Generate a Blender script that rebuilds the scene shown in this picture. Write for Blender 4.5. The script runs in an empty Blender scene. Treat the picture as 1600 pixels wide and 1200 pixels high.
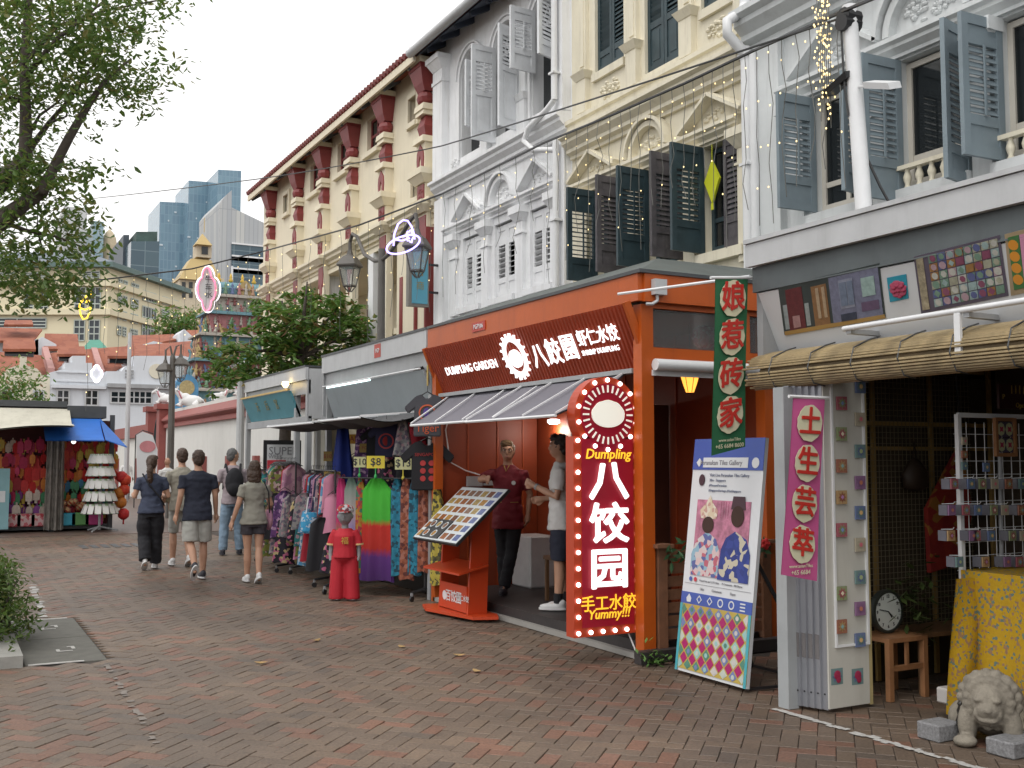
import bpy, bmesh, math, random, mathutils
from math import sin, cos, pi, radians, atan, sqrt, hypot
from mathutils import Vector as V, Matrix
# ------------------------------------------------------------------ camera, sky, sun, exposure
sc = bpy.context.scene
C = sc.collection
FPX = 1650.0; CAMH = 1.65
PITCH = atan(118/FPX); YAW = radians(28.281)
cam = bpy.data.cameras.new('camera'); camo = bpy.data.objects.new('camera', cam); C.objects.link(camo)
cam.sensor_width = 36.0; cam.lens = 36.0*FPX/1600; cam.clip_start = .05; cam.clip_end = 3000
camo.location = (0, 0, CAMH); camo.rotation_euler = (pi/2+PITCH, 0, -YAW)
sc.camera = camo
world = bpy.data.worlds.new('World'); sc.world = world; world.use_nodes = True
wn = world.node_tree.nodes; wl = world.node_tree.links; wn.clear()
SUN_EL, SUN_AZ = radians(58), radians(-120)
sky = wn.new('ShaderNodeTexSky'); sky.sky_type = 'NISHITA'; sky.sun_disc = False
sky.sun_elevation = SUN_EL; sky.sun_rotation = SUN_AZ; sky.dust_density = 6; sky.air_density = 1.0; sky.altitude = 20
hs = wn.new('ShaderNodeHueSaturation'); hs.inputs['Saturation'].default_value = .08
mx = wn.new('ShaderNodeMix'); mx.data_type = 'RGBA'; mx.inputs[0].default_value = .72
mx.inputs[7].default_value = (11.8, 11.7, 11.6, 1)          # even cloud layer over the clear-sky model
bg = wn.new('ShaderNodeBackground'); bg.inputs[1].default_value = .112
wo = wn.new('ShaderNodeOutputWorld')
wl.new(sky.outputs[0], hs.inputs['Color']); wl.new(hs.outputs[0], mx.inputs[6]); wl.new(mx.outputs[2], bg.inputs[0]); wl.new(bg.outputs[0], wo.inputs[0])
sun = bpy.data.lights.new('sun', 'SUN'); sun.energy = .7; sun.angle = radians(25); sun.color = (1, .96, .9)
suno = bpy.data.objects.new('sun', sun); C.objects.link(suno)
suno.rotation_euler = (pi/2-SUN_EL, 0, radians(-60))
vs = sc.view_settings; vs.view_transform = 'Standard'; vs.look = 'None'; vs.exposure = .3; vs.gamma = 1.0; vs.use_curve_mapping = False
sc.cycles.max_bounces = 6; sc.cycles.diffuse_bounces = 3; sc.cycles.glossy_bounces = 3; sc.cycles.transmission_bounces = 4
sc.cycles.use_denoising = True; sc.cycles.caustics_reflective = False; sc.cycles.caustics_refractive = False
sc.cycles.use_adaptive_sampling = True; sc.cycles.adaptive_threshold = .02

# ------------------------------------------------------------------ helpers
R = random.Random(11)
_cy, _sy = cos(YAW), sin(YAW)
FWD = V((_sy*cos(PITCH), _cy*cos(PITCH), sin(PITCH))); RGT = V((_cy, -_sy, 0)); UPV = RGT.cross(FWD)
def at(u, v, X=None, Y=None, Z=None):
    """where the sight line of a spot in the survey photo meets a real plane of the street"""
    d = FWD + RGT*((u-800)/FPX) + UPV*((600-v)/FPX)
    if X is not None: t = X/d.x
    elif Y is not None: t = Y/d.y
    else: t = (Z-CAMH)/d.z
    return V((t*d.x, t*d.y, CAMH+t*d.z))
def inview(p, m=.08):
    d = V(p)-V((0, 0, CAMH)); w = d.dot(FWD)
    return w > .3 and abs(d.dot(RGT)/w*FPX/800) < 1+m and abs(d.dot(UPV)/w*FPX/600) < 1+m

MATS = {}
def mat(name, c, r=.6, m=0, v=.12, s=3.0, b=0, bs=40, e=0, streak=0, dirt=None, trans=0, alpha=1):
    if name in MATS: return MATS[name]
    k = bpy.data.materials.new(name); k.use_nodes = True; n = k.node_tree.nodes; l = k.node_tree.links
    p = n['Principled BSDF']; p.inputs['Roughness'].default_value = r; p.inputs['Metallic'].default_value = m
    c4 = (*c, 1)
    if v or streak:
        tc = n.new('ShaderNodeTexCoord'); mp = n.new('ShaderNodeMapping'); l.new(tc.outputs['Object'], mp.inputs[0])
        nz = n.new('ShaderNodeTexNoise'); nz.inputs['Scale'].default_value = s; nz.inputs['Detail'].default_value = 7; nz.inputs['Roughness'].default_value = .65
        l.new(mp.outputs[0], nz.inputs[0])
        mr = n.new('ShaderNodeMapRange'); mr.inputs[1].default_value = .3; mr.inputs[2].default_value = .7
        mr.inputs[3].default_value = 1-v; mr.inputs[4].default_value = 1+v; l.new(nz.outputs[0], mr.inputs[0])
        mu = n.new('ShaderNodeMix'); mu.data_type = 'RGBA'; mu.blend_type = 'MULTIPLY'; mu.inputs[0].default_value = 1
        mu.inputs[6].default_value = c4; l.new(mr.outputs[0], mu.inputs[7]); out = mu.outputs[2]
        if streak:
            m2 = n.new('ShaderNodeMapping'); m2.inputs['Scale'].default_value = (4.5, 4.5, .5); l.new(tc.outputs['Object'], m2.inputs[0])
            n2 = n.new('ShaderNodeTexNoise'); n2.inputs['Scale'].default_value = 1.6; n2.inputs['Detail'].default_value = 8; n2.inputs['Roughness'].default_value = .7; l.new(m2.outputs[0], n2.inputs[0])
            r2 = n.new('ShaderNodeMapRange'); r2.inputs[1].default_value = .5; r2.inputs[2].default_value = .8; r2.inputs[3].default_value = 0; r2.inputs[4].default_value = streak; l.new(n2.outputs[0], r2.inputs[0])
            m3 = n.new('ShaderNodeMix'); m3.data_type = 'RGBA'; l.new(r2.outputs[0], m3.inputs[0]); l.new(out, m3.inputs[6])
            m3.inputs[7].default_value = (*(dirt or (.12, .11, .09)), 1); out = m3.outputs[2]
        l.new(out, p.inputs['Base Color'])
        if e: l.new(out, p.inputs['Emission Color'])
    else:
        p.inputs['Base Color'].default_value = c4
        if e: p.inputs['Emission Color'].default_value = c4
    if e: p.inputs['Emission Strength'].default_value = e
    if trans: p.inputs['Transmission Weight'].default_value = trans
    if alpha < 1: p.inputs['Alpha'].default_value = alpha
    if b:
        nb = n.new('ShaderNodeTexNoise'); nb.inputs['Scale'].default_value = bs; nb.inputs['Detail'].default_value = 4
        tb = n.new('ShaderNodeTexCoord'); l.new(tb.outputs['Object'], nb.inputs[0])
        bp = n.new('ShaderNodeBump'); bp.inputs['Strength'].default_value = b; bp.inputs['Distance'].default_value = .01
        l.new(nb.outputs[0], bp.inputs['Height']); l.new(bp.outputs[0], p.inputs['Normal'])
    MATS[name] = k
    return k
def nodes(k): return k.node_tree.nodes, k.node_tree.links, k.node_tree.nodes['Principled BSDF']
def pattern_mat(name, cols, scale=20, r=.8, kind='voronoi', stretch=(1, 1, 1)):
    """cloth or print with a small all-over pattern in the given colours"""
    if name in MATS: return MATS[name]
    k = bpy.data.materials.new(name); k.use_nodes = True; n, l, p = nodes(k); p.inputs['Roughness'].default_value = r
    tc = n.new('ShaderNodeTexCoord'); mp = n.new('ShaderNodeMapping'); mp.inputs['Scale'].default_value = stretch; l.new(tc.outputs['Object'], mp.inputs[0])
    if kind == 'voronoi':
        t = n.new('ShaderNodeTexVoronoi'); t.inputs['Scale'].default_value = scale
        t2 = n.new('ShaderNodeSeparateColor'); l.new(mp.outputs[0], t.inputs[0]); l.new(t.outputs['Color'], t2.inputs[0]); fac = t2.outputs[0]
    elif kind == 'noise':
        t = n.new('ShaderNodeTexNoise'); t.inputs['Scale'].default_value = scale; t.inputs['Detail'].default_value = 3; l.new(mp.outputs[0], t.inputs[0])
        mr = n.new('ShaderNodeMapRange'); mr.inputs[1].default_value = .3; mr.inputs[2].default_value = .7; l.new(t.outputs[0], mr.inputs[0]); fac = mr.outputs[0]
    else:
        t = n.new('ShaderNodeTexWave'); t.inputs['Scale'].default_value = scale; t.inputs['Distortion'].default_value = 2; t.bands_direction = kind; l.new(mp.outputs[0], t.inputs[0]); fac = t.outputs[1]
    cr = n.new('ShaderNodeValToRGB'); cr.color_ramp.interpolation = 'CONSTANT' if kind != 'noise' else 'LINEAR'
    el = cr.color_ramp.elements
    while len(el) < len(cols): el.new(.5)
    for i, c in enumerate(cols): el[i].position = i/len(cols); el[i].color = (*c, 1)
    l.new(fac, cr.inputs[0]); l.new(cr.outputs[0], p.inputs['Base Color'])
    MATS[name] = k
    return k

def nth(i):
    ones = 'first second third fourth fifth sixth seventh eighth ninth tenth eleventh twelfth thirteenth fourteenth fifteenth sixteenth seventeenth eighteenth nineteenth'.split()
    if i < 19: return ones[i]
    t, o = divmod(i+1, 10); return ['twentieth', 'thirtieth', 'fortieth', 'fiftieth', 'sixtieth'][t-2] if o == 0 else ['twenty', 'thirty', 'forty', 'fifty', 'sixty'][t-2]+'-'+ones[o-1]
WO = {}          # world origin of each root, so parts can be written in street coordinates
ROOTS = {}
def wof(o): return WO.get(o.name, V((0, 0, 0))) if o else V((0, 0, 0))
def link(o, parent):
    C.objects.link(o)
    if parent:
        o.parent = parent; WO[o.name] = wof(parent)
    return o
def tag(o, label=None, cat=None, group=None, kind=None):
    if label: o['label'] = label
    if cat: o['category'] = cat
    if group: o['group'] = group
    if kind: o['kind'] = kind
    return o
def thing(name, label, cat, loc=(0, 0, 0), group=None):
    o = bpy.data.objects.new(name, None); o.empty_display_size = .1; C.objects.link(o); o.location = loc
    WO[o.name] = V(loc)
    return tag(o, label, cat, group)
class MB:
    def __init__(s): s.v = []; s.f = []; s.mi = []; s.cur = 0
    def use(s, i): s.cur = i; return s
    def add(s, vs, fs):
        k = len(s.v); s.v += [tuple(p) for p in vs]; s.f += [tuple(i+k for i in f) for f in fs]; s.mi += [s.cur]*len(fs); return s
    def box(s, x0, x1, y0, y1, z0, z1):
        if x0 > x1: x0, x1 = x1, x0
        if y0 > y1: y0, y1 = y1, y0
        if z0 > z1: z0, z1 = z1, z0
        return s.add([(x0,y0,z0),(x1,y0,z0),(x1,y1,z0),(x0,y1,z0),(x0,y0,z1),(x1,y0,z1),(x1,y1,z1),(x0,y1,z1)],
                     [(3,2,1,0),(4,5,6,7),(0,1,5,4),(1,2,6,5),(2,3,7,6),(3,0,4,7)])
    def bar(s, a, b, w, h, up=(0, 0, 1)):
        a, b = V(a), V(b); d = (b-a).normalized(); u = V(up)
        if abs(d.dot(u)) > .98: u = V((1, 0, 0))
        sd = d.cross(u).normalized()*w/2; u = sd.cross(d).normalized()*h/2
        return s.add([a-sd-u, a+sd-u, a+sd+u, a-sd+u, b-sd-u, b+sd-u, b+sd+u, b-sd+u],
                     [(0,1,2,3),(7,6,5,4),(0,4,5,1),(1,5,6,2),(2,6,7,3),(3,7,4,0)])
    def tube(s, pts, r, n=6, cap=True):
        pts = [V(p) for p in pts]; rs = r if isinstance(r, (list, tuple)) else [r]*len(pts)
        k = len(s.v); fs = []; ref = None; vs = []
        for i, p in enumerate(pts):
            d = (pts[min(i+1, len(pts)-1)]-pts[max(i-1, 0)]).normalized()
            if ref is None: ref = V((0, 0, 1)) if abs(d.z) < .9 else V((1, 0, 0))
            a = d.cross(ref).normalized(); ref = a.cross(d).normalized()
            for j in range(n):
                t = 2*pi*j/n; vs.append(p+(a*cos(t)+ref*sin(t))*rs[i])
        for i in range(len(pts)-1):
            for j in range(n):
                fs.append((i*n+j, i*n+(j+1) % n, (i+1)*n+(j+1) % n, (i+1)*n+j))
        if cap: fs += [tuple(range(n))[::-1], tuple(range((len(pts)-1)*n, len(pts)*n))]
        return s.add(vs, fs)
    def lathe(s, c, prof, n=12, sx=1, sy=1):
        vs = []; fs = []
        for r, z in prof:
            for j in range(n): t = 2*pi*j/n; vs.append((c[0]+r*cos(t)*sx, c[1]+r*sin(t)*sy, c[2]+z))
        for i in range(len(prof)-1):
            for j in range(n): fs.append((i*n+j, i*n+(j+1) % n, (i+1)*n+(j+1) % n, (i+1)*n+j))
        fs += [tuple(range(n))[::-1], tuple(range((len(prof)-1)*n, len(prof)*n))]
        return s.add(vs, fs)
    def ell(s, c, rad, n=10, m=6, M=None):
        vs = []; fs = []
        for i in range(m+1):
            t = pi*i/m
            for j in range(n):
                q = 2*pi*j/n; p = V((rad[0]*sin(t)*cos(q), rad[1]*sin(t)*sin(q), -rad[2]*cos(t)))
                if M: p = M @ p
                vs.append(V(c)+p)
        for i in range(m):
            for j in range(n): fs.append((i*n+j, i*n+(j+1) % n, (i+1)*n+(j+1) % n, (i+1)*n+j))
        return s.add(vs, fs)
    def prism(s, pts, ext):
        """polygon pts (3D, in order) pushed along ext"""
        n = len(pts); e = V(ext); vs = [V(p) for p in pts]; vs += [p+e for p in vs]
        nrm = V((0, 0, 0))
        for i in range(n): nrm += vs[i].cross(vs[(i+1) % n])
        fs = [tuple(range(n)), tuple(range(2*n-1, n-1, -1))]+[(i, i+n, (i+1) % n+n, (i+1) % n) for i in range(n)]
        if nrm.dot(e) > 0: fs = [f[::-1] for f in fs]
        return s.add(vs, fs)
    def rect(s, o, a, b):
        o, a, b = V(o), V(a), V(b); return s.add([o, o+a, o+a+b, o+b], [(0, 1, 2, 3)])
    def sheet(s, fn, nu, nv):
        vs = [fn(i/nu, j/nv) for j in range(nv+1) for i in range(nu+1)]
        return s.add(vs, [(j*(nu+1)+i, j*(nu+1)+i+1, (j+1)*(nu+1)+i+1, (j+1)*(nu+1)+i) for j in range(nv) for i in range(nu)])
    def mesh(s, name, mats, off=V((0, 0, 0)), smooth=False):
        me = bpy.data.meshes.new(name); me.from_pydata([(p[0]-off[0], p[1]-off[1], p[2]-off[2]) for p in s.v], [], s.f)
        for k in (mats if isinstance(mats, (list, tuple)) else [mats]): me.materials.append(k)
        if any(s.mi): me.polygons.foreach_set('material_index', s.mi)
        if smooth: me.polygons.foreach_set('use_smooth', [True]*len(s.f))
        me.update(); return me
    def build(s, name, mats, parent=None, smooth=False, kind=None, label=None, local=False):
        o = bpy.data.objects.new(name, s.mesh(name, mats, V((0, 0, 0)) if local else wof(parent), smooth))
        link(o, parent)
        if kind: o['kind'] = kind
        if label: o['label'] = label
        return o
    def single(s, name, mats, label, cat, group=None, smooth=False, base=None):
        """a thing that is one mesh, its origin at its base"""
        xs = [p[0] for p in s.v]; ys = [p[1] for p in s.v]; zs = [p[2] for p in s.v]
        b = V(base) if base else V(((min(xs)+max(xs))/2, (min(ys)+max(ys))/2, min(zs)))
        o = bpy.data.objects.new(name, s.mesh(name, mats, b, smooth)); o.location = b; C.objects.link(o); WO[o.name] = b
        return tag(o, label, cat, group)
def shade_auto(o, ang=40):
    me = o.data; me.polygons.foreach_set('use_smooth', [True]*len(me.polygons))
    try: me.set_sharp_from_angle(angle=radians(ang))
    except Exception: pass
    return o
def inst(name, me, parent, loc, rot=(0, 0, 0), scale=None):
    o = bpy.data.objects.new(name, me); link(o, parent); o.location = V(loc)-wof(parent); o.rotation_euler = rot
    if scale: o.scale = scale
    return o
def copy_tree(o, parent=None, name=None):
    c = o.copy(); C.objects.link(c); c.parent = parent
    for ch in list(o.children): copy_tree(ch, c)
    return c
def bevel(o, w=.01, seg=1):
    bm = bmesh.new(); bm.from_mesh(o.data)
    bmesh.ops.bevel(bm, geom=bm.edges[:], offset=w, segments=seg, affect='EDGES', clamp_overlap=True)
    bm.to_mesh(o.data); bm.free(); return o
TS = bpy.data.scenes.new('scratch')      # small scratch scene to evaluate text and remesh, removed at the end
def evaluated(ob):
    TS.collection.objects.link(ob)
    with bpy.context.temp_override(scene=TS, view_layer=TS.view_layers[0]):
        dg = bpy.context.evaluated_depsgraph_get(); me = bpy.data.meshes.new_from_object(ob.evaluated_get(dg))
    bpy.data.objects.remove(ob); return me
def text(s, size, m, parent, o, right, up, name='lettering', bold=0, depth=.004, align='CENTER', squash=1, shear=0, space=1, res=2, fat=0):
    cu = bpy.data.curves.new('t', 'FONT'); cu.body = s; cu.size = size; cu.align_x = align; cu.align_y = 'CENTER'
    cu.offset = bold*size; cu.extrude = depth/2; cu.resolution_u = res; cu.shear = shear; cu.space_character = space
    me = evaluated(bpy.data.objects.new('t', cu)); bpy.data.curves.remove(cu)
    r = V(right).normalized(); u = V(up).normalized(); n = r.cross(u).normalized()
    M = Matrix(((r.x*squash, u.x, n.x, 0), (r.y*squash, u.y, n.y, 0), (r.z*squash, u.z, n.z, 0), (0, 0, 0, 1)))
    M.translation = V(o)-wof(parent)
    if fat:   # heavier strokes: the glyph repeated round a small circle
        vs = [tuple(v.co) for v in me.vertices]; fs = [tuple(p_.vertices) for p_ in me.polygons]; n_ = len(vs); nv = []; nf = []
        for j in range(9):
            dx, dy = (fat*size*cos(pi*j/4), fat*size*sin(pi*j/4)) if j < 8 else (0, 0)
            nv += [(x+dx, y+dy, z+.0002*j) for x, y, z in vs]; nf += [tuple(i+n_*j for i in f_) for f_ in fs]
        bpy.data.meshes.remove(me); me = bpy.data.meshes.new('t'); me.from_pydata(nv, [], nf)
    me.transform(M); me.materials.clear(); me.materials.append(m)
    ob = bpy.data.objects.new(name, me); link(ob, parent); return ob

# ------------------------------------------------------------------ shared materials
white_pl = mat('white_plaster', (.80, .81, .82), .75, v=.06, s=1.5, streak=.5, dirt=(.40, .39, .36), b=.15, bs=25)
cream_pl = mat('cream_plaster', (.74, .69, .55), .75, v=.07, s=1.5, streak=.5, dirt=(.34, .29, .21), b=.15, bs=25)
blue_pl = mat('pale_blue_plaster', (.62, .645, .65), .75, v=.07, s=1.5, streak=.45, dirt=(.32, .32, .31), b=.15, bs=25)
redb_pl = mat('warm_cream_plaster', (.76, .69, .53), .75, v=.05, s=1.2, streak=.22, dirt=(.34, .30, .24), b=.1, bs=25)
maroon = mat('maroon_paint', (.22, .035, .035), .5, v=.12)
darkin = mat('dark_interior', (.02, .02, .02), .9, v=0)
glass = mat('window_glass', (.015, .018, .02), .06, v=0)
grey_metal = mat('grey_metal', (.32, .33, .34), .45, v=.1, streak=.25)
pale_metal = mat('pale_grey_metal', (.48, .49, .50), .5, v=.08, streak=.3, dirt=(.2, .2, .2))
white_metal = mat('white_metal', (.72, .73, .74), .4, v=.05)
black_metal = mat('black_metal', (.02, .02, .022), .4, v=.1)
dark_steel = mat('dark_steel', (.06, .065, .07), .5, v=.15)
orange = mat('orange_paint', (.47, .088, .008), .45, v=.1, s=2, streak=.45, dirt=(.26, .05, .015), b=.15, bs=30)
orange_shaded = mat('orange_paint_shaded', (.24, .038, .010), .5, v=.12, s=2)  # stall orange darkened, the shade inside the stall put into the colour
wood_warm = mat('warm_wood', (.30, .14, .06), .6, v=.25, s=6)
lamp_warm = mat('warm_bulb', (1, .72, .3), .4, v=0, e=9)
lamp_white = mat('white_lamp', (1, .96, .94), .4, v=0, e=3)
# ------------------------------------------------------------------ ground and paving
def brick_material(name, per_object):
    k = bpy.data.materials.new(name); k.use_nodes = True; n, l, p = nodes(k)
    if per_object:
        oi = n.new('ShaderNodeObjectInfo'); col = oi.outputs['Color']
    else:
        a = n.new('ShaderNodeAttribute'); a.attribute_name = 'tone'; col = a.outputs['Color']
    g = n.new('ShaderNodeNewGeometry')
    nz = n.new('ShaderNodeTexNoise'); nz.inputs['Scale'].default_value = 60; nz.inputs['Detail'].default_value = 5; l.new(g.outputs['Position'], nz.inputs[0])
    n2 = n.new('ShaderNodeTexNoise'); n2.inputs['Scale'].default_value = .55; n2.inputs['Detail'].default_value = 5; l.new(g.outputs['Position'], n2.inputs[0])
    m1 = n.new('ShaderNodeMapRange'); m1.inputs[1].default_value = .3; m1.inputs[2].default_value = .7; m1.inputs[3].default_value = .72; m1.inputs[4].default_value = 1.22; l.new(nz.outputs[0], m1.inputs[0])
    m2 = n.new('ShaderNodeMapRange'); m2.inputs[1].default_value = .3; m2.inputs[2].default_value = .7; m2.inputs[3].default_value = .62; m2.inputs[4].default_value = 1.2; l.new(n2.outputs[0], m2.inputs[0])
    mm = n.new('ShaderNodeMath'); mm.operation = 'MULTIPLY'; l.new(m1.outputs[0], mm.inputs[0]); l.new(m2.outputs[0], mm.inputs[1])
    n3 = n.new('ShaderNodeTexNoise'); n3.inputs['Scale'].default_value = 5.5; n3.inputs['Detail'].default_value = 6; n3.inputs['Roughness'].default_value = .7; l.new(g.outputs['Position'], n3.inputs[0])
    m4 = n.new('ShaderNodeMapRange'); m4.inputs[1].default_value = .56; m4.inputs[2].default_value = .72; m4.inputs[3].default_value = 1; m4.inputs[4].default_value = .62; l.new(n3.outputs[0], m4.inputs[0])
    mq_ = n.new('ShaderNodeMath'); mq_.operation = 'MULTIPLY'; l.new(mm.outputs[0], mq_.inputs[0]); l.new(m4.outputs[0], mq_.inputs[1]); mm = mq_
    mu = n.new('ShaderNodeMix'); mu.data_type = 'RGBA'; mu.blend_type = 'MULTIPLY'; mu.inputs[0].default_value = 1
    l.new(col, mu.inputs[6]); l.new(mm.outputs[0], mu.inputs[7]); l.new(mu.outputs[2], p.inputs['Base Color'])
    rr = n.new('ShaderNodeMapRange'); rr.inputs[3].default_value = .42; rr.inputs[4].default_value = .72; l.new(n2.outputs[0], rr.inputs[0]); l.new(rr.outputs[0], p.inputs['Roughness'])
    bp = n.new('ShaderNodeBump'); bp.inputs['Strength'].default_value = .35; bp.inputs['Distance'].default_value = .004
    l.new(nz.outputs[0], bp.inputs['Height']); l.new(bp.outputs[0], p.inputs['Normal'])
    return k
br_obj = brick_material('paving_brick', True); br_mass = brick_material('paving_brick_mass', False)
gk = bpy.data.materials.new('street_ground'); gk.use_nodes = True
n, l, p = nodes(gk); g = n.new('ShaderNodeNewGeometry'); mp = n.new('ShaderNodeMapping'); mp.inputs['Rotation'].default_value = (0, 0, pi/4); l.new(g.outputs['Position'], mp.inputs[0])
bt = n.new('ShaderNodeTexBrick'); bt.inputs['Scale'].default_value = 1; bt.inputs['Brick Width'].default_value = .21; bt.inputs['Row Height'].default_value = .105; bt.inputs['Mortar Size'].default_value = .006
bt.inputs['Color1'].default_value = (.125, .095, .076, 1); bt.inputs['Color2'].default_value = (.15, .09, .068, 1); bt.inputs['Mortar'].default_value = (.07, .06, .055, 1); l.new(mp.outputs[0], bt.inputs[0])
nz = n.new('ShaderNodeTexNoise'); nz.inputs['Scale'].default_value = .6; nz.inputs['Detail'].default_value = 8; l.new(g.outputs['Position'], nz.inputs[0])
mr = n.new('ShaderNodeMapRange'); mr.inputs[3].default_value = .65; mr.inputs[4].default_value = 1.3; l.new(nz.outputs[0], mr.inputs[0])
mu = n.new('ShaderNodeMix'); mu.data_type = 'RGBA'; mu.blend_type = 'MULTIPLY'; mu.inputs[0].default_value = 1; l.new(bt.outputs[0], mu.inputs[6]); l.new(mr.outputs[0], mu.inputs[7]); l.new(mu.outputs[2], p.inputs['Base Color'])
p.inputs['Roughness'].default_value = .5
joint = mat('joint_sand', (.06, .048, .040), .9, v=.2, s=20)
BFAR = 25.0
gb = MB(); gb.use(0).box(-900, 900, BFAR, 1500, -.3, 0); gb.use(1).box(-60, 60, -40, BFAR, -.3, -.012); gb.use(0).box(-900, -60, -40, BFAR, -.3, -.002); gb.use(0).box(60, 900, -40, BFAR, -.3, -.002)
ground = gb.build('ground', [gk, joint]); ground['kind'] = 'structure'
def brick_tone():
    t = R.random()
    if t < .60: c = (.155, .120, .098)
    elif t < .78: c = (.172, .130, .102)
    elif t < .90: c = (.200, .112, .084)
    elif t < .95: c = (.130, .106, .092)
    else: c = (.215, .125, .098)
    k = R.uniform(.72, .87); return (c[0]*k*1.12, c[1]*k*1.05, c[2]*k*.93, 1)
U = .105; q = sqrt(.5)
def bmesh_brick():
    a, b, h, e = .1028, .0503, .06, .003
    m = MB()
    vs = [(sx*a, sy*b, -h) for sx, sy in ((-1,-1),(1,-1),(1,1),(-1,1))]+[(sx*a, sy*b, -e) for sx, sy in ((-1,-1),(1,-1),(1,1),(-1,1))]+[(sx*(a-e), sy*(b-e), 0) for sx, sy in ((-1,-1),(1,-1),(1,1),(-1,1))]
    fs = [(8,9,10,11)]+[(4+i, 4+(i+1) % 4, 8+(i+1) % 4, 8+i) for i in range(4)]+[(i, (i+1) % 4, 4+(i+1) % 4, 4+i) for i in range(4)]
    return vs, fs
bvs, bfs = bmesh_brick()
allb = []
for i in range(-130, 260):
    for j in range(-130, 260):
        k = (i-j) % 4
        if k == 0: ca, cb, h = (i+1)*U, (j+.5)*U, 0
        elif k == 3: ca, cb, h = (i+.5)*U, (j+1)*U, 1
        else: continue
        # axis a runs 45 degrees to the right of the street, axis b 45 degrees to the left
        x, y = (ca-cb)*q, (ca+cb)*q
        if not (-2.5 < x < 9 and 2.6 < y < BFAR-.1): continue
        if x > 5.35 and y > 7.0: continue
        if not (inview((x, y, 0), .25)): continue
        if .62 < x < 1.28 and 9.35 < y < 12.1: continue      # cover slab
        allb.append((x, y, h, hypot(x, y)))
allb.sort(key=lambda t: t[3])
bme = bpy.data.meshes.new('brick'); bme.from_pydata(bvs, [], bfs); bme.materials.append(br_obj)
cnt = 0; massv = []; massf = []; tones = []
for x, y, h, d in allb:
    ang = pi/4+(pi/2 if h else 0)+R.gauss(0, .008); dz = R.uniform(-.0035, .0015); tx, ty = R.gauss(0, .006), R.gauss(0, .006); tone = brick_tone()
    if cnt < 300 and inview((x, y, 0), .02):
        o = bpy.data.objects.new('brick', bme); link(o, ground); o.location = (x, y, dz); o.rotation_euler = (tx, ty, ang); o.color = tone; cnt += 1
    else:
        ca, sa = cos(ang), sin(ang); k = len(massv)
        for vx, vy, vz in bvs: massv.append((x+vx*ca-vy*sa, y+vx*sa+vy*ca, vz+dz+vy*tx-vx*ty))
        massf += [tuple(t+k for t in f) for f in bfs]; tones += [tone]*len(bvs)
pm = bpy.data.meshes.new('brick_paving'); pm.from_pydata(massv, [], massf); pm.materials.append(br_mass)
ca_ = pm.color_attributes.new('tone', 'FLOAT_COLOR', 'POINT'); ca_.data.foreach_set('color', [c for t in tones for c in t])
po = bpy.data.objects.new('brick_paving', pm); link(po, ground); po['kind'] = 'stuff'
# worn white paint along the stall line and beside the slab
paint = mat('worn_white_paint', (.42, .41, .39), .7, v=.2, s=30)
def paint_run(a, b, w, keep, parent, name='worn_paint_line'):
    m = MB(); a, b = V(a), V(b); L = (b-a).length; d = (b-a)/L; s_ = V((-d.y, d.x, 0)); t = 0
    while t < L:
        st = R.uniform(.02, .08)
        if R.random() < keep:
            w0, w1 = (R.uniform(.55, 1)*w/2 for _ in range(2)); o0 = R.uniform(-.2, .2)*w
            p0 = a+d*t; p1 = a+d*min(L, t+st*1.02)
            m.add([p0+s_*(w0+o0), p0-s_*(w1-o0), p0.lerp(p1, .5)-s_*(w1*R.uniform(.8, 1.1)-o0), p1-s_*(w0*.9-o0), p1+s_*(w1*.95+o0), p0.lerp(p1, .5)+s_*(w0*R.uniform(.8, 1.1)+o0)], [(0, 5, 4, 3, 2, 1)])
        t += st
    o = m.build(name, paint, parent); o['kind'] = 'structure'; return o
paint_run((4.90, 5.46, .005), (4.97, 2.7, .005), .07, .97, None)
paint_run((4.93, 5.9, .005), (4.9, 5.47, .005), .06, .5, None)
paint_run((1.15, 6.3, .005), (1.22, 9.3, .005), .05, .5, None).data.materials[0] = mat('faded_paint', (.20, .175, .155), .8, v=.2, s=30)
paint_run((1.0, 12.2, .005), (1.1, 15.4, .005), .10, .6, None)
# concrete inspection slab with paint marks, planter edge
conc = mat('grey_concrete', (.115, .112, .098), .85, v=.2, s=8, b=.3, bs=60)
slab = thing('cover_slab', 'grey concrete cover slabs with worn white marks set into the brick paving', 'cover slab', (.95, 10.7, 0))
for y0, y1 in ((9.42, 10.72), (10.74, 12.03)):
    o = MB().box(.64, 1.26, y0, y1, -.06, .001).build('slab_panel', conc, slab); bevel(o, .006)
m = MB(); m.box(.66, 1.2, 12.0, 12.05, .0, .006); m.build('paint_edge', paint, slab)
m = MB(); m.box(.66, 1.08, 9.40, 9.44, .0, .006); m.build('paint_edge', paint, slab)
def bracket_mark(x, y):
    m = MB(); m.prism([(x, y, .004), (x+.13, y, .004), (x+.13, y+.03, .004), (x+.03, y+.03, .004), (x+.03, y+.12, .004), (x, y+.12, .004)], (0, 0, .002))
    m.prism([(x+.10, y+.24, .004), (x+.16, y+.24, .004), (x+.16, y+.10, .004), (x+.13, y+.10, .004), (x+.13, y+.21, .004), (x+.10, y+.21, .004)], (0, 0, .002))
    m.build('paint_mark', paint, slab)
bracket_mark(.92, 9.95); bracket_mark(.9, 11.3)
kerb = MB().box(-1.6, .62, 9.38, 9.62, -.1, .09).box(.44, .62, 9.62, 13.5, -.1, .09).build('planter_kerb', mat('kerb_stone', (.27, .265, .245), .8, v=.15, s=6, b=.3), None); kerb['kind'] = 'structure'
soil = MB().box(-1.6, .44, 9.62, 13.5, -.1, .05).build('planter_soil', mat('soil', (.06, .045, .03), .95, v=.3, s=15, b=.5), None); soil['kind'] = 'structure'
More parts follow.
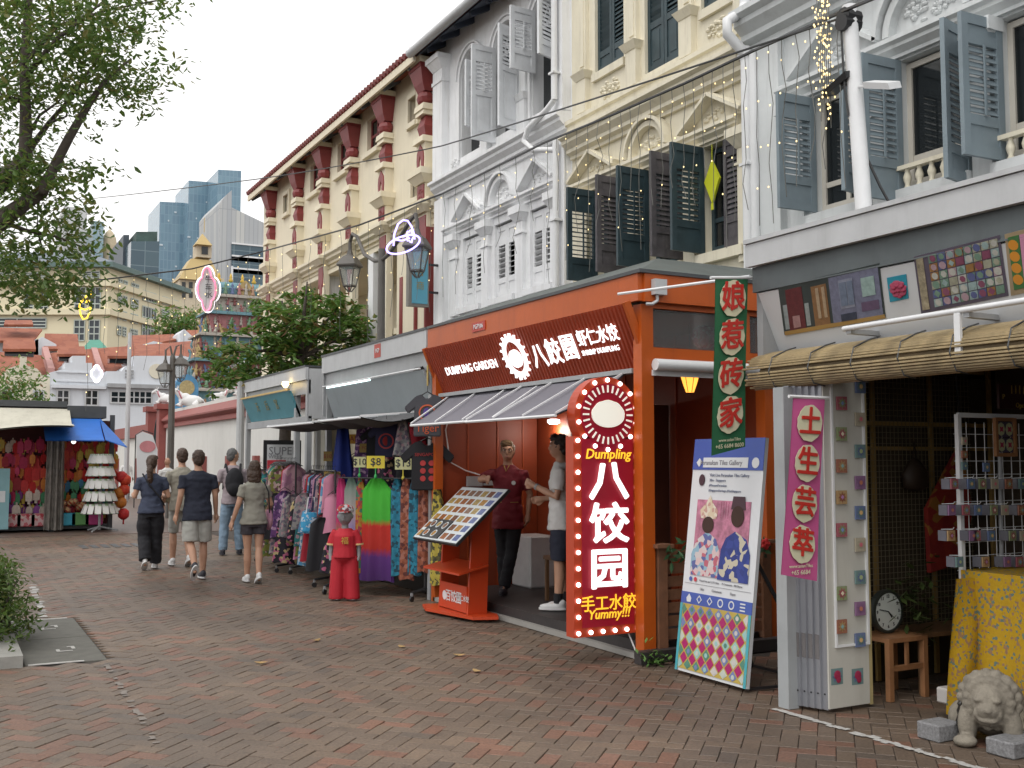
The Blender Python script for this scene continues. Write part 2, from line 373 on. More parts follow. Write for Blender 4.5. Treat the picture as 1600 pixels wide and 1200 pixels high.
dr = thing('drain_grate', 'dark slotted drain grate in the paving ahead of the walkers', 'drain grate', (3.0, 21.6, 0))
for i in range(7): MB().box(2.35+i*.19, 2.46+i*.19, 21.2, 22.0, .0, .008).build('slot_bar', dark_steel, dr)
# dry leaves and litter on the bricks
leafm = mat('dry_leaf', (.34, .22, .09), .8, v=.3, s=20)
for i, (u, v) in enumerate(((495, 1001), (408, 1036), (752, 958), (775, 962), (628, 1011), (718, 1024), (745, 1049), (940, 1010), (585, 905))):
    b = at(u, v, Z=.006); a = R.uniform(0, 6); m = MB(); pts = []
    for t in range(8):
        th = 2*pi*t/8; rx = .055*cos(th); ry = .022*sin(th); pts.append((b.x+rx*cos(a)-ry*sin(a), b.y+rx*sin(a)+ry*cos(a), .006+.012*abs(cos(th))))
    m.prism(pts, (0, 0, .002)); m.single('fallen_leaf', leafm, ['dry leaf fallen on open bricks left of the menu stand', 'dry leaf on the bricks, leftmost of the fallen leaves', 'dry leaf beside the foot of the orange menu stand', 'dry leaf just right of the orange menu stand foot', 'curled dry leaf out on the bricks below the clothes racks', 'small dry leaf on the bricks in front of the dumpling stall', 'small dry leaf nearest the camera in mid paving', 'dry leaf against the platform under the lit sign', 'dry leaf near the red child mannequin'][i], 'leaf', 'fallen leaves')
# ------------------------------------------------------------------ shophouse helpers
FX = 8.0
def wall_open(m, y0, y1, z0, z1, ops, x0, x1):
    ys = sorted({y0, y1, *[v for o in ops for v in o[:2]]}); zs = sorted({z0, z1, *[v for o in ops for v in o[2:4]]})
    for a, b in zip(ys, ys[1:]):
        run = None
        for c, d in zip(zs, zs[1:]):
            ym, zm = (a+b)/2, (c+d)/2
            hole = any(o[0] < ym < o[1] and o[2] < zm < o[3] for o in ops)
            if hole:
                if run: m.box(x0, x1, a, b, run[0], run[1]); run = None
            else: run = [run[0], d] if run else [c, d]
        if run: m.box(x0, x1, a, b, run[0], run[1])
def cornice(m, y0, y1, z, prof, x=FX):
    pts = [(x+.02, y0, z)]+[(x-p, y0, z+dz) for p, dz in prof]+[(x+.02, y0, z+prof[-1][1])]
    m.prism(pts, (0, y1-y0, 0))
def frus(m, yc, w0, w1, p0, p1, z0, z1, x=FX):
    m.add([(x+.02, yc-w0/2, z0), (x-p0, yc-w0/2, z0), (x-p0, yc+w0/2, z0), (x+.02, yc+w0/2, z0), (x+.02, yc-w1/2, z1), (x-p1, yc-w1/2, z1), (x-p1, yc+w1/2, z1), (x+.02, yc+w1/2, z1)],
          [(0,1,2,3),(7,6,5,4),(0,4,5,1),(1,5,6,2),(2,6,7,3),(3,7,4,0)])
COR = [(.05, 0), (.05, .05), (.12, .08), (.12, .13), (.2, .2), (.2, .25), (.26, .28), (.26, .33), (.05, .36)]
COR2 = [(.04, 0), (.04, .03), (.1, .07), (.1, .1), (.14, .12), (.14, .16), (.03, .18)]
_slat = {}
def slat_mesh(L, w, th, k):
    key = (round(L, 2), w, k.name)
    if key not in _slat:
        m = MB(); m.box(0, L, -th/2, th/2, -w/2, w/2); _slat[key] = m.mesh('slat', k)
    return _slat[key]
def shutter(parent, hx, hy, z0, h, w, d, k, split=(.12, .42, .80), rod=None, tilt=.42, n=None, label=None, panes=True, step=.062):
    """louvred leaf: stiles, rails, sunk panels below split[1] and above split[2], slats between; d = unit vector from hinge"""
    d = V((d[0], d[1], 0)).normalized(); nn = V((d.y, -d.x, 0)); o = V((hx, hy, z0)); t = .042; sw = .075 if w > .36 else .055
    def pr(a0, a1, b0, b1, th=t, off=0):
        p = o+d*a0+nn*(off-th/2)
        m.prism([p+V((0, 0, b0)), p+d*(a1-a0)+V((0, 0, b0)), p+d*(a1-a0)+V((0, 0, b1)), p+V((0, 0, b1))], nn*th)
    m = MB(); pr(0, sw, 0, h); pr(w-sw, w, 0, h)
    zl, zh = h*split[1], h*split[2]
    for b0, b1 in ((0, .10), (zl-.05, zl+.04), (zh-.04, zh+.05), (h-.09, h)): pr(sw, w-sw, b0, b1, t-.004)
    pr(sw, w-sw, .10, zl-.05, .014); pr(sw, w-sw, zh+.05, h-.09, .014)
    if zl-.15 > .25: pr(sw+.05, w-sw-.05, .15, zl-.10, .028)
    ob = m.build('shutter', k, parent, label=label)
    L = w-2*sw; nsl = n or max(3, int((zh-zl-.08)/step)); a = math.atan2(d.y, d.x); me = slat_mesh(L, min(step*.95, .056), .008, k)
    for i in range(nsl):
        z = z0+zl+.05+(zh-zl-.10)*(i+.5)/nsl; c = o+d*sw; inst('slat', me, ob, (c.x, c.y, z), (tilt+R.gauss(0, .05), 0, a))
    if rod is not None:
        p = o+d*(w/2)+nn*(rod*.035); q = MB(); q.bar(p+V((0, 0, zl+.04)), p+V((0, 0, zh-.04)), .018, .018); q.build('tilt_rod', k, ob)
    return ob
def arc_fill(m, yc, hw, zs, zt, x0, x1, n=12):
    """wall over a round arch: opening half width hw springing at zs, wall up to zt"""
    pts = [(x0, yc-hw, zs), (x0, yc-hw, zt), (x0, yc+hw, zt), (x0, yc+hw, zs)]+[(x0, yc+hw*cos(pi*i/n), zs+hw*sin(pi*i/n)) for i in range(1, n)]
    # split in strips so that every face is convex
    for i in range(n):
        a, b = pi*i/n, pi*(i+1)/n
        ya, za, yb, zb = yc+hw*cos(a), zs+hw*sin(a), yc+hw*cos(b), zs+hw*sin(b)
        m.prism([(x0, ya, za), (x0, yb, zb), (x0, yb, zt), (x0, ya, zt)], (x1-x0, 0, 0))
def arc_mould(m, yc, r, zs, w, p, n=14, a0=0, a1=pi, x=FX):
    for i in range(n):
        a, b = a0+(a1-a0)*i/n, a0+(a1-a0)*(i+1)/n
        m.prism([(x, yc+r*cos(a), zs+r*sin(a)), (x, yc+r*cos(b), zs+r*sin(b)), (x, yc+(r+w)*cos(b), zs+(r+w)*sin(b)), (x, yc+(r+w)*cos(a), zs+(r+w)*sin(a))], (-p, 0, 0))
def tri_pediment(m, yc, hw, z, h):
    for k, (w, p) in enumerate(((.07, .12), (.05, .16))):
        s_ = 1-.16*k if k == 0 else 1.0
        for sg in (-1, 1):
            a = V((FX-p/2, yc+sg*hw*s_, z+.02+.05*(1-k))); b = V((FX-p/2, yc, z+h*s_))
            m.bar(a, b, p, w*.8, up=(0, -sg*h, hw))
def relief(m, yc, zc, w, h, n=26, x=FX, p=.035):
    """stucco scroll ornament: small curled lumps"""
    for i in range(n):
        t = R.random()*2*pi; rr = sqrt(R.random()); m.ell((x, yc+rr*cos(t)*w/2, zc+rr*sin(t)*h/2), (p, R.uniform(.02, .05), R.uniform(.015, .035)), 6, 4)
def pane_set(parent, y0, y1, z0, z1, fm, x=FX+.16, mull=0, rail=0, name='window'):
    """window: frame with glass pane sub-parts, set back in its opening"""
    m = MB(); f = .055
    m.box(x-.03, x+.03, y0, y0+f, z0, z1); m.box(x-.03, x+.03, y1-f, y1, z0, z1); m.box(x-.03, x+.03, y0+f, y1-f, z0, z0+f); m.box(x-.03, x+.03, y0+f, y1-f, z1-f, z1)
    if mull: m.box(x-.026, x+.026, (y0+y1)/2-f/2, (y0+y1)/2+f/2, z0+f, z1-f)
    if rail: m.box(x-.022, x+.022, y0+f, y1-f, z0+(z1-z0)*rail-f/2, z0+(z1-z0)*rail+f/2)
    w = m.build(name, fm, parent)
    cols = [(y0+f, (y0+y1)/2-f/2), ((y0+y1)/2+f/2, y1-f)] if mull else [(y0+f, y1-f)]
    rows = [(z0+f, z0+(z1-z0)*rail-f/2), (z0+(z1-z0)*rail+f/2, z1-f)] if rail else [(z0+f, z1-f)]
    for a, b in cols:
        for c, d in rows: MB().box(x-.006, x+.006, a, b, c, d).build('pane', glass, w)
    return w
def downpipe(parent, y, z0, z1, k, x=FX-.1, r=.05, bend=None):
    pts = [(x, y, z0), (x, y, z1)] if not bend else bend
    o = MB().tube(pts, r, 10).build('drainpipe', k, parent, smooth=False); shade_auto(o, 50)
    z = z0+.4
    c = MB()
    while not bend and z < z1:
        c.box(x-.065, FX+.01, y-.07, y+.07, z-.015, z+.015); z += 1.25
    if c.v: c.build('pipe_clips', k, parent)
    return o
tile_roof = pattern_mat('clay_roof_tile', [(.30, .09, .05), (.36, .12, .06), (.26, .08, .05)], 6, .75)
soffit_blue = mat('dark_blue_soffit', (.055, .07, .10), .7, v=.1)
def eave_roof(parent, y0, y1, x, z, k_soffit, k_tile, rise=2.2, depth=5, teeth=None):
    m = MB(); m.prism([(x, y0, z), (x, y0, z+.10), (x+depth, y0, z+rise+.10), (x+depth, y0, z+rise-.05)], (0, y1-y0, 0)); m.build('roof', k_tile, parent)
    m = MB(); m.prism([(x+.06, y0+.02, z-.02), (FX+.1, y0+.02, z+.25), (FX+.1, y0+.02, z+.3), (x+.06, y0+.02, z+.01)], (0, y1-y0-.04, 0)); m.build('soffit', k_soffit, parent)
    y = y0+.3; r_ = MB(); r_.bar((x+.1, 0, z-.04), (FX+.1, 0, z+.2), .07, .10); me = r_.mesh('rafter', k_soffit)
    while y < y1: inst('rafter', me, parent, V((0, y, 0))+wof(parent)*0, ); y += .6

# ------------------------------------------------------------------ white shophouse
wh = thing('white_shophouse', 'white shophouse with arched upper windows and hanging white shutters above the orange stall', 'building', (FX, 15.35, 0))
m = MB()
lowW = [(15.98, 16.71), (14.78, 15.48), (13.56, 14.27)]; arches = [16.35, 15.05, 13.75]
ops = [(a, b, 4.3, 5.55) for a, b in lowW]+[(c-.43, c+.43, 6.85, 9.1) for c in arches]
wall_open(m, 13.0, 17.72, 0, 9.5, ops, FX, FX+.3)
for c in arches: arc_fill(m, c, .43, 8.45, 9.1, FX, FX+.3)
m.box(FX+.3, FX+.4, 13.0, 17.72, 0, 4.0); m.box(FX+.35, FX+10, 17.5, 17.72, 0, 9.5); m.box(FX+.35, FX+10, 13.0, 13.15, 0, 9.5)
m.build('wall', white_pl, wh)
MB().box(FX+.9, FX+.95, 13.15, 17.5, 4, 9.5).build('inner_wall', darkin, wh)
m = MB(); cornice(m, 13.02, 17.70, 6.42, COR); cornice(m, 13.3, 17.35, 5.68, COR2); cornice(m, 13.3, 17.35, 6.72, [(.03, 0), (.03, .1), (.06, .12), (.06, .16)]); m.build('cornice', white_pl, wh)
for y0, y1 in ((17.32, 17.70), (13.04, 13.32)):
    MB().box(FX-.12, FX+.01, y0, y1, 3.4, 6.42).build('pilaster', white_pl, wh); m = MB(); m.box(FX-.15, FX+.01, y0-.01, y1+.02, 6.79, 8.85); frus(m, (y0+y1)/2, y1-y0+.02, y1-y0+.16, .16, .26, 8.85, 9.0); frus(m, (y0+y1)/2, y1-y0+.18, y1-y0+.18, .28, .28, 9.0, 9.1); m.box(FX-.17, FX+.01, y0-.03, y1+.04, 8.6, 8.66); m.build('pilaster', white_pl, wh)
m = MB(); tri_pediment(m, 16.35, .55, 5.87, .40); relief(m, 16.35, 6.0, .5, .14, 16); m.build('pediment', white_pl, wh)
m = MB(); tri_pediment(m, 13.92, .55, 5.87, .40); relief(m, 13.92, 6.0, .5, .14, 16); m.build('pediment', white_pl, wh)
m = MB(); arc_mould(m, 15.13, .36, 5.88, .07, .10); arc_mould(m, 15.13, .45, 5.88, .04, .15); relief(m, 15.13, 6.03, .5, .2, 22); m.build('arched_pediment', white_pl, wh)
for y in (17.0, 15.73, 14.52, 13.42):
    m = MB(); w = .24; m.box(FX-.07, FX+.01, y-w/2, y+w/2, 4.2, 5.45); frus(m, y, w+.02, w+.14, .08, .15, 5.42, 5.54); m.box(FX-.16, FX+.01, y-w/2-.08, y+w/2+.08, 5.54, 5.66); m.box(FX-.09, FX+.01, y-w/2-.02, y+w/2+.02, 5.22, 5.25); m.build('window_pilaster', white_pl, wh)
for i, (a, b) in enumerate(lowW):
    w2 = (b-a)/2-.005; op = (.75, 1.25, .9)[i]
    shutter(wh, FX+.07, b, 4.32, 1.2, w2, (0, -1), white_metal, split=(.1, .24, .76), tilt=op, step=.085)
    shutter(wh, FX+.07, a, 4.32, 1.2, w2, (0, 1), white_metal, split=(.1, .24, .76), tilt=op, step=.085)
    m = MB(); m.box(FX-.1, FX+.05, a-.08, b+.08, 4.2, 4.3); m.build('window_sill', white_pl, wh)
for c in arches:
    m = MB(); arc_mould(m, c, .44, 8.45, .07, .05); arc_mould(m, c, .52, 8.45, .03, .08); m.box(FX-.05, FX+.01, c-.51, c-.44, 7.0, 8.45); m.box(FX-.05, FX+.01, c+.44, c+.51, 7.0, 8.45); m.build('arch_moulding', white_pl, wh)
    fan = MB(); fan.box(FX+.10, FX+.15, c-.43, c+.43, 8.42, 8.48)
    for i in range(1, 6):
        a = pi*i/6; fan.bar((FX+.125, c+.12*cos(a), 8.48+.12*sin(a)), (FX+.125, c+.42*cos(a), 8.45+.42*sin(a)), .025, .025)
    for i in range(10):
        a, b = pi*i/10, pi*(i+1)/10
        for rr in (.13, .29): fan.bar((FX+.125, c+rr*cos(a), 8.47+rr*sin(a)), (FX+.125, c+rr*cos(b), 8.47+rr*sin(b)), .022, .022)
    f = fan.build('fanlight', white_metal, wh)
    MB().box(FX+.13, FX+.135, c-.42, c+.42, 8.45, 8.88).build('pane', glass, f)
    m = MB(); m.box(FX-.03, FX+.06, c-.42, c+.42, 6.86, 7.02); m.build('window_sill', white_pl, wh); MB().box(FX+.2, FX+.22, c-.43, c+.43, 6.9, 8.45).build('pane', glass, wh)
for y in (15.72, 14.42):
    m = MB(); m.box(FX-.10, FX+.01, y-.13, y+.13, 6.8, 7.35); frus(m, y, .28, .36, .11, .15, 7.35, 7.45); m.box(FX-.06, FX+.01, y-.09, y+.09, 7.45, 8.4); frus(m, y, .2, .3, .08, .12, 8.4, 8.5); m.build('window_pilaster', white_pl, wh)
for y in (17.05, 15.9, 14.6):
    m = MB(); relief(m, y, 7.0, .35, .2, 16); m.build('stucco_ornament', white_pl, wh)
wsh = mat('aged_white_shutter', (.66, .68, .70), .6, v=.1, s=4, streak=.35, dirt=(.38, .37, .35))
shutter(wh, FX, 15.92, 7.3, 1.15, .40, (-1, -.25), wsh, split=(.1, .12, .8)); shutter(wh, FX-.03, 15.40, 6.93, 1.62, .46, (-1, -.04), wsh, split=(.1, .5, .85), rod=-1)
shutter(wh, FX-.03, 14.58, 6.90, 1.66, .46, (-1, -.30), wsh, split=(.1, .58, .92)); shutter(wh, FX-.03, 14.06, 7.68, 1.0, .46, (-1, -.08), wsh, split=(.1, .3, .82), rod=-1)
shutter(wh, FX-.03, 13.40, 7.66, 1.05, .42, (-1, -.35), wsh, split=(.1, .2, .86))
eave_roof(wh, 13.0, 17.95, FX-.46, 9.24, soffit_blue, tile_roof)
m = MB(); m.tube([(FX-.52, 12.9, 9.26), (FX-.52, 17.98, 9.26)], .08, 10); shade_auto(m.build('gutter', pale_metal, wh))
downpipe(wh, 13.14, 6.95, 9.3, white_metal, x=FX-.22); downpipe(wh, 13.14, 3.5, 6.35, white_metal, x=FX-.2)
downpipe(wh, 13.6, 0, 0, white_metal, bend=[(FX-.22, 13.14, 6.95), (FX-.25, 13.3, 6.85), (FX-.32, 13.75, 6.68), (FX-.34, 13.85, 6.5), (FX-.32, 13.6, 6.3), (FX-.2, 13.14, 6.2)], r=.045)

# ------------------------------------------------------------------ cream shophouse
ch = thing('cream_shophouse', 'cream shophouse with weathered dark green shutters and stucco pediments', 'building', (FX, 11.05, 0))
lowC = [(11.62, 12.35), (10.40, 11.12), (9.25, 9.98)]; upC = [(11.65, 12.37, 7.12), (10.44, 11.16, 6.72), (9.3, 9.98, 7.12)]
m = MB(); wall_open(m, 9.1, 13.0, 0, 10.5, [(a, b, 4.12, 5.42) for a, b in lowC]+[(a, b, c, 9.4) for a, b, c in upC], FX, FX+.3)
m.box(FX+.35, FX+10, 12.85, 13.0, 0, 10.5); m.box(FX+.35, FX+10, 9.1, 9.25, 0, 10.5); m.box(FX-.1, FX+10, 9.1, 13.0, 10.5, 10.7); m.build('wall', cream_pl, ch)
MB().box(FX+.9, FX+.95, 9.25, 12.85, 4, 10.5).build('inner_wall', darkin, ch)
m = MB(); cornice(m, 9.12, 12.98, 6.02, COR); cornice(m, 9.25, 12.9, 5.45, COR2); cornice(m, 9.12, 12.98, 6.38, [(.1, 0), (.1, .12), (.14, .14), (.14, .2), (.03, .22)]); m.build('cornice', cream_pl, ch)
for yc in (12.35, 9.72):
    m = MB(); tri_pediment(m, yc, .58, 5.63, .36); relief(m, yc, 5.76, .5, .12, 16); m.build('pediment', cream_pl, ch)
m = MB(); arc_mould(m, 11.03, .34, 5.63, .07, .10); arc_mould(m, 11.03, .43, 5.63, .04, .15); relief(m, 11.03, 5.77, .5, .18, 24); m.build('arched_pediment', cream_pl, ch)
for y in (12.62, 11.37, 10.19, 9.17):
    w = .22; m = MB(); m.box(FX-.07, FX+.01, y-w/2, y+w/2, 3.9, 5.25); frus(m, y, w+.02, w+.16, .08, .17, 5.22, 5.34); m.box(FX-.18, FX+.01, y-w/2-.09, y+w/2+.09, 5.34, 5.44); m.box(FX-.09, FX+.01, y-w/2-.03, y+w/2+.03, 5.02, 5.05); m.build('window_pilaster', cream_pl, ch)
    m = MB(); m.box(FX-.09, FX+.01, y-.12, y+.12, 6.62, 7.1); frus(m, y, .26, .36, .1, .16, 7.1, 7.2); m.box(FX-.06, FX+.01, y-.09, y+.09, 7.2, 9.4); m.box(FX-.075, FX-.06, y-.05, y+.05, 7.3, 9.3); m.build('window_pilaster', cream_pl, ch)
for y0, y1 in ((11.6, 12.4), (9.3, 9.98)):
    m = MB(); m.box(FX-.05, FX+.03, y0, y1, 7.0, 7.11); m.build('window_sill', cream_pl, ch)
    m = MB(); relief(m, (y0+y1)/2, 6.8, .5, .22, 30); m.build('stucco_ornament', cream_pl, ch)
for a, b in lowC:
    m = MB(); m.box(FX-.1, FX+.05, a-.06, b+.06, 3.98, 4.1); m.build('window_sill', cream_pl, ch)
teal_sh = mat('dark_green_shutter', (.028, .052, .062), .55, v=.25, s=5, streak=.25, dirt=(.07, .085, .085))
worn_sh = mat('weathered_shutter', (.085, .078, .085), .8, v=.3, s=7, streak=.5, dirt=(.20, .18, .17))
for i, ((a, b), rod) in enumerate(zip(lowC, (1, 1, 1))):
    shutter(ch, FX, b, 4.12, 1.30, .50, (-1, -.03), teal_sh, split=(.1, (.22, .3, .26)[i], (.78, .8, .79)[i]), rod=-1, tilt=(1.15, .4, .45)[i], label='dark green inner face of the folded-back shutter leaf')
    if i < 2: shutter(ch, FX, a, 4.12, 1.30, .50, (-1, -.05), worn_sh, split=(.1, .26, .82), label='weathered brown outer face of the shutter leaf')
    else: shutter(ch, FX+.02, a, 4.12, 1.30, .36, (0, 1), worn_sh, split=(.1, .26, .86), label='weathered brown leaf standing shut')
    pane_set(ch, a, b, 4.15, 5.4, teal_sh, x=FX+.15, mull=1, rail=.3)
for a, b, c in upC:
    for hy, d in ((b, -1), (a, 1)):
        shutter(ch, FX+.07, hy, c, 2.3, (b-a)/2-.005, (0, d), teal_sh, split=(.1, .12 if c > 7 else .28, .9), tilt=.45)
downpipe(ch, 9.0, 6.75, 10.6, white_metal, x=FX-.16, r=.06); downpipe(ch, 9.0, 3.3, 6.3, white_metal, x=FX-.16, r=.06)
downpipe(ch, 0, 0, 0, white_metal, bend=[(FX-.16, 9.0, 6.8), (FX-.2, 9.0, 6.7), (FX-.42, 9.0, 6.55), (FX-.42, 9.0, 6.4), (FX-.2, 9.0, 6.25), (FX-.16, 9.0, 6.15)], r=.06)
dia = MB(); cy_, cz_ = 9.80, 4.98
dia.prism([(FX-.02, cy_, cz_-.28), (FX-.02, cy_+.14, cz_), (FX-.02, cy_, cz_+.24), (FX-.02, cy_-.14, cz_)], (.03, 0, 0)); dia.box(FX-.012, FX-.004, cy_-.004, cy_+.004, cz_+.24, cz_+.44); dia.box(FX-.02, FX+.0, cy_-.02, cy_+.02, cz_-.36, cz_-.28)
yl = mat('lime_yellow', (.62, .66, .03), .5, v=.05)
dia.single('diamond_ornament', yl, 'lime yellow diamond ornament hanging in the green-shuttered window', 'ornament')

# ------------------------------------------------------------------ pale blue shophouse (nearest)
bh = thing('blue_shophouse', 'pale blue grey shophouse with blue louvred shutters above the tile shop', 'building', (FX, 6.0, 0))
lowB = [(7.40, 8.12), (6.22, 6.98), (5.08, 5.88), (3.9, 4.6)]
m = MB(); wall_open(m, 2.2, 9.1, 0, 10.5, [(a, b, 4.24, 5.48) for a, b in lowB], FX, FX+.3); m.box(FX+.35, FX+10, 2.2, 2.35, 0, 10.5); m.box(FX+.35, FX+10, 8.9, 9.1, 0, 10.5); m.box(FX-.1, FX+10, 2.2, 9.1, 10.5, 10.7); m.build('wall', blue_pl, bh)
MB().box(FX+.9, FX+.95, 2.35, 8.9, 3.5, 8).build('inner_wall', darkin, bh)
m = MB(); cornice(m, 2.2, 9.08, 6.28, [(a*1.3, b*1.25) for a, b in COR]); cornice(m, 2.2, 8.55, 5.5, [(a*1.2, b*1.1) for a, b in COR2]); m.build('cornice', blue_pl, bh)
m = MB(); tri_pediment(m, 7.76, .62, 5.7, .46); relief(m, 7.76, 5.85, .55, .16, 30); m.build('pediment', blue_pl, bh)
m = MB(); arc_mould(m, 6.6, .42, 5.72, .08, .10); arc_mould(m, 6.6, .53, 5.72, .05, .16); relief(m, 6.6, 5.9, .62, .25, 46); m.build('arched_pediment', blue_pl, bh)
m = MB(); tri_pediment(m, 5.45, .62, 5.7, .46); relief(m, 5.45, 5.85, .55, .16, 30); m.build('pediment', blue_pl, bh)
MB().box(FX-.10, FX+.01, 8.55, 9.0, 3.2, 6.28).build('pilaster', blue_pl, bh); m = MB(); m.box(FX-.08, FX+.01, 8.56, 8.98, 6.75, 9.4); m.build('pilaster', blue_pl, bh)
for y in (8.33, 7.19, 6.05, 4.85):
    w = .2; m = MB(); m.box(FX-.07, FX+.01, y-w/2, y+w/2, 3.4, 5.26); frus(m, y, w+.02, w+.16, .08, .18, 5.22, 5.36); m.box(FX-.19, FX+.01, y-w/2-.1, y+w/2+.1, 5.36, 5.48); m.box(FX-.09, FX+.01, y-w/2-.03, y+w/2+.03, 5.0, 5.03); m.build('window_pilaster', blue_pl, bh)
blue_sh = mat('blue_grey_shutter', (.20, .25, .28), .55, v=.1, s=4, streak=.25, dirt=(.14, .17, .19))
for i, (a, b) in enumerate(lowB):
    if i < 3: shutter(bh, FX, b, (4.24, 4.1, 4.22)[i], (1.22, 1.38, 1.24)[i], .50, (-1, .04), blue_sh, split=(.1, .26, .82), rod=-1, tilt=.42)
    shutter(bh, FX, a, (4.24, 4.08, 4.22, 4.2)[i], (1.18, 1.42, 1.24, 1.2)[i], .46, (-1, -.22), blue_sh, split=(.1, .2, .82), tilt=.4)
    pane_set(bh, a, b, 4.26, 5.46, mat('pale_window_frame', (.55, .52, .46), .6, v=.05), x=FX+.12, mull=1 if i == 0 else 0, rail=.22)
    m = MB(); m.box(FX-.12, FX+.05, a-.06, b+.06, 4.06, 4.2); m.build('window_sill', blue_pl, bh)
    if i in (1, 2):
        bal = MB(); bal.lathe((0, 0, 0), [(.025, 0), (.03, .02), (.02, .04), (.035, .08), (.04, .11), (.02, .17), (.03, .19)], 8); me = bal.mesh('baluster', cream_pl, smooth=True)
        for k in range(5): inst('baluster', me, bh, (FX-.05, a+.1+k*(b-a-.2)/4, 4.2))
        MB().box(FX-.09, FX-.01, a, b, 4.39, 4.43).build('balustrade_rail', cream_pl, bh)
m = MB(); m.tube([(FX-.12, 8.92, 3.3), (FX-.12, 8.92, 6.2)], .055, 10); shade_auto(m.build('drainpipe', white_metal, bh))

# ------------------------------------------------------------------ warm cream building with maroon ornaments
rb = thing('maroon_trim_building', 'cream building with dark red brackets and ornaments under a long tiled eave', 'building', (FX, 24, 0))
RY = [18.2, 20.25, 22.3, 24.3, 26.4, 29.0]
bigW = [(20.85, 21.6), (22.85, 23.6), (24.95, 25.7)]; smallW = [(18.75, 19.15), (27.5, 27.95)]
ops = [(a, b, 8.34, 9.1) for a, b in bigW]+[(a, b, 8.3, 8.8) for a, b in smallW]+[(18.62, 18.98, 6.75, 7.2)]+[(19.8, 27.9, 3.45, 6.05)]
m = MB(); wall_open(m, 17.74, 30.1, 0, 9.6, ops, FX, FX+.35); m.box(FX+.35, FX+10, 29.9, 30.1, 0, 9.4); m.box(FX+1.8, FX+1.9, 18.0, 29.9, 0, 9.4); m.box(FX+.35, FX+1.8, 18, 29.9, 6.05, 6.2); m.box(FX+.35, FX+1.8, 18.0, 29.9, 3.35, 3.45); m.build('wall', redb_pl, rb)
for a, b in bigW:
    w = pane_set(rb, a, b, 8.34, 9.1, maroon, x=FX+.12, mull=1, rail=.5)
    m = MB(); m.box(FX-.1, FX+.05, a-.08, b+.08, 8.22, 8.33); m.build('window_sill', redb_pl, rb)
for a, b, c, d in [(*s_, 8.3, 8.8) for s_ in smallW]+[(18.62, 18.98, 6.75, 7.2)]:
    m = MB(); m.box(FX-.06, FX+.02, a-.1, a, c-.1, d+.1); m.box(FX-.06, FX+.02, b, b+.1, c-.1, d+.1); m.box(FX-.07, FX+.02, a, b, d, d+.1); m.box(FX-.09, FX+.02, a-.02, b+.02, c-.1, c); m.build('window_surround', redb_pl, rb); pane_set(rb, a, b, c, d, maroon, x=FX+.2)
m = MB(); cornice(m, 17.76, 30.08, 6.28, [(.06, 0), (.06, .06), (.14, .1), (.14, .16), (.2, .2), (.2, .27), (.03, .3)]); cornice(m, 17.76, 30.08, 6.06, [(.03, 0), (.03, .1), (.06, .12)]); m.build('cornice', redb_pl, rb)
def raise_cap(m): m.v = [(FX-(FX-x_)*.74, y_, z_+.2*max(0, min(1, (z_-7.6)/1.2))) for x_, y_, z_ in m.v]; return m
def red_pilaster(y):
    p = MB()
    frus(p, y, .62, .66, .46, .5, 8.94, 9.04); frus(p, y, .44, .42, .32, .30, 8.18, 8.28); frus(p, y, .38, .36, .3, .28, 8.1, 8.18); frus(p, y, .48, .46, .34, .32, 7.64, 7.74)
    p.box(FX-.24, FX+.01, y-.2, y+.2, 7.12, 7.64); frus(p, y, .46, .66, .28, .42, 6.86, 7.0); frus(p, y, .68, .68, .44, .44, 7.0, 7.12); p.box(FX-.22, FX+.01, y-.2, y+.2, 6.5, 6.86); frus(p, y, .46, .66, .26, .4, 6.3, 6.42); frus(p, y, .68, .68, .42, .42, 6.42, 6.5)
    p.box(FX-.18, FX+.01, y-.21, y+.21, 3.0, 6.3)
    o = raise_cap(p).build('pilaster', redb_pl, rb)
    c = MB(); frus(c, y, .32, .40, .24, .32, 8.5, 8.62); frus(c, y, .40, .56, .32, .42, 8.62, 8.86); frus(c, y, .58, .58, .44, .44, 8.86, 8.94); c.ell((FX-.12, y, 8.40), (.22, .22, .13), 10, 6); raise_cap(c).build('bracket', maroon, o)
    c = MB(); frus(c, y, .26, .34, .18, .25, 7.74, 7.92); frus(c, y, .34, .24, .25, .17, 7.92, 8.1); raise_cap(c).build('vase_block', maroon, o)
    c = MB(); x = FX-.24
    for sg in (-1, 1):
        c.prism([(x, y+sg*.14, 7.16), (x, y+sg*.05, 7.16), (x, y+sg*.05, 7.30), (x, y+sg*.16, 7.34)], (-.03, 0, 0)); c.prism([(x, y+sg*.16, 7.34), (x, y+sg*.05, 7.30), (x, y+sg*.0, 7.42), (x, y, 7.62), (x, y+sg*.06, 7.56), (x, y+sg*.14, 7.48)], (-.03, 0, 0))
    raise_cap(c).build('horseshoe_ornament', maroon, o)
    c = MB(); c.box(FX-.25, FX-.22, y-.15, y+.15, 6.53, 6.84); relief(c, y, 6.68, .22, .22, 10, x=FX-.25, p=.02); raise_cap(c).build('square_panel', maroon, o)
    c = MB(); x = FX-.18
    c.prism([(x, y-.17, 6.25), (x, y+.17, 6.25), (x, y+.17, 5.75), (x, y+.10, 5.85), (x, y+.06, 5.45), (x, y, 5.3), (x, y-.06, 5.45), (x, y-.10, 5.85), (x, y-.17, 5.75)], (-.025, 0, 0)); raise_cap(c).build('drop_ornament', maroon, o)
for y in RY: red_pilaster(y)
m = MB()
for y, w, z1 in ((19.55, .14, 5.3), (18.72, .05, 5.2), (17.95, .07, 6.0), (18.45, .06, 4.6)): m.box(FX-.02 if y > 18.5 else FX-.19, FX+.01, y-w/2, y+w/2, 3.0, z1)
m.build('wall_stripes', maroon, rb, kind='stuff')
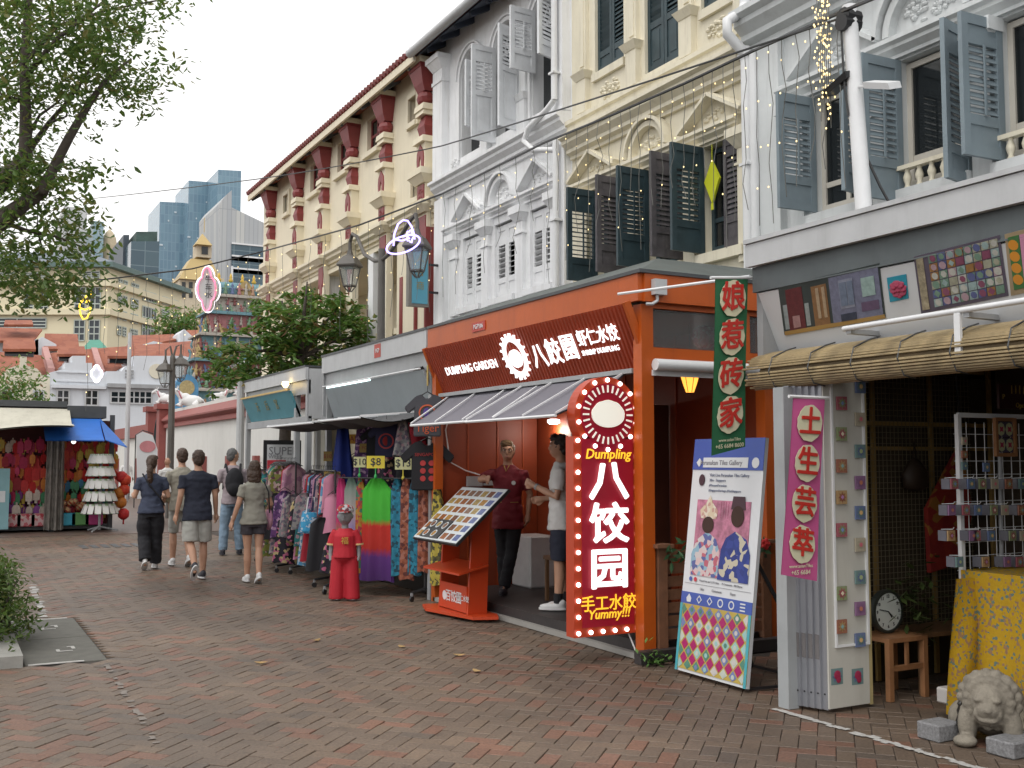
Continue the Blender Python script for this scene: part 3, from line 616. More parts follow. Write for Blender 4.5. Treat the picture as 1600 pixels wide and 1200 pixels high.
for y in (21.05, 24.2): MB().box(FX-.04, FX+.3, y, y+.3, 3.4, 6.05).build('loggia_column', white_pl, rb)
bal = MB(); bal.lathe((0, 0, 0), [(.06, 0), (.06, .04), (.035, .08), (.075, .22), (.06, .34), (.035, .5), (.06, .56), (.06, .6)], 10); me = bal.mesh('baluster', redb_pl, smooth=True)
for k in range(22):
    y = 20.0+k*.34
    if 20.95 < y < 21.45 or 24.1 < y < 24.6: continue
    inst('baluster', me, rb, (FX+.15, y, 3.6))
m = MB(); m.box(FX+.03, FX+.27, 19.8, 27.9, 4.2, 4.32); m.box(FX+.03, FX+.27, 19.8, 27.9, 3.46, 3.6); m.build('balustrade_rail', redb_pl, rb)
m = MB(); relief(m, 18.35, 4.3, .25, .9, 40, x=FX-.02); m.build('stucco_ornament', white_pl, rb)
m = MB(); m.box(FX+1.75, FX+1.8, 22.0, 23.2, 3.45, 5.6); m.box(FX+1.75, FX+1.8, 25.0, 26.2, 3.45, 5.6); m.build('loggia_door', maroon, rb)
x, z = FX-.42, 9.22
m = MB(); m.prism([(x, 17.95, z), (x, 17.95, z+.12), (FX+5, 17.95, z+2.3), (FX+5, 17.95, z+2.1)], (0, 12.3, 0)); m.build('roof', tile_roof, rb)
m = MB(); m.prism([(x+.08, 17.9, z-.03), (FX+.1, 17.9, z+.3), (FX+.1, 17.9, z+.34), (x+.08, 17.9, z)], (0, 12.3, 0)); m.build('soffit', mat('dark_soffit', (.05, .055, .06), .8), rb)
MB().box(x-.03, x+.02, 17.95, 30.25, z-.09, z+.06).build('fascia_board', redb_pl, rb)
tl = MB(); tl.tube([(-.07, 0, .02), (.5, 0, .22)], .06, 8); me = tl.mesh('tile_end', mat('dark_red_tile', (.20, .045, .04), .6, v=.2), smooth=False)
for k in range(71): inst('tile_end', me, rb, (x, 18.0+k*.174, z+.10))
rf = MB(); rf.bar((x+.05, 0, z-.06), (FX, 0, z+.2), .08, .11); me = rf.mesh('rafter', mat('rafter_paint', (.16, .18, .2), .7))
for k in range(10): inst('rafter', me, rb, V((0, 18.4+k*1.3, 0)))
# ------------------------------------------------------------------ stalls (kiosks) in front of the houses
def atpl(u, v, p0, nrm):
    d = FWD + RGT*((u-800)/FPX) + UPV*((600-v)/FPX); o = V((0, 0, CAMH)); t = (V(p0)-o).dot(V(nrm))/d.dot(V(nrm)); return o+d*t
KX = 5.09
neon_white = mat('lit_white_letters', (1, .98, .98), .4, v=0, e=.9)
deck = mat('dark_deck', (.035, .03, .03), .6, v=.2, s=6, b=.2)
panel_red = mat('corrugated_rust_red', (.30, .040, .012), .45, v=.12, s=5)
awn_grey = mat('grey_awning_cloth', (.155, .15, .175), .85, v=.08, s=2, streak=.15)
dark_cloth = mat('dark_canopy_cloth', (.10, .10, .105), .9, v=.1, s=2)
# --- dumpling stall
ds = thing('dumpling_stall', 'orange dumpling stall with corrugated sign panel and grey awning', 'stall', (5.8, 9.35, 0))
D0, D1, DB = 7.2, 11.48, 6.55
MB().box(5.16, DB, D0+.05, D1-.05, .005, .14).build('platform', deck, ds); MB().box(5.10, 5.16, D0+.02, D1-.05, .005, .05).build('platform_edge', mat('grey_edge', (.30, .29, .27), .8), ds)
for x0, x1, y0, y1 in ((5.10, 5.22, D0, D0+.12), (6.43, 6.55, D0, D0+.12), (5.10, 5.2, D1-.1, D1)): MB().box(x0, x1, y0, y1, 0, 2.95).build('post', orange, ds)
MB().box(DB-.04, DB, D0+.12, D1, .14, 2.95).build('back_wall', orange_shaded, ds); MB().box(5.2, DB-.05, D1-.05, D1-.01, .14, 2.95).build('end_wall', orange_shaded, ds)
m = MB()
for y in (8.6, 9.5, 10.4): m.box(DB-.052, DB-.041, y-.012, y+.012, .14, 2.9)
for x in (5.55, 5.95, 6.3): m.box(x-.01, x+.01, D1-.062, D1-.051, .14, 2.9)
m.build('wall_battens', mat('batten_paint', (.33, .055, .012), .5), ds, kind='stuff')
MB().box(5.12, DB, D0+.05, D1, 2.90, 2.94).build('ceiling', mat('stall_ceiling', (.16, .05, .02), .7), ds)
MB().box(5.045, 5.095, D0-.03, D1+.02, 2.97, 3.20).build('fascia', orange, ds); MB().box(5.095, 6.62, D0-.06, D0-.01, 2.965, 3.20).build('side_fascia', orange, ds)
m = MB(); m.prism([(5.03, D0-.08, 3.2), (6.7, D0-.08, 3.2), (6.7, D1+.02, 3.2), (5.03, D1+.02, 3.2)], (0, 0, .03)); m.build('roof_edge', dark_steel, ds)
m = MB(); a = [(5.06, D0-.05, 3.231), (7.9, D0-.05, 3.231), (7.9, D1, 3.231), (5.06, D1, 3.231)]; b = [(5.75, D0+.65, 3.50), (7.9, D0+.65, 3.50), (7.9, D1-.1, 3.50), (5.75, D1-.1, 3.50)]
m.add(a+b, [(0,1,5,4),(1,2,6,5),(2,3,7,6),(3,0,4,7),(4,5,6,7),(3,2,1,0)]); m.build('roof', mat('green_grey_roof', (.085, .10, .095), .6, v=.25, s=3, streak=.4), ds)
m = MB()   # corrugated sign panel, leaning back towards its lower edge
tx, bx, tz, bz = 4.985, 5.215, 2.955, 2.43; y = 11.44; k = 0; pv = []
up_p = V((tx-bx, 0, tz-bz)).normalized(); np_ = V((-up_p.z, 0, up_p.x))
yy = 7.28
while yy <= 11.44:
    for off in (0, 0, .016, .016): pass
    yy += .001+99
ys = []; y = 7.28; s_ = 0
while y < 11.44: ys += [(y, 0), (y+.026, 0), (y+.032, .016), (y+.052, .016)]; y += .058
pts = []
for yv, of in ys: pts.append((V((bx, yv, bz))+np_*of, V((tx, yv, tz))+np_*of))
fv = [p for pr in pts for p in pr]; m.add(fv, [(2*i, 2*i+1, 2*i+3, 2*i+2) for i in range(len(pts)-1)])
m.build('corrugated_sign_panel', panel_red, ds)
m = MB(); 
for yv in (7.255, 11.455): m.bar((bx, yv, bz-.01), (tx, yv, tz+.01), .04, .06, up=(1, 0, 0))
m.bar((bx, 7.26, bz-.015), (bx, 11.46, bz-.015), .05, .03); m.build('sign_frame', orange, ds, kind='stuff')
SP0 = V((tx, 9, tz))+np_*.03
def sp(u, v): return atpl(u, v, SP0, np_)
RD = (0, -1, 0)
text('DUMPLING GARDEN', .135, neon_white, ds, sp(735, 575), RD, up_p, bold=.004, depth=.008, squash=1.02)
text('八', .27, neon_white, ds, sp(843, 558), RD, up_p, depth=.008, fat=.014); text('餃', .27, neon_white, ds, sp(866, 552), RD, up_p, depth=.008, fat=.012); text('園', .27, neon_white, ds, sp(890, 545), RD, up_p, depth=.008, fat=.011)
text('虾仁水饺', .165, neon_white, ds, sp(933, 526), RD, up_p, depth=.006, fat=.012); text('SHRIMP DUMPLING', .07, neon_white, ds, sp(938, 548), RD, up_p, bold=.003, depth=.006)
c = sp(806, 557); m = MB(); rr = RD
def disc_pts(c, r, R_, U_, n=24, sx=1, sy=1): return [V(c)+V(R_)*(r*sx*cos(2*pi*i/n))+V(U_)*(r*sy*sin(2*pi*i/n)) for i in range(n)]
o_, i_ = disc_pts(c, .215, rr, up_p, 32), disc_pts(c, .165, rr, up_p, 32)
for i in range(32): m.prism([o_[i], o_[(i+1) % 32], i_[(i+1) % 32], i_[i]], np_*.02)
for i in range(18):
    a = 2*pi*i/18; dr_ = V(rr)*cos(a)+up_p*sin(a); m.bar(c+dr_*.21+np_*.01, c+dr_*.25+np_*.01, .03, .02)
m.prism(disc_pts(c-up_p*.02, .12, rr, up_p, 20, 1, .8), np_*.02); m.build('round_emblem', neon_white, ds)
MB().box(5.035, 5.045, 9.97, 10.28, 3.03, 3.13).build('stall_number_plate', mat('red_plate', (.45, .05, .03), .5), ds)
text('PGP/#6', .075, white_metal, ds, (5.032, 10.125, 3.08), RD, (0, 0, 1), depth=.003)
def awning(parent, ya0, ya1, xa, za, yb0, yb1, xb, zb, k, ribs=3, sag=.05, name='awning'):
    a = MB(); f = lambda s, t: V((xa+(xb-xa)*t, (ya0+(ya1-ya0)*s)*(1-t)+(yb0+(yb1-yb0)*s)*t, za+(zb-za)*t-sag*sin(pi*t)*(.6+.4*sin(pi*s*ribs)**2)))
    a.sheet(f, 24, 8); a.sheet(lambda s, t: f(s, t)-V((0, 0, .012)), 24, 8)
    o = a.build(name, k, parent, smooth=True)
    b = MB(); b.tube([(xb, yb0, zb-.01), (xb, yb1, zb-.01)], .014, 6); b.build('front_bar', white_metal, o)
    for i in range(ribs+1):
        s = i/ribs; p0 = f(s, 0)+V((0, 0, .012)); p1 = f(s, 1)+V((0, 0, .012)); MB().bar(p0, p1, .014, .014).build('awning_arm', white_metal, o)
    return o
awning(ds, 7.5, 9.3, 5.16, 2.40, 7.46, 9.15, 4.42, 2.02, awn_grey, 3); awning(ds, 9.0, 11.1, 5.16, 2.38, 8.75, 10.7, 4.5, 2.03, awn_grey, 3)
MB().box(5.10, 5.2, 7.35, 11.3, 2.38, 2.42).build('awning_box', grey_metal, ds)
# side towards the camera: window strip, roller blind, slatted fence
m = MB(); m.box(5.22, 6.43, D0, D0+.06, 2.92, 2.965); m.box(5.22, 6.43, D0, D0+.06, 2.49, 2.59); m.box(6.2, 6.27, D0, D0+.06, 2.59, 2.92); m.build('window_frame', orange, ds)
for x0, x1 in ((5.225, 6.195), (6.275, 6.425)): MB().box(x0, x1, D0+.025, D0+.033, 2.595, 2.915).build('pane', mat('clear_glass', (.75, .8, .8), .05, v=0, trans=.9), ds)
m = MB(); m.tube([(5.2, D0-.05, 2.44), (6.5, D0-.05, 2.44)], .05, 12); shade_auto(m.build('roller_blind', white_metal, ds)); MB().box(5.2, 6.5, D0-.02, D0, 2.35, 2.40).build('blind_valance', white_metal, ds)
fence_w = mat('brown_fence_wood', (.19, .085, .045), .65, v=.25, s=8, streak=.2)
for x in (5.24, 6.36): MB().box(x, x+.09, D0-.02, D0+.06, .1, .92).build('fence_post', fence_w, ds)
for x in (5.20, 6.32): MB().box(x, x+.17, D0-.06, D0+.10, .92, .95).build('fence_cap', fence_w, ds)
sl = MB().box(0, 1.03, 0, .025, 0, .085).mesh('fence_slat', fence_w)
for i in range(7): inst('fence_slat', sl, ds, (5.33, D0+.01, .16+i*.108))
MB().box(5.0, 6.6, D0-.10, D0-.0, .0, .10).build('plinth', deck, ds)
MB().box(5.16, 5.28, D0-.12, D0-.061, 3.02, 3.15).build('junction_box', pale_metal, ds); m = MB(); m.tube([(5.2, D0-.09, 3.02), (5.2, D0-.09, 2.97), (5.15, D0-.09, 2.94), (5.1, D0-.07, 2.94)], .014, 6); m.build('conduit', pale_metal, ds)
# inner partitions and doors seen through the side opening
brown_in = mat('dark_brown_panel', (.075, .028, .016), .5, v=.2, s=4)
MB().box(5.62, DB-.06, 8.7, 8.74, .14, 2.2).build('partition', brown_in, ds); MB().box(5.34, 5.46, 8.66, 8.72, .14, 2.2).build('black_door_post', black_metal, ds)
for x in (5.9, 6.2): MB().box(x-.004, x+.004, 8.694, 8.70, .2, 2.15).build('partition_joint', black_metal, ds)
# sockets and wires on the end wall
o = MB().box(5.52, 5.72, D1-.10, D1-.065, 1.33, 1.45).box(5.74, 5.9, D1-.11, D1-.065, 1.34, 1.46).build('socket_box', grey_metal, ds)
m = MB(); m.tube([(5.32, D1-.08, 2.3), (5.24, D1-.08, 2.0), (5.3, D1-.08, 1.62), (5.5, D1-.08, 1.52), (5.75, D1-.08, 1.45)], .008, 5); m.build('loose_cable', white_metal, ds)
# ceiling lamps that are lit
def stall_lamp(x, y, z, r, label, power):
    o = MB().lathe((x, y, z), [(r*.7, 0), (r, .02), (r, .05), (r*.6, .06)], 20).single('ceiling_lamp', lamp_white, label, 'lamp', 'lit stall lamps')
    l_ = bpy.data.lights.new('lamp_light', 'POINT'); l_.energy = power; l_.color = (1, .93, .82); l_.shadow_soft_size = r; q_ = bpy.data.objects.new('lamp_light', l_); C.objects.link(q_); q_.parent = o; q_.location = (0, 0, -.08)
p = at(865, 660, Y=10.9); stall_lamp(p.x, p.y, p.z-.02, .075, 'lit round white lamp over the man in the white shirt', 6)
p = at(820, 656, Y=10.3); stall_lamp(p.x, p.y, p.z+.03, .06, 'smaller lit white lamp beside the awning arm in the dumpling stall', 3)
# --- light box sign
lb = thing('light_box_sign', 'tall red lit sign with bulb border reading Dumpling and Yummy', 'sign', (4.84, 7.38, .2))
LX0, LX1, LY, LZ0, LZ1 = 4.51, 5.165, 7.38, .22, 1.84; cx, cz, cr = (LX0+LX1)/2, 2.02, .315
sign_red = mat('lit_sign_red', (.30, .006, .02), .4, v=0, e=.10); sign_or = mat('sign_orange_border', (.42, .045, .012), .4, v=.05, e=.02); yellow_l = mat('lit_yellow_letters', (1, .62, .04), .4, v=0, e=.5)
MB().box(LX0, LX1, LY-.05, LY+.07, LZ0, LZ1).build('box_frame', sign_or, lb); MB().box(LX0+.075, LX1-.075, LY-.056, LY-.051, LZ0+.075, LZ1-.02).build('sign_face', sign_red, lb)
m = MB(); m.prism(disc_pts((cx, LY-.05, cz), cr, (1, 0, 0), (0, 0, 1), 40), (0, .12, 0)); m.build('round_head', sign_or, lb)
m = MB(); m.prism(disc_pts((cx, LY-.062, cz), cr-.055, (1, 0, 0), (0, 0, 1), 40), (0, .01, 0)); m.build('round_face', sign_red, lb)
ray_w = mat('lit_cream', (.95, .93, .82), .4, v=0, e=.25)
for i in range(28):
    a = 2*pi*i/28; d_ = V((cos(a), 0, sin(a))); c0 = V((cx, LY-.066, cz)); MB().bar(c0+d_*.185, c0+d_*.245, .014, .006, up=(0, 1, 0)).build('sunray', ray_w, lb)
m = MB(); pts = []
for i in range(36):
    a = 2*pi*i/36; r = .155*(1+.045*abs(sin(a*5)) if sin(a) > -.1 else 1); pts.append(V((cx+r*1.03*cos(a), LY-.072, cz-.01+r*(.82 if sin(a) > 0 else .62)*sin(a))))
m.prism(pts, (0, .008, 0)); m.build('dumpling_picture', ray_w, lb)
bulb = MB().ell((0, 0, 0), (.019, .019, .019), 8, 6).mesh('bulb', lamp_white, smooth=True)
nb = 13
for i in range(nb):
    z = LZ0+.035+i*(LZ1-LZ0-.07)/(nb-1)
    for x in (LX0+.036, LX1-.036): inst('bulb', bulb, lb, (x, LY-.062, z))
for i in range(1, 5): inst('bulb', bulb, lb, (LX0+.036+i*(LX1-LX0-.072)/5, LY-.062, LZ0+.036))
for i in range(14):
    a = 2*pi*(i+.5)/14; inst('bulb', bulb, lb, (cx+(cr-.027)*cos(a), LY-.062, cz+(cr-.027)*sin(a)))
XR = (1, 0, 0); ZU = (0, 0, 1)
def lz(v): return at(943, v, Y=LY).z
text('Dumpling', .115, yellow_l, lb, (cx, LY-.062, lz(710)), XR, ZU, bold=.014, shear=.2)
for ch_, v in (('八', 754), ('饺', 821), ('园', 891)): text(ch_, .345, neon_white, lb, (cx, LY-.075, lz(v)+.0), XR, ZU, depth=.006, fat=.026, squash=1.15)
text('手工水餃', .135, yellow_l, lb, (cx, LY-.062, lz(942)), XR, ZU, depth=.004, fat=.010); text('Yummy!!!', .105, yellow_l, lb, (cx, LY-.062, lz(958)), XR, ZU, bold=.014, shear=.2)
m = MB(); m.tube([(LX1+.03, LY+.02, .3), (LX1+.03, LY+.02, 2.3)], .015, 6); m.build('support_pole', grey_metal, lb)
for z in (.5, 1.1, 1.75): MB().box(LX1, LX1+.05, LY-.01, LY+.05, z-.02, z+.02).build('clamp', black_metal, lb)
m = MB(); m.tube([(LX1-.1, LY, .22), (LX1-.06, LY-.06, .06), (LX1+.02, LY-.06, .03), (LX1+.0, LY-.02, .15)], .007, 5); m.build('power_cable', white_metal, lb)
# --- grey stall (clothing)
gs = thing('grey_clothing_stall', 'grey steel clothing stall with dark sagging canopy left of the orange stall', 'stall', (5.8, 13.5, 0))
G0, G1 = 11.5, 15.48
MB().box(5.04, 5.09, G0+.03, G1, 2.95, 3.2).build('fascia', pale_metal, gs); MB().box(5.03, 7.0, G0+.03, G1+.02, 3.2, 3.23).build('roof', dark_steel, gs); MB().box(5.06, 7.0, G1-.03, G1+.01, 2.3, 3.195).build('end_panel', grey_metal, gs)
m = MB(); m.prism([(5.09, G0+.03, 2.95), (5.12, G0+.03, 2.95), (5.12, G0+.03, 2.72), (5.09, G0+.03, 2.72)], (0, G1-G0-.06, 0)); m.build('upper_panel', grey_metal, gs)
m = MB(); m.prism([(5.0, G0+.03, 2.72), (5.03, G0+.03, 2.72), (5.2, G0+.03, 2.22), (5.17, G0+.03, 2.22)], (0, G1-G0-.3, 0)); m.build('sign_panel', mat('blue_grey_panel', (.30, .34, .36), .5, v=.06, streak=.2), gs)
m = MB(); m.tube([(4.99, G0+.1, 2.735), (4.99, G1-.2, 2.735)], .012, 6); m.build('strip_rail', white_metal, gs)
m = MB(); m.tube([(5.0, 13.3, 2.715), (5.0, 15.1, 2.715)], .012, 6); m.build('lit_tube', mat('cool_tube', (.8, 1, .97), .4, v=0, e=3), gs)
for y in (G0+.06, G1-.06): MB().box(5.1, 5.18, y-.04, y+.04, 0, 2.95).build('post', grey_metal, gs)
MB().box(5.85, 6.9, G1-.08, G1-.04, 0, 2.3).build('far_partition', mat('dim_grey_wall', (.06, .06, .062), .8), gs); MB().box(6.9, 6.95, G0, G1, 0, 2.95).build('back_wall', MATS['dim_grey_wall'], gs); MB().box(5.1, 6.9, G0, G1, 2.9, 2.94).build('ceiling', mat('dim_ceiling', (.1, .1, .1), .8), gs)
awning(gs, 11.7, 13.4, 5.12, 2.22, 11.9, 13.5, 4.35, 2.16, dark_cloth, 2, sag=.14, name='canopy'); awning(gs, 13.3, 15.3, 5.12, 2.22, 13.4, 15.6, 4.25, 2.14, dark_cloth, 2, sag=.12, name='canopy')
MB().box(5.036, 5.039, 13.02, 13.25, 3.0, 3.18).build('stall_number_plate', MATS['red_plate'], gs); text('PGP', .08, white_metal, gs, (5.033, 13.13, 3.09), RD, ZU)
def flood(u, v, Y, label, s=1):
    p = at(u, v, Y=Y); t = thing('floodlight', label, 'floodlight', p, 'floodlights on the stall fronts')
    m = MB(); m.prism([p+V((-.02, -.12*s, -.08*s)), p+V((-.02, .12*s, -.08*s)), p+V((-.10*s, .12*s, .07*s)), p+V((-.10*s, -.12*s, .07*s))], V((.04, 0, .02))); m.build('lamp_housing', black_metal, t)
    m = MB(); m.tube([p+V((-.03, -.13*s, 0)), p+V((.05, -.13*s, .05)), p+V((.05, .13*s, .05)), p+V((-.03, .13*s, 0))], .008, 5); m.build('yoke', black_metal, t)
    m = MB(); m.box(p.x+.03, 5.12, p.y-.02, p.y+.02, p.z+.03, p.z+.07); m.box(p.x+.03, p.x+.10, p.y-.05, p.y+.05, p.z+.1, p.z+.2); m.build('bracket', grey_metal, t)
flood(662, 585, 11.75, 'black floodlight beside the corrugated orange sign'); flood(528, 612, 15.1, 'black floodlight at the far end of the grey stall')
# white gap sheeting and the teal sign stall
ts = thing('teal_sign_stall', 'far grey stall with faded teal sign board and open frame', 'stall', (5.6, 18.4, 0))
T0, T1 = 16.3, 20.2
MB().box(5.04, 5.09, T0, T1, 2.92, 3.12).build('fascia', pale_metal, ts); MB().box(5.03, 6.6, T0, T1, 3.12, 3.15).build('roof', dark_steel, ts); MB().box(5.09, 5.13, T0, T1, 2.7, 2.92).build('upper_panel', grey_metal, ts); MB().box(5.1, 6.6, T0, T0+.04, 2.3, 3.1).build('end_panel', pale_metal, ts)
teal_b = mat('faded_teal_board', (.10, .30, .36), .5, v=.1, streak=.2)
m = MB(); m.prism([(4.98, 17.0, 2.78), (5.02, 17.0, 2.78), (5.2, 17.0, 2.36), (5.16, 17.0, 2.36)], (0, 3.1, 0)); m.build('sign_board', teal_b, ts)
m = MB(); m.bar((4.97, 16.97, 2.8), (4.97, 20.13, 2.8), .03, .03); m.build('sign_trim', mat('gold_trim', (.5, .33, .08), .4), ts)
upt = V((-.18, 0, .42)).normalized(); ntt = V((-upt.z, 0, upt.x))
for i, ch_ in enumerate('天后宮'): text(ch_, .2, mat('dull_gold', (.28, .26, .12), .5), ts, V((5.065, 19.2-i*.62, 2.6))+ntt*.02, RD, upt, depth=.004)
for y, x in ((T0+.06, 5.12), (17.05, 5.14), (T1-.06, 5.12), (T0+.06, 6.5), (T1-.06, 6.5)): MB().box(x-.04, x+.04, y-.05, y+.05, 0, 2.92).build('post', grey_metal, ts)
MB().box(5.09, 5.15, T0, T1, 2.22, 2.34).build('beam', grey_metal, ts)
gp = MB(); gp.sheet(lambda s, t: V((5.15+.9*s, 15.6+.55*s+.05*sin(9*t), 3.02-.75*t+.06*sin(7*s+2*t)-.1*s)), 14, 10); gp.sheet(lambda s, t: V((5.16+.9*s, 15.61+.55*s+.05*sin(9*t), 3.02-.75*t+.06*sin(7*s+2*t)-.1*s)), 14, 10)
gp.single('white_tarpaulin', mat('dirty_white_tarp', (.55, .55, .55), .7, v=.15, streak=.3), 'crumpled dirty white tarpaulin filling the gap between grey stall and teal sign stall', 'tarpaulin', smooth=True)
p = at(446, 601, X=4.95); o = MB().lathe(p, [(.02, -.05), (.06, 0), (.05, .05)], 12).single('spot_lamp', lamp_warm, 'small lit spot lamp above the teal sign', 'lamp')
# ------------------------------------------------------------------ menu stand
ms = thing('menu_stand', 'orange menu stand with sloping photo menu in front of the dumpling stall', 'menu stand', (4.88, 10.25, 0))
stand_or = mat('stand_orange', (.52, .055, .012), .4, v=.06)
m = MB(); m.prism([(4.62, 10.55, .03), (4.78, 9.72, .03), (5.02, 9.62, .03), (5.1, 9.8, .03), (5.1, 10.8, .03), (4.72, 10.86, .03)], (0, 0, .03)); m.build('foot', stand_or, ms)
for y in (9.88, 10.58):
    m = MB(); m.prism([(4.80, y, .061), (5.02, y, .061), (5.06, y, 1.28), (4.86, y, 1.10)], (0, .03, 0)); m.build('side_panel', stand_or, ms)
MB().box(4.80, 4.83, 9.91, 10.58, .07, .34).build('front_panel', stand_or, ms); m = MB(); m.prism([(4.66, 9.80, .47), (5.0, 9.80, .55), (5.0, 10.7, .55), (4.66, 10.7, .47)], (0, 0, .02)); m.build('shelf', stand_or, ms)
text('百饺園', .13, white_metal, ms, (4.797, 10.22, .20), RD, ZU, bold=.01, depth=.003); text('虾仁水饺', .07, white_metal, ms, (4.797, 9.99, .21), RD, ZU, depth=.003)
m = MB(); m.prism(disc_pts((4.798, 10.45, .2), .05, RD, ZU, 16), (.003, 0, 0)); m.build('printed_mark', white_metal, ms)
B0 = V((4.5, 10.63, .81)); BU = V((.6, 0, .54)); BR = V((0, -1.09, 0)); bn = V((-.54, 0, .6)).normalized()
m = MB(); m.prism([B0, B0+BR, B0+BR+BU, B0+BU], -bn*.03); m.build('menu_board', black_metal, ms)
lam = mat('laminated_menu', (.62, .66, .68), .18, v=.05); m = MB(); m.prism([B0+BR*.01+BU*.015+bn*.001, B0+BR*.99+BU*.015+bn*.001, B0+BR*.99+BU*.985+bn*.001, B0+BR*.01+BU*.985+bn*.001], bn*.003); m.build('menu_sheet', lam, ms)
foods = [mat('dish_photo_%d' % i, c, .25, v=.4, s=40) for i, c in enumerate(((.26, .09, .03), (.36, .19, .05), (.16, .07, .04), (.34, .24, .08), (.22, .13, .09), (.10, .13, .28)))]
for r in range(6):
    for c in range(7):
        if r < 2 and 1 <= c <= 3: continue
        a = .03+c*.137; b = .05+r*.155; p = B0+BR*a+BU*b+bn*.0045
        m = MB(); m.prism([p, p+BR*.105, p+BR*.105+BU*.105, p+BU*.105], bn*.001); m.build('dish_photo', foods[5 if c == 6 else R.randrange(5)], ms)
p = B0+BR*.13+BU*.04+bn*.0045; m = MB(); m.prism([p, p+BR*.42, p+BR*.42+BU*.32, p+BU*.32], bn*.012); m.build('small_menu', black_metal, ms)
for i, (a, b) in enumerate(((.22, .11), (.40, .11), (.2, .27), (.33, .27), (.48, .26))):
    c = B0+BR*a+BU*b+bn*.017; m = MB(); m.prism(disc_pts(c, .05, BR.normalized(), BU.normalized(), 16), bn*.002); m.prism(disc_pts(c+bn*.002, .037, BR.normalized(), BU.normalized(), 12), bn*.002); o = m.build('plate_photo', [lam, foods[i % 5]], ms)
    for k, pl in enumerate(o.data.polygons): pl.material_index = 0 if k < 18 else 1
# chair inside the stall
chs = thing('brown_chair', 'brown wooden chair behind the men inside the dumpling stall', 'chair', (5.95, 9.75, .14))
cw = mat('chair_wood', (.16, .085, .04), .5, v=.2, s=6)
for x in (5.77, 6.1):
    for y in (9.6, 9.93): MB().bar((x, y, .14), (x, y, .58 if x > 6 else .58), .035, .035).build('leg', cw, chs)
MB().box(5.74, 6.13, 9.57, 9.96, .58, .62).build('seat', cw, chs); MB().box(6.1, 6.13, 9.58, 9.95, .8, 1.08).build('backrest', cw, chs)
for y in (9.6, 9.93): MB().bar((6.115, y, .62), (6.115, y, 1.08), .03, .03).build('back_post', cw, chs)
wb = MB().box(6.1, 6.45, 10.9, 11.35, .14, .75).build('storage_tub', mat('white_tub', (.6, .6, .6), .4), None); bevel(wb, .02); tag(wb, 'white plastic tub on the floor behind the man in the red shirt', 'tub')
# hanging lanterns
def lantern(u, v, Y, r, h, k, label, emit=0):
    p = at(u, v, Y=Y); t = thing('paper_lantern', label, 'lantern', p, 'lanterns in the dumpling stall')
    if emit: prof = [(r*.45, -h/2), (r*.75, 0), (r, h/2)]
    else: prof = [(r*.45, -h/2), (r*.85, -h*.32), (r, 0), (r*.85, h*.32), (r*.45, h/2)]
    shade_auto(MB().lathe(p, prof, 14).build('shade', k, t)); m = MB(); m.tube([p+V((0, 0, h/2)), V((p.x, p.y, 2.9))], .004, 4); m.build('cord', black_metal, t)
    for i in range(7):
        a = 2*pi*i/7; MB().tube([p+V((q_[0]*cos(a)*1.01, q_[0]*sin(a)*1.01, q_[1])) for q_ in prof], .004, 4).build('rib', wood_warm, t)
    return t
lantern(1078, 601, 7.75, .085, .14, mat('lit_amber_shade', (1, .42, .06), .6, v=.1, e=1.6), 'lit amber lantern hanging in the side opening of the dumpling stall', 1)
lantern(1100, 527, 7.75, .12, .20, pattern_mat('red_floral_paper', [(.34, .03, .05), (.42, .06, .08), (.36, .03, .05), (.55, .3, .3)], 40), 'red floral paper lantern behind the side window of the dumpling stall')
m = MB(); p = at(1135, 640, Y=7.9); m.lathe(p, [(.012, -.18), (.03, -.12), (.012, -.06), (.03, 0), (.012, .08), (.004, .25)], 8); m.single('red_tassel', mat('red_silk', (.5, .02, .02), .6), 'red tassel hanging right of the lit amber lantern', 'tassel')
# garland on the fence
gl = thing('flower_garland', 'artificial leaf garland with a red rose on the slatted fence', 'garland', (5.9, 7.1, .9))
leafg = mat('garland_leaf', (.05, .12, .05), .6, v=.3, s=30)
m = MB()
for i in range(90):
    t = i/89; x = 5.3+t*1.05; z = .86+.06*sin(9*t)-.10*sin(pi*t); p = V((x+R.gauss(0, .03), 7.12+R.gauss(0, .025), z+R.gauss(0, .05))); a = R.uniform(0, 6); b = R.uniform(-1, 1); d_ = V((cos(a), sin(a)*.5, b)).normalized()*.05; s_ = d_.cross(V((0, 1, .2))).normalized()*.018; m.add([p-d_, p+s_, p+d_, p-s_], [(0, 1, 2, 3)])
m.build('leaves', leafg, gl, kind='stuff')
p = at(1195, 850, Y=7.1); m = MB(); m.ell(p, (.035, .03, .035), 10, 6); [m.ell(p+V((.03*cos(a), -.01, .03*sin(a))), (.025, .015, .025), 8, 4) for a in (0, 1.3, 2.5, 3.8, 5)]; m.build('rose', mat('rose_red', (.5, .02, .02), .6), gl)
# weeds by the corner post
wd = MB()
for i in range(70):
    p = V((5.1+R.gauss(0, .09), 7.03+R.gauss(0, .04), abs(R.gauss(0, .07))+.01)); a = R.uniform(0, 6); d_ = V((cos(a), sin(a), R.uniform(-.2, .8))).normalized()*.035; s_ = d_.cross(V((0, .3, 1))).normalized()*.014; wd.add([p-d_, p+s_, p+d_, p-s_], [(0, 1, 2, 3)])
wd.single('weed_tuft', mat('weed_green', (.07, .16, .03), .6, v=.3, s=30), 'tuft of green weeds at the foot of the orange corner post', 'weed')
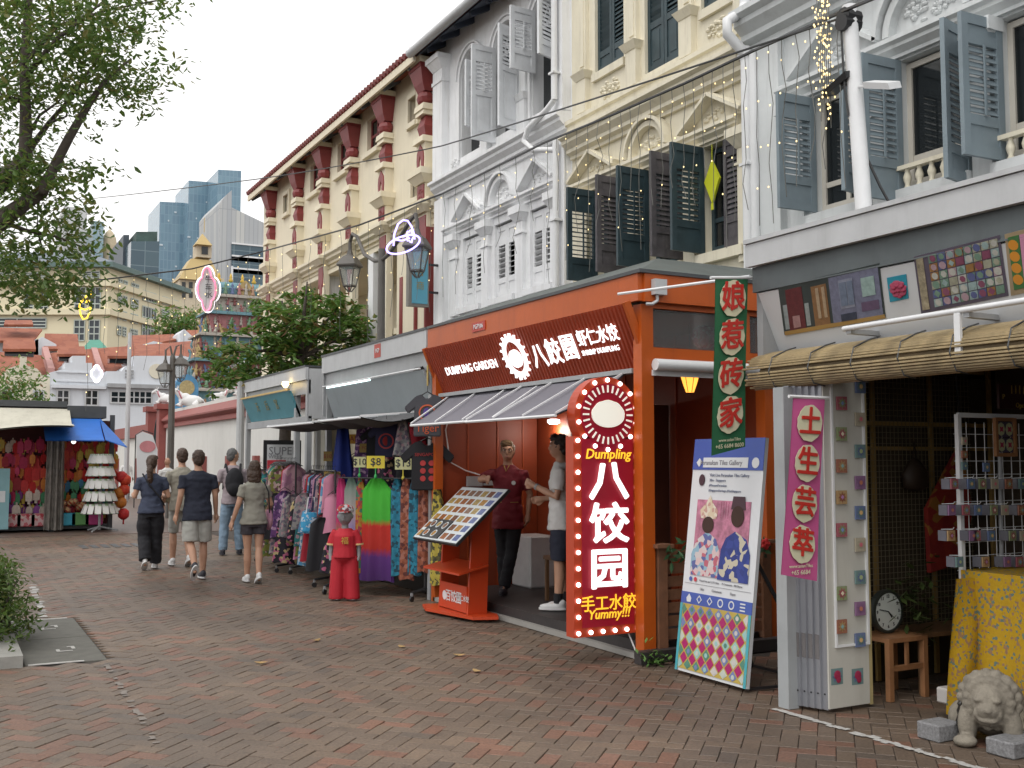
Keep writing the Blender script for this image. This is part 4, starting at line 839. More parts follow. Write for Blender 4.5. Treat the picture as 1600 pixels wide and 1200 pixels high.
# ------------------------------------------------------------------ selfie-frame board
sb = thing('photo_frame_board', 'leaning board printed like a social media post with magenta tile pattern below', 'board', (5.08, 6.3, 0))
S0 = V((5.06, 6.73, .03)); SU = V((.24, .02, 1.78)); SR = V((0, -.82, 0)); sn = SR.cross(SU).normalized()*1
if sn.x > 0: sn = -sn
def sbq(a0, a1, b0, b1, k, name, off=.0, th=.004):
    p = S0+SR*a0+SU*b0+sn*off; m = MB(); m.prism([p, p+SR*(a1-a0), p+SR*(a1-a0)+SU*(b1-b0), p+SU*(b1-b0)], sn*th); return m.build(name, k, sb)
def sbp(a, b, off): return S0+SR*a+SU*b+sn*off
fb_blue = mat('print_blue', (.045, .09, .36), .4, v=.03); pr_white = mat('print_white', (.62, .64, .66), .4, v=.03); magenta = mat('print_magenta', (.36, .01, .12), .45, v=.05); pr_grey = mat('print_grey', (.2, .2, .22), .5)
sbq(0, 1, 0, 1, pr_white, 'board', -.03, .03)
sbq(0, 1, .93, 1, fb_blue, 'top_bar', .001); sbq(0, 1, .285, .335, fb_blue, 'icon_bar', .001); sbq(0, 1, .865, .93, fb_blue, 'search_bar', .001)
sbq(.16, .80, .875, .918, pr_white, 'search_field', .006, .002); text('Peranakan Tiles Gallery', .052, pr_grey, sb, sbp(.42, .895, .009), SR, SU, depth=.002, bold=.01)
m = MB(); m.prism(disc_pts(sbp(.1, .896, .006), .035, SR.normalized(), SU.normalized(), 4), sn*.002); m.prism(disc_pts(sbp(.9, .896, .006), .04, SR.normalized(), SU.normalized(), 16), sn*.002); m.build('bar_icons', pr_white, sb, kind='stuff')
m = MB(); m.prism(disc_pts(sbp(.16, .82, .006), .035, SR.normalized(), SU.normalized(), 16, 1, 1.3), sn*.002); m.build('avatar', mat('print_dark', (.05, .02, .03), .5), sb)
for i, (s_, w) in enumerate((('Visit Live Peranakan Tiles Gallery', .034), ('30m · Singapore', .03), ('#MuseumPeranakan', .026), ('#SingaporeHeritage #VisitSingapore', .026))): text(s_, w, mat('print_blue_grey', (.12, .14, .22), .5), sb, sbp(.27, .842-i*.022, .006), SR, SU, depth=.002, align='LEFT')
# printed picture: two costumed sitters with face openings
sbq(.12, .88, .425, .735, mat('print_pink_backdrop', (.42, .16, .24), .5, v=.45, s=14), 'picture', .001)
m = MB(); m.prism([sbp(a, b, .005) for a, b in ((.1, .41), (.5, .41), (.5, .52), (.44, .57), (.3, .6), (.16, .56), (.1, .5))], sn*.002); m.build('printed_robe', pattern_mat('print_robe', [(.55, .5, .5), (.45, .12, .16), (.25, .4, .5), (.6, .45, .45), (.1, .12, .3)], 26), sb)
m = MB(); m.prism([sbp(a, b, .0052) for a, b in ((.5, .405), (.92, .405), (.92, .52), (.86, .58), (.7, .61), (.58, .58), (.52, .53))], sn*.002); m.build('printed_shirt', pattern_mat('print_batik', [(.03, .045, .2), (.04, .06, .26), (.5, .46, .36), (.03, .05, .22)], 22), sb)
m = MB(); m.prism([sbp(a, b, .007) for a, b in ((.2, .655), (.42, .655), (.44, .69), (.36, .72), (.31, .755), (.26, .72), (.18, .69))], sn*.002); m.build('printed_headdress', pattern_mat('print_beads', [(.6, .5, .36), (.5, .3, .25), (.66, .6, .5)], 40), sb)
m = MB(); m.prism([sbp(a, b, .007) for a, b in ((.62, .70), (.82, .70), (.80, .755), (.64, .755))], sn*.002); m.build('printed_cap', MATS['print_dark'], sb)
m = MB(); m.prism([sbp(.31+.085*cos(2*pi*i/18), .628+.036*sin(2*pi*i/18), .009) for i in range(18)], sn*.001); m.build('face_opening', mat('opening_brown', (.04, .016, .01), .7), sb)
m = MB(); m.prism([sbp(.72+.088*cos(2*pi*i/18), .672+.044*sin(2*pi*i/18), .010) for i in range(18)], sn*.001); m.build('face_opening', MATS['opening_brown'], sb)
for i in range(4): sbq(.47+i*.035, .482+i*.035, .66, .73, magenta, 'printed_candle', .004, .001)
m = MB(); 
for a, k in ((.12, 0), (.19, 1)): m.use(k).prism(disc_pts(sbp(a, .392, .006), .018, SR.normalized(), SU.normalized(), 12), sn*.002)
m.build('reaction_dots', [fb_blue, mat('print_red', (.5, .03, .05), .5)], sb, kind='stuff')
text('Visited Live and 1,275 Likes     79 Comments   888 Shares', .021, pr_grey, sb, sbp(.55, .39, .006), SR, SU, depth=.002); sbq(.03, .97, .372, .3735, pr_grey, 'rule_line', .003, .001)
text('Like            Comment            Share', .028, pr_grey, sb, sbp(.52, .355, .006), SR, SU, depth=.002)
for i in range(6):
    c = sbp(.12+i*.152, .31, .006); m = MB(); r, u_ = SR.normalized(), SU.normalized()
    if i == 0: m.prism([c-r*.03, c-r*.022-u_*.03, c+r*.022-u_*.03, c+r*.03, c+u_*.032], sn*.002)
    elif i == 5: [m.prism([c-r*.028+u_*z, c+r*.028+u_*z, c+r*.028+u_*(z+.01), c-r*.028+u_*(z+.01)], sn*.002) for z in (-.03, -.006, .018)]
    else:
        o1, i1 = disc_pts(c, .032, r, u_, 4 if i in (1, 2) else 16), disc_pts(c, .022, r, u_, 4 if i in (1, 2) else 16); n_ = len(o1)
        for k in range(n_): m.prism([o1[k], o1[(k+1) % n_], i1[(k+1) % n_], i1[k]], sn*.002)
    m.build('bar_icon', pr_white, sb)
sbq(0, 1, .012, .285, mat('print_mustard', (.46, .34, .07), .5, v=.1), 'pattern_ground', .001)
sbq(0, .035, 0, .285, mat('print_teal', (.06, .34, .40), .5), 'pattern_border', .006, .002); sbq(.965, 1, 0, .285, MATS['print_teal'], 'pattern_border', .006, .002)
tile_cols = [mat('print_tile_%d' % i, c, .45, v=.1) for i, c in enumerate(((.30, .50, .48), (.48, .52, .46), (.08, .22, .16), (.55, .52, .5), (.16, .2, .4)))]
nr, nc = 9, 7
for j in range(nr):
    for i in range(nc+(j % 2 == 0)):
        a = .05+(i+(.5 if j % 2 else 0))*.9/nc; b = .03+j*.029
        if a < .05 or a > .96: continue
        a0, a1, b0, b1 = a-.052, a+.052, b-.0255, b+.0255
        c = [sbp(max(.036, a0), b, .0055), sbp(a, max(.013, b0), .0055), sbp(min(.964, a1), b, .0055), sbp(a, min(.284, b1), .0055)]
        m = MB(); m.prism(c, sn*.0015)
        if j % 2: m.build('pattern_tile', magenta, sb)
        else:
            o = m.build('pattern_tile', tile_cols[R.randrange(5)], sb); q_ = MB(); q_.prism(disc_pts(sbp(a, b, .0075), .018, SR.normalized(), SU.normalized(), 8), sn*.001)
            if .08 < a < .93: q_.build('tile_rosette', tile_cols[R.randrange(5)], o)
m = MB(); m.bar(S0+SR*.85+SU*.55+V((.03, 0, 0)), (5.72, 5.85, .01), .025, .025); m.bar(S0+SR*.15+SU*.55+V((.03, 0, 0)), (5.72, 6.6, .01), .025, .025); m.bar((5.72, 5.85, .02), (5.1, 5.95, .02), .02, .02); m.bar((5.72, 5.85, .02), (5.72, 6.6, .02), .02, .02); m.build('easel_frame', black_metal, sb)
# ------------------------------------------------------------------ vertical cloth banners
def banner(name, label, corners, chars, base, foot1, foot2, k, csize, discm, redm, wave=.005):
    tl, tr, br, bl = [V(c) for c in corners]; t = thing(name, label, 'banner', tuple((tl+tr)/2))
    nrm = V((0, -1, 0)); f = lambda s, q_: (tl.lerp(tr, s)).lerp(bl.lerp(br, s), q_)+nrm*(wave*sin(5*q_+2*s))
    m = MB(); m.sheet(f, 6, 24); m.sheet(lambda s, q_: f(s, q_)+V((0, .006, 0)), 6, 24); m.build('cloth', k, t, smooth=True)
    m = MB(); m.tube([tl.lerp(tr, -.15)+V((0, 0, .01)), tl.lerp(tr, 1.15)+V((0, 0, .01))], .012, 6); m.build('rod', white_metal, t)
    for i, ch_ in enumerate(chars):
        q_ = base[0]+i*base[1]; c = f(.5, q_)+nrm*.012; w = (tr-tl).length; rr_ = (f(1, q_)-f(0, q_)).normalized(); uu = (f(.5, q_-.05)-f(.5, q_+.05)).normalized()
        m = MB(); n_ = 28; m.prism([c+rr_*(w*.40*cos(2*pi*k2/n_)*(1+.03*sin(3*k2+i)))+uu*(w*.45*sin(2*pi*k2/n_)*(1+.03*cos(2*k2+i))) for k2 in range(n_)], (0, -.003, 0)); m.build('cream_disc', discm, t)
        text(ch_, csize, redm, t, c+V((0, -.008, 0)), rr_, uu, name='brush_character', depth=.004, fat=.022)
    for s_, q_, sz in ((foot1, .935, .032), (foot2, .97, .042)): text(s_, sz, discm, t, f(.5, q_)+nrm*.012, (tr-tl).normalized(), (tl-bl).normalized(), depth=.002)
    return t
disc_c = mat('cream_print', (.62, .60, .42), .6, v=.05); brush_r = mat('brush_red', (.50, .03, .02), .6, v=.05)
Yb = 5.86; banner('green_banner', 'green vertical banner with four red characters on cream discs', [at(1118, 436, Y=Yb), at(1168, 436, Y=Yb), at(1164, 698, Y=Yb), at(1113, 712, Y=Yb)], '娘惹砖家', (.115, .225), 'www.asianTiles', '+65 6684 8600', mat('banner_green', (.018, .12, .05), .7, v=.1, s=4), .22, disc_c, brush_r)
Yp = 5.10; banner('pink_banner', 'pink vertical banner with four red characters hanging on the folded gate', [at(1240, 622, Y=Yp), at(1288, 624, Y=Yp), at(1276, 908, Y=Yp-.02), at(1222, 898, Y=Yp-.02)], '土生芸萃', (.14, .225), 'www.asianTiles', '+65 6684', mat('banner_pink', (.50, .09, .25), .7, v=.08, s=4), .19, disc_c, brush_r)
m = MB(); a = at(1078, 432, Y=Yb+.3); b = at(1172, 436, Y=Yb); m.tube([(a.x, 7.1, a.z), b+V((0, 0, .02))], .012, 6); m.single('banner_pole', white_metal, 'thin white pole that carries the green banner', 'pole')
# ------------------------------------------------------------------ tile shop (nearest stall)
tsn = thing('tile_shop', 'tile shop stall with picture panel, bamboo blind and folding gate', 'stall', (6.3, 4.2, 0))
P0, P1 = 2.3, 5.80
MB().box(5.015, 5.06, P0, P1, 3.02, 3.18).build('fascia', pale_metal, tsn); MB().box(5.0, 8.0, P0, P1, 3.185, 3.215).build('roof', pale_metal, tsn); MB().box(5.065, 5.10, P0, P1-.02, 2.84, 3.02).build('upper_panel', mat('dark_grey_panel', (.085, .10, .105), .6, v=.15, streak=.3, dirt=(.04, .04, .04)), tsn)
MB().box(5.12, 8, P1-.06, P1-.0, 2.3, 3.18).build('end_gable', grey_metal, tsn)
QT, QB = V((5.08, 0, 2.83)), V((5.30, 0, 2.36)); qu = (QT-QB).normalized(); qn = V((-qu.z, 0, qu.x))
def qp(u, v, off=0): return atpl(u, v, QT+qn*off, qn)
m = MB(); m.prism([(5.08, P0, 2.83), (5.30, P0, 2.36), (5.32, P0, 2.37), (5.10, P0, 2.84)], (0, P1-P0-.06, 0)); m.build('picture_panel', pr_white, tsn)
def qpoly(pts, off, k, name, parent=tsn, th=.003):
    m = MB(); m.prism([qp(u, v, off) for u, v in pts], qn*th); return m.build(name, k, parent)
fr = qpoly([(1216, 448), (1374, 411), (1384, 496), (1226, 523)], .002, mat('photo_dark_green', (.045, .06, .06), .4, v=.2), 'shophouse_photo')
qpoly([(1226, 518), (1382, 491), (1384, 497), (1227, 524)], .006, mat('photo_gold_edge', (.36, .22, .07), .5), 'photo_edge', fr); 
def on_photo(a, b):   # a across, b up within the shophouse photo
    t_ = V((1216+158*a, 448-37*a, 0)); q_ = V((1226+158*a, 523-27*a, 0)); r_ = q_.lerp(t_, b); return (r_.x, r_.y)
def ph(a0, a1, b0, b1, c, name='photo_patch', off=.006): qpoly([on_photo(a0, b0), on_photo(a1, b0), on_photo(a1, b1), on_photo(a0, b1)], off, mat('ph_%d_%d_%d' % tuple(int(v*99) for v in c), c, .45, v=.2, s=30), name, fr, .0015)
ph(.06, .22, .06, .9, (.12, .03, .035)); ph(.10, .17, .1, .34, (.35, .2, .2), off=.009); ph(.02, .06, .1, .6, (.28, .33, .34)); ph(.23, .27, .1, .55, (.3, .34, .34)); ph(.31, .46, .04, .85, (.24, .13, .06)); ph(.35, .38, .2, .8, (.4, .3, .2), off=.009); ph(.41, .44, .2, .8, (.4, .3, .2), off=.009)
ph(.49, .98, .04, .94, (.17, .18, .26)); ph(.58, .72, .3, .85, (.26, .28, .36), off=.009); ph(.585, .65, .35, .8, (.16, .2, .28), off=.012); ph(.66, .715, .35, .8, (.16, .2, .28), off=.012); ph(.57, .72, .06, .2, (.04, .05, .08), off=.009); ph(.80, .93, .45, .8, (.3, .42, .4), off=.009); ph(.78, .95, .18, .35, (.12, .08, .14), off=.009)
qpoly([(1386, 434), (1416, 428), (1420, 466), (1391, 472)], .002, mat('tile_cyan', (.03, .30, .42), .3, v=.1), 'flower_tile_print')
c = qp(1403, 450, .006); m = MB()
for i in range(8): a = 2*pi*i/8; m.ell(c+(V((0, -1, 0))*cos(a)+qu*sin(a))*.035, (.006, .032, .032), 8, 4)
m.ell(c, (.01, .03, .03), 8, 4); m.build('printed_flower', mat('tile_rose', (.34, .03, .08), .4, v=.2), tsn)
col = qpoly([(1428, 401), (1562, 367), (1576, 462), (1440, 490)], .002, mat('collage_ground', (.10, .085, .12), .4, v=.2), 'tile_collage')
CT = [mat('collage_tile_%d' % i, c, .3, v=.15, s=30) for i, c in enumerate(((.34, .34, .26), (.10, .12, .26), (.28, .38, .38), (.40, .28, .32), (.30, .16, .06), (.46, .46, .42), (.22, .07, .12), (.16, .26, .20)))]
def on_col(a, b):
    t_ = V((1428+134*a, 401-34*a, 0)); q_ = V((1440+136*a, 490-28*a, 0)); r_ = q_.lerp(t_, b); return (r_.x, r_.y)
qpoly([on_col(.02, .05), on_col(.10, .05), on_col(.10, .95), on_col(.02, .95)], .006, mat('collage_dress', (.30, .26, .18), .5, v=.5, s=25), 'dress_photo', col)
for j in range(6):
    for i in range(8):
        a0 = .16+i*.102; b0 = .06+j*.152; o = qpoly([on_col(a0, b0), on_col(a0+.092, b0), on_col(a0+.092, b0+.135), on_col(a0, b0+.135)], .006, CT[R.randrange(8)], 'collage_tile', col, .002)
        cc = on_col(a0+.046, b0+.068); m = MB(); n_ = R.choice((4, 6, 8, 12)); r_ = R.uniform(.018, .026); m.prism(disc_pts(qp(*cc, .009), r_, (0, -1, 0), qu, n_), qn*.001); m.build('tile_motif', CT[R.randrange(8)], o)
qpoly([(1570, 366), (1640, 348), (1652, 446), (1580, 462)], .002, mat('poster_gold', (.34, .26, .16), .5, v=.2), 'banner_poster'); qpoly([(1575, 371), (1592, 367), (1602, 449), (1585, 453)], .006, mat('banner_green2', (.05, .16, .05), .5), 'poster_strip'); qpoly([(1593, 367), (1640, 354), (1650, 440), (1602, 450)], .006, mat('poster_pink', (.55, .25, .38), .5), 'poster_strip')
for i in range(4): c = qp(1583+i*2.6, 383+i*18, .009); m = MB(); m.prism(disc_pts(c, .03, (0, -1, 0), qu, 12), qn*.001); m.build('poster_dot', mat('poster_orange', (.6, .25, .03), .5), tsn)
# rail and bamboo blind
m = MB(); m.tube([(5.0, 4.86, 2.475), (5.0, P0, 2.50)], .017, 10); shade_auto(m.build('blind_rail', white_metal, tsn))
for y in (4.82, 3.95): MB().box(5.0, 5.3, y-.02, y+.02, 2.44, 2.47).build('rail_bracket', grey_metal, tsn)
MB().box(4.985, 5.005, 3.98, 4.02, 2.23, 2.47).build('hanging_strap', white_metal, tsn)
bamboo = mat('bamboo', (.34, .26, .14), .55, v=.4, s=9, streak=.35, dirt=(.12, .09, .06)); bl = MB(); rr_ = .0085
bl.tube([(0, 0, 0), (0, 3.44, 0)], rr_, 5); bme2 = bl.mesh('bamboo_strip', bamboo)
for i in range(20): t = i/19; inst('bamboo_strip', bme2, tsn, (5.21-.18*t-.03*sin(pi*t), P0+.02+R.uniform(-.01, .05), 2.41-.07*t))
for i in range(32):
    a = pi*.62-i*2*pi/33; inst('bamboo_strip', bme2, tsn, (5.09+.112*cos(a+.9), P0+.0+R.uniform(0, .08), 2.255+.105*sin(a+.9)))
MB().tube([(5.10, P0, 2.25), (5.10, P1-.15, 2.25)], .1, 12).build('blind_roll', mat('bamboo_dark', (.16, .115, .06), .7, v=.3), tsn)
for i in range(9):
    y = P1-.28-i*.37; MB().tube([(5.22, y, 2.43), (5.13, y, 2.405), (5.0, y, 2.35), (4.966, y, 2.25), (5.02, y, 2.15), (5.12, y, 2.135)], .005, 4).build('blind_cord', dark_steel, tsn)
# post, folding gate and tile panel
MB().box(4.985, 5.075, 5.40, 5.50, 0, 2.14).build('post', mat('chipped_grey_post', (.34, .36, .37), .55, v=.1, streak=.35, dirt=(.18, .15, .12)), tsn)
al = mat('aluminium', (.36, .37, .40), .35, m=.6, v=.08)
for i in range(6):
    t = i/5; x, y = 5.06+.085*t, 5.44-.22*t; o = MB().box(x-.013, x+.013, y-.022, y+.022, .02, 2.3).build('gate_channel', al, tsn)
    if 0 < i < 5: MB().box(x-.016, x-.0135, y-.018, y+.018, .34, .5).build('gate_plate', mat('gate_brown', (.16, .15, .15), .6), o)
    MB().tube([(x-.014, y, .12), (x-.019, y, .12)], .006, 6).build('bolt', black_metal, o)
tp = MB().box(5.135, 5.50, 5.185, 5.205, .03, 2.35).build('display_panel', mat('aged_white_board', (.52, .51, .46), .6, v=.06, streak=.25, dirt=(.3, .26, .2)), tsn)
m = MB()
for x in (5.20, 5.49): m.box(x-.008, x+.008, 5.17, 5.184, .42, 2.3)
m.box(5.208, 5.482, 5.17, 5.184, .42, .435); m.build('panel_edge', white_metal, tsn)
MB().box(5.505, 5.535, 5.19, 5.22, .02, 2.35).build('panel_trim', mat('yellow_trim', (.42, .34, .16), .6), tsn)
# hanging tiles, each its own thing
tint = [(.30, .08, .10), (.10, .14, .26), (.20, .24, .12), (.36, .32, .24), (.26, .10, .06), (.12, .2, .2), (.34, .22, .1), (.2, .1, .2)]
def tile_obj(c, right, up, s, i, label, group, frame=False, thick=.012):
    right, up = V(right).normalized(), V(up).normalized(); nrm = right.cross(up)
    t = thing('painted_tile', label, 'tile', tuple(V(c)-up*s/2), group); c = V(c); a, b = tint[i % 8], tint[(i*3+2) % 8]
    k1 = mat('tile_ground_%d' % (i % 8), tuple(min(1, v*1.15+.03) for v in a), .25, v=.1); k2 = mat('tile_motif_%d' % ((i*3+2) % 8), b, .3, v=.1); k3 = mat('tile_centre_%d' % ((i*5+1) % 8), tuple(min(1, v*2) for v in tint[(i*5+1) % 8]), .3, v=.1)
    m = MB(); h = s/2; m.prism([c-right*h-up*h, c+right*h-up*h, c+right*h+up*h, c-right*h+up*h], -nrm*thick); m.build('glazed_body', k1, t)
    m = MB(); n_ = 8
    pts = [c+nrm*.001+(right*cos(2*pi*k/16+.2*(i % 3))+up*sin(2*pi*k/16+.2*(i % 3)))*(h*(.86 if k % 2 == i % 2 else .45)) for k in range(16)]; m.prism(pts, nrm*.0015); m.build('motif', k2, t)
    m = MB(); m.prism(disc_pts(c+nrm*.003, h*.34, right, up, 8 if i % 2 else 4), nrm*.0012); m.build('centre', k3, t)
    if frame:
        m = MB(); 
        for q0, q1 in ((-1, -1), (1, -1), (1, 1), (-1, 1)): pass
        pts = [c-right*h-up*h, c+right*h-up*h, c+right*h+up*h, c-right*h+up*h]
        for k in range(4): m.bar(pts[k]+nrm*.002, pts[(k+1) % 4]+nrm*.002, .008, .012, up=nrm)
        m.build('edge_frame', wood_warm, t)
    return t
yt = 5.165
def side_name(i): return 'left' if i % 2 == 0 else 'right'
ord_ = ['top', 'second', 'third', 'fourth', 'fifth', 'sixth', 'seventh', 'eighth', 'ninth']
L_ = [630, 678, 728, 777, 828, 927, 979]; R_ = [604, 655, 705, 754, 801, 851, 902, 951, 1000]
for i, v in enumerate(L_): c = at(1316, v, Y=yt); tile_obj(c, XR, ZU, .09, i*2, 'patterned tile on the white panel, %s from the top in the left column' % ord_[i], 'tiles hung on the white panel'); MB().box(c.x-.03, c.x+.03, yt+.003, yt+.019, c.z-.045, c.z-.036).single('tile_hook', white_metal, 'hook under the %s tile of the left column' % ord_[i], 'hook', 'tile hooks')
for i, v in enumerate(R_): c = at(1345, v, Y=yt); tile_obj(c, XR, ZU, .09, i*2+1, 'patterned tile on the white panel, %s from the top in the right column' % ord_[i], 'tiles hung on the white panel')
for u, lab in ((1308, 'rose tile stuck low on the white panel, left of the pair'), (1340, 'rose tile stuck low on the white panel, right of the pair')):
    c = at(u, 1057, Y=5.184); t = tile_obj(c, XR, ZU, .105, 5, lab, 'rose tiles low on the panel', thick=.004); m = MB(); m.ell(c+V((0, -.004, .01)), (.03, .003, .03), 10, 5); m.ell(c+V((.01, -.004, -.02)), (.022, .003, .022), 8, 5); m.build('rose_print', MATS['tile_rose'], t)
# inside: end wall with wire grid and timber rails
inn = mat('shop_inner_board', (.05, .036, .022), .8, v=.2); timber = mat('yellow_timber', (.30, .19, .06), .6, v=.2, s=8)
EY = 5.74
MB().box(5.3, 8, EY, EY+.04, .0, 2.9).build('end_wall', inn, tsn); MB().box(7.6, 7.65, P0, EY, 0, 2.9).build('back_wall', inn, tsn); MB().box(5.35, 7.6, P0, P0+.04, 0, 2.9).build('added_near_wall', inn, tsn); MB().box(5.3, 7.6, P0, EY, 2.86, 2.9).build('ceiling', inn, tsn)  # unseen near wall and ceiling added to darken the shop interior
def ez(v): return at(1420, v, Y=EY).z
for v, h in ((578, .025), (663, .03), (701, .028)): MB().box(5.52, 7.4, EY-.05, EY-.02, ez(v)-h/2, ez(v)+h/2).build('timber_rail', timber, tsn)
for u in (1361, 1452, 1545): x = at(u, 800, Y=EY).x; MB().box(x-.018, x+.018, EY-.045, EY-.021, .02, 2.5).build('timber_stud', timber, tsn)
m = MB(); wire = mat('grid_wire', (.20, .17, .11), .5)
x = 5.55
while x < 7.2: m.box(x-.0016, x+.0016, EY-.058, EY-.055, .3, 2.55); x += .042
z = .3
while z < 2.55: m.box(5.55, 7.2, EY-.062, EY-.059, z-.0016, z+.0016); z += .042
m.build('wire_grid', wire, tsn, kind='stuff')
m = MB(); m.tube([at(1492, 570, Y=5.5), at(1500, 660, Y=5.5), at(1502, 700, Y=5.5)], .007, 5); m.build('hanging_cable', black_metal, tsn)
bag = MB(); p = at(1430, 740, Y=5.62); bag.lathe(p, [(.05, -.13), (.12, -.10), (.13, 0), (.07, .08), (.02, .12)], 12, 1, .5); bag.tube([p+V((-.02, 0, .1)), p+V((0, 0, .24)), p+V((.02, 0, .1))], .006, 5); bag.single('dark_bag', mat('dark_brown_leather', (.03, .017, .01), .6), 'dark round bag hanging on the wire grid in the tile shop', 'bag', smooth=True)
clm = MB(); a_ = [at(1502, 695, Y=5.6), at(1520, 800, Y=5.6), at(1500, 880, Y=5.6), at(1455, 895, Y=5.6), at(1450, 795, Y=5.6)]; clm.prism(a_, (0, .04, 0)); clm.single('red_textile', pattern_mat('red_textile_m', [(.22, .015, .012), (.26, .02, .012), (.30, .12, .02)], 14), 'dark red patterned textile draped inside the tile shop', 'textile')
# clock on a stool
cw_ = V(at(1385, 955, Y=5.42)); ck = thing('round_clock', 'round white wall clock standing on the wooden stool', 'clock', (cw_.x, 5.42, cw_.z-.15))
m = MB(); n_ = 40; o1, i1 = disc_pts((cw_.x, 5.40, cw_.z), .152, XR, ZU, n_), disc_pts((cw_.x, 5.395, cw_.z), .13, XR, ZU, n_)
for k in range(n_): m.prism([o1[k], o1[(k+1) % n_], i1[(k+1) % n_], i1[k]], (0, .04, 0))
m.build('rim', mat('dark_green_rim', (.03, .035, .03), .35), ck); m = MB(); m.prism(disc_pts((cw_.x, 5.405, cw_.z), .132, XR, ZU, n_), (0, .03, 0)); m.build('dial', mat('clock_dial', (.62, .66, .62), .4), ck)
for h in range(1, 13): a = pi/2-2*pi*h/12; text(str(h), .032, black_metal, ck, (cw_.x+.106*cos(a), 5.403, cw_.z+.106*sin(a)), XR, ZU, name='numeral', bold=.02, depth=.002)
for L, a, w in ((.09, radians(168), .007), (.055, radians(-52), .009), (.085, radians(-40), .003)): MB().bar((cw_.x, 5.40, cw_.z), (cw_.x+L*cos(a), 5.40, cw_.z+L*sin(a)), w, .002, up=(0, 1, 0)).build('hand', black_metal, ck)
stz = cw_.z-.154
st = thing('wooden_stool', 'brown wooden stool under the clock', 'stool', (5.82, 5.35, 0)); sx0, sx1, sy0, sy1 = cw_.x-.17, cw_.x+.17, 5.25, 5.52
MB().box(sx0-.02, sx1+.02, sy0-.02, sy1+.02, stz-.03, stz).build('seat', wood_warm, st)
for x in (sx0, sx1):
    for y in (sy0, sy1): MB().box(x-.02, x+.02, y-.02, y+.02, 0, stz-.03).build('leg', wood_warm, st)
MB().box(sx0+.02, sx1-.02, sy0-.012, sy0+.012, .2, .235).build('stretcher', wood_warm, st); MB().box(cw_.x-.012, cw_.x+.012, sy0-.01, sy0+.01, .235, stz-.03).build('centre_bar', wood_warm, st)
sh = thing('low_bench', 'dark low bench with goods behind the stool', 'bench', (6.6, 5.4, 0)); MB().box(6.1, 7.3, 5.25, 5.6, .40, .43).build('top', cw, sh)
for x in (6.13, 7.27): MB().box(x-.02, x+.02, 5.27, 5.31, 0, .4).build('leg', cw, sh)
m = MB()
for i in range(120):
    p = V((6.12+R.gauss(0, .12), 5.35+R.gauss(0, .08), .62+R.gauss(0, .12))); a = R.uniform(0, 6); d_ = V((cos(a), sin(a), R.uniform(-.6, .6))).normalized()*.06; s_ = d_.cross(V((0, .5, 1))).normalized()*.02; m.add([p-d_, p+s_, p+d_, p-s_], [(0, 1, 2, 3)])
m.single('dark_foliage', mat('dim_leaves', (.05, .075, .015), .6, v=.3), 'dim leafy plant beside the clock', 'plant')
# rack with packs of tile magnets and yellow cloth below
RX = 5.92; rk = thing('tile_rack', 'white pole rack with wire grid at the right edge of the tile shop', 'rack', (6.2, 4.76, 0))
MB().box(RX-.016, RX+.016, 4.75, 4.78, 0, 1.95).build('upright', white_metal, rk); MB().box(RX, 6.9, 4.755, 4.775, 1.93, 1.96).build('top_bar', white_metal, rk); m = MB(); m.tube([at(1562, 840, Y=4.8)+V((0, 0, -.6)), at(1562, 690, Y=4.8)], .014, 8); m.build('upright', grey_metal, rk)
m = MB(); x = RX+.03
while x < 6.8: m.box(x-.002, x+.002, 4.795, 4.799, .9, 1.9); x += .09
z = .92
while z < 1.9: m.box(RX, 6.8, 4.8, 4.804, z-.002, z+.002); z += .09
m.build('wire_grid', white_metal, rk, kind='stuff')
packm = mat('clear_pack', (.15, .15, .18), .2, v=.1)
for r, (v, us) in enumerate(((756, (1492, 1518, 1536, 1555, 1577, 1598)), (797, (1488, 1510, 1529, 1554, 1571, 1597)), (837, (1487, 1521, 1527, 1550, 1583, 1600)), (878, (1500, 1541, 1575, 1594)))):
    for i, u in enumerate(us):
        c = at(u, v, Y=4.68); t = tile_obj(c, XR, ZU, .066, r*7+i, 'packed tile in the %s row of the rack, %s from the left' % (ord_[r], ord_[i] if i else 'first'), 'tile packs on the rack', thick=.01)
        MB().box(c.x-.032, c.x+.036, 4.695, 4.76, c.z-.035, c.z+.032).build('pack_stack', packm, t); MB().tube([(c.x, 4.76, c.z+.036), (c.x, 4.67, c.z+.042), (c.x, 4.66, c.z+.055)], .0025, 4).build('hook', white_metal, t)
for i, v in enumerate((689, 710, 728)): c = at(1508, v, Y=4.73); tile_obj(c, XR, ZU, .05, i+3, 'single tile fixed on the white rack pole, %s from the top' % ord_[i], 'tiles on the rack pole')
c = at(1542, 730, Y=4.71); tile_obj(c, XR, ZU, .06, 1, 'blue and white patterned tile pack alone above the rack rows', 'tile packs on the rack')
fp_ = at(1571, 683, Y=4.72); f4 = thing('framed_tiles', 'framed set of four floral tiles hanging at the right of the tile shop', 'framed tiles', tuple(fp_-V((0, 0, .13))))
for x in (-.095, .095): MB().box(fp_.x+x-.012, fp_.x+x+.012, 4.71, 4.735, fp_.z-.13, fp_.z+.13).build('frame_side', wood_warm, f4)
for z in (-.12, .12): MB().box(fp_.x-.083, fp_.x+.083, 4.71, 4.735, fp_.z+z-.012, fp_.z+z+.012).build('frame_rail', wood_warm, f4)
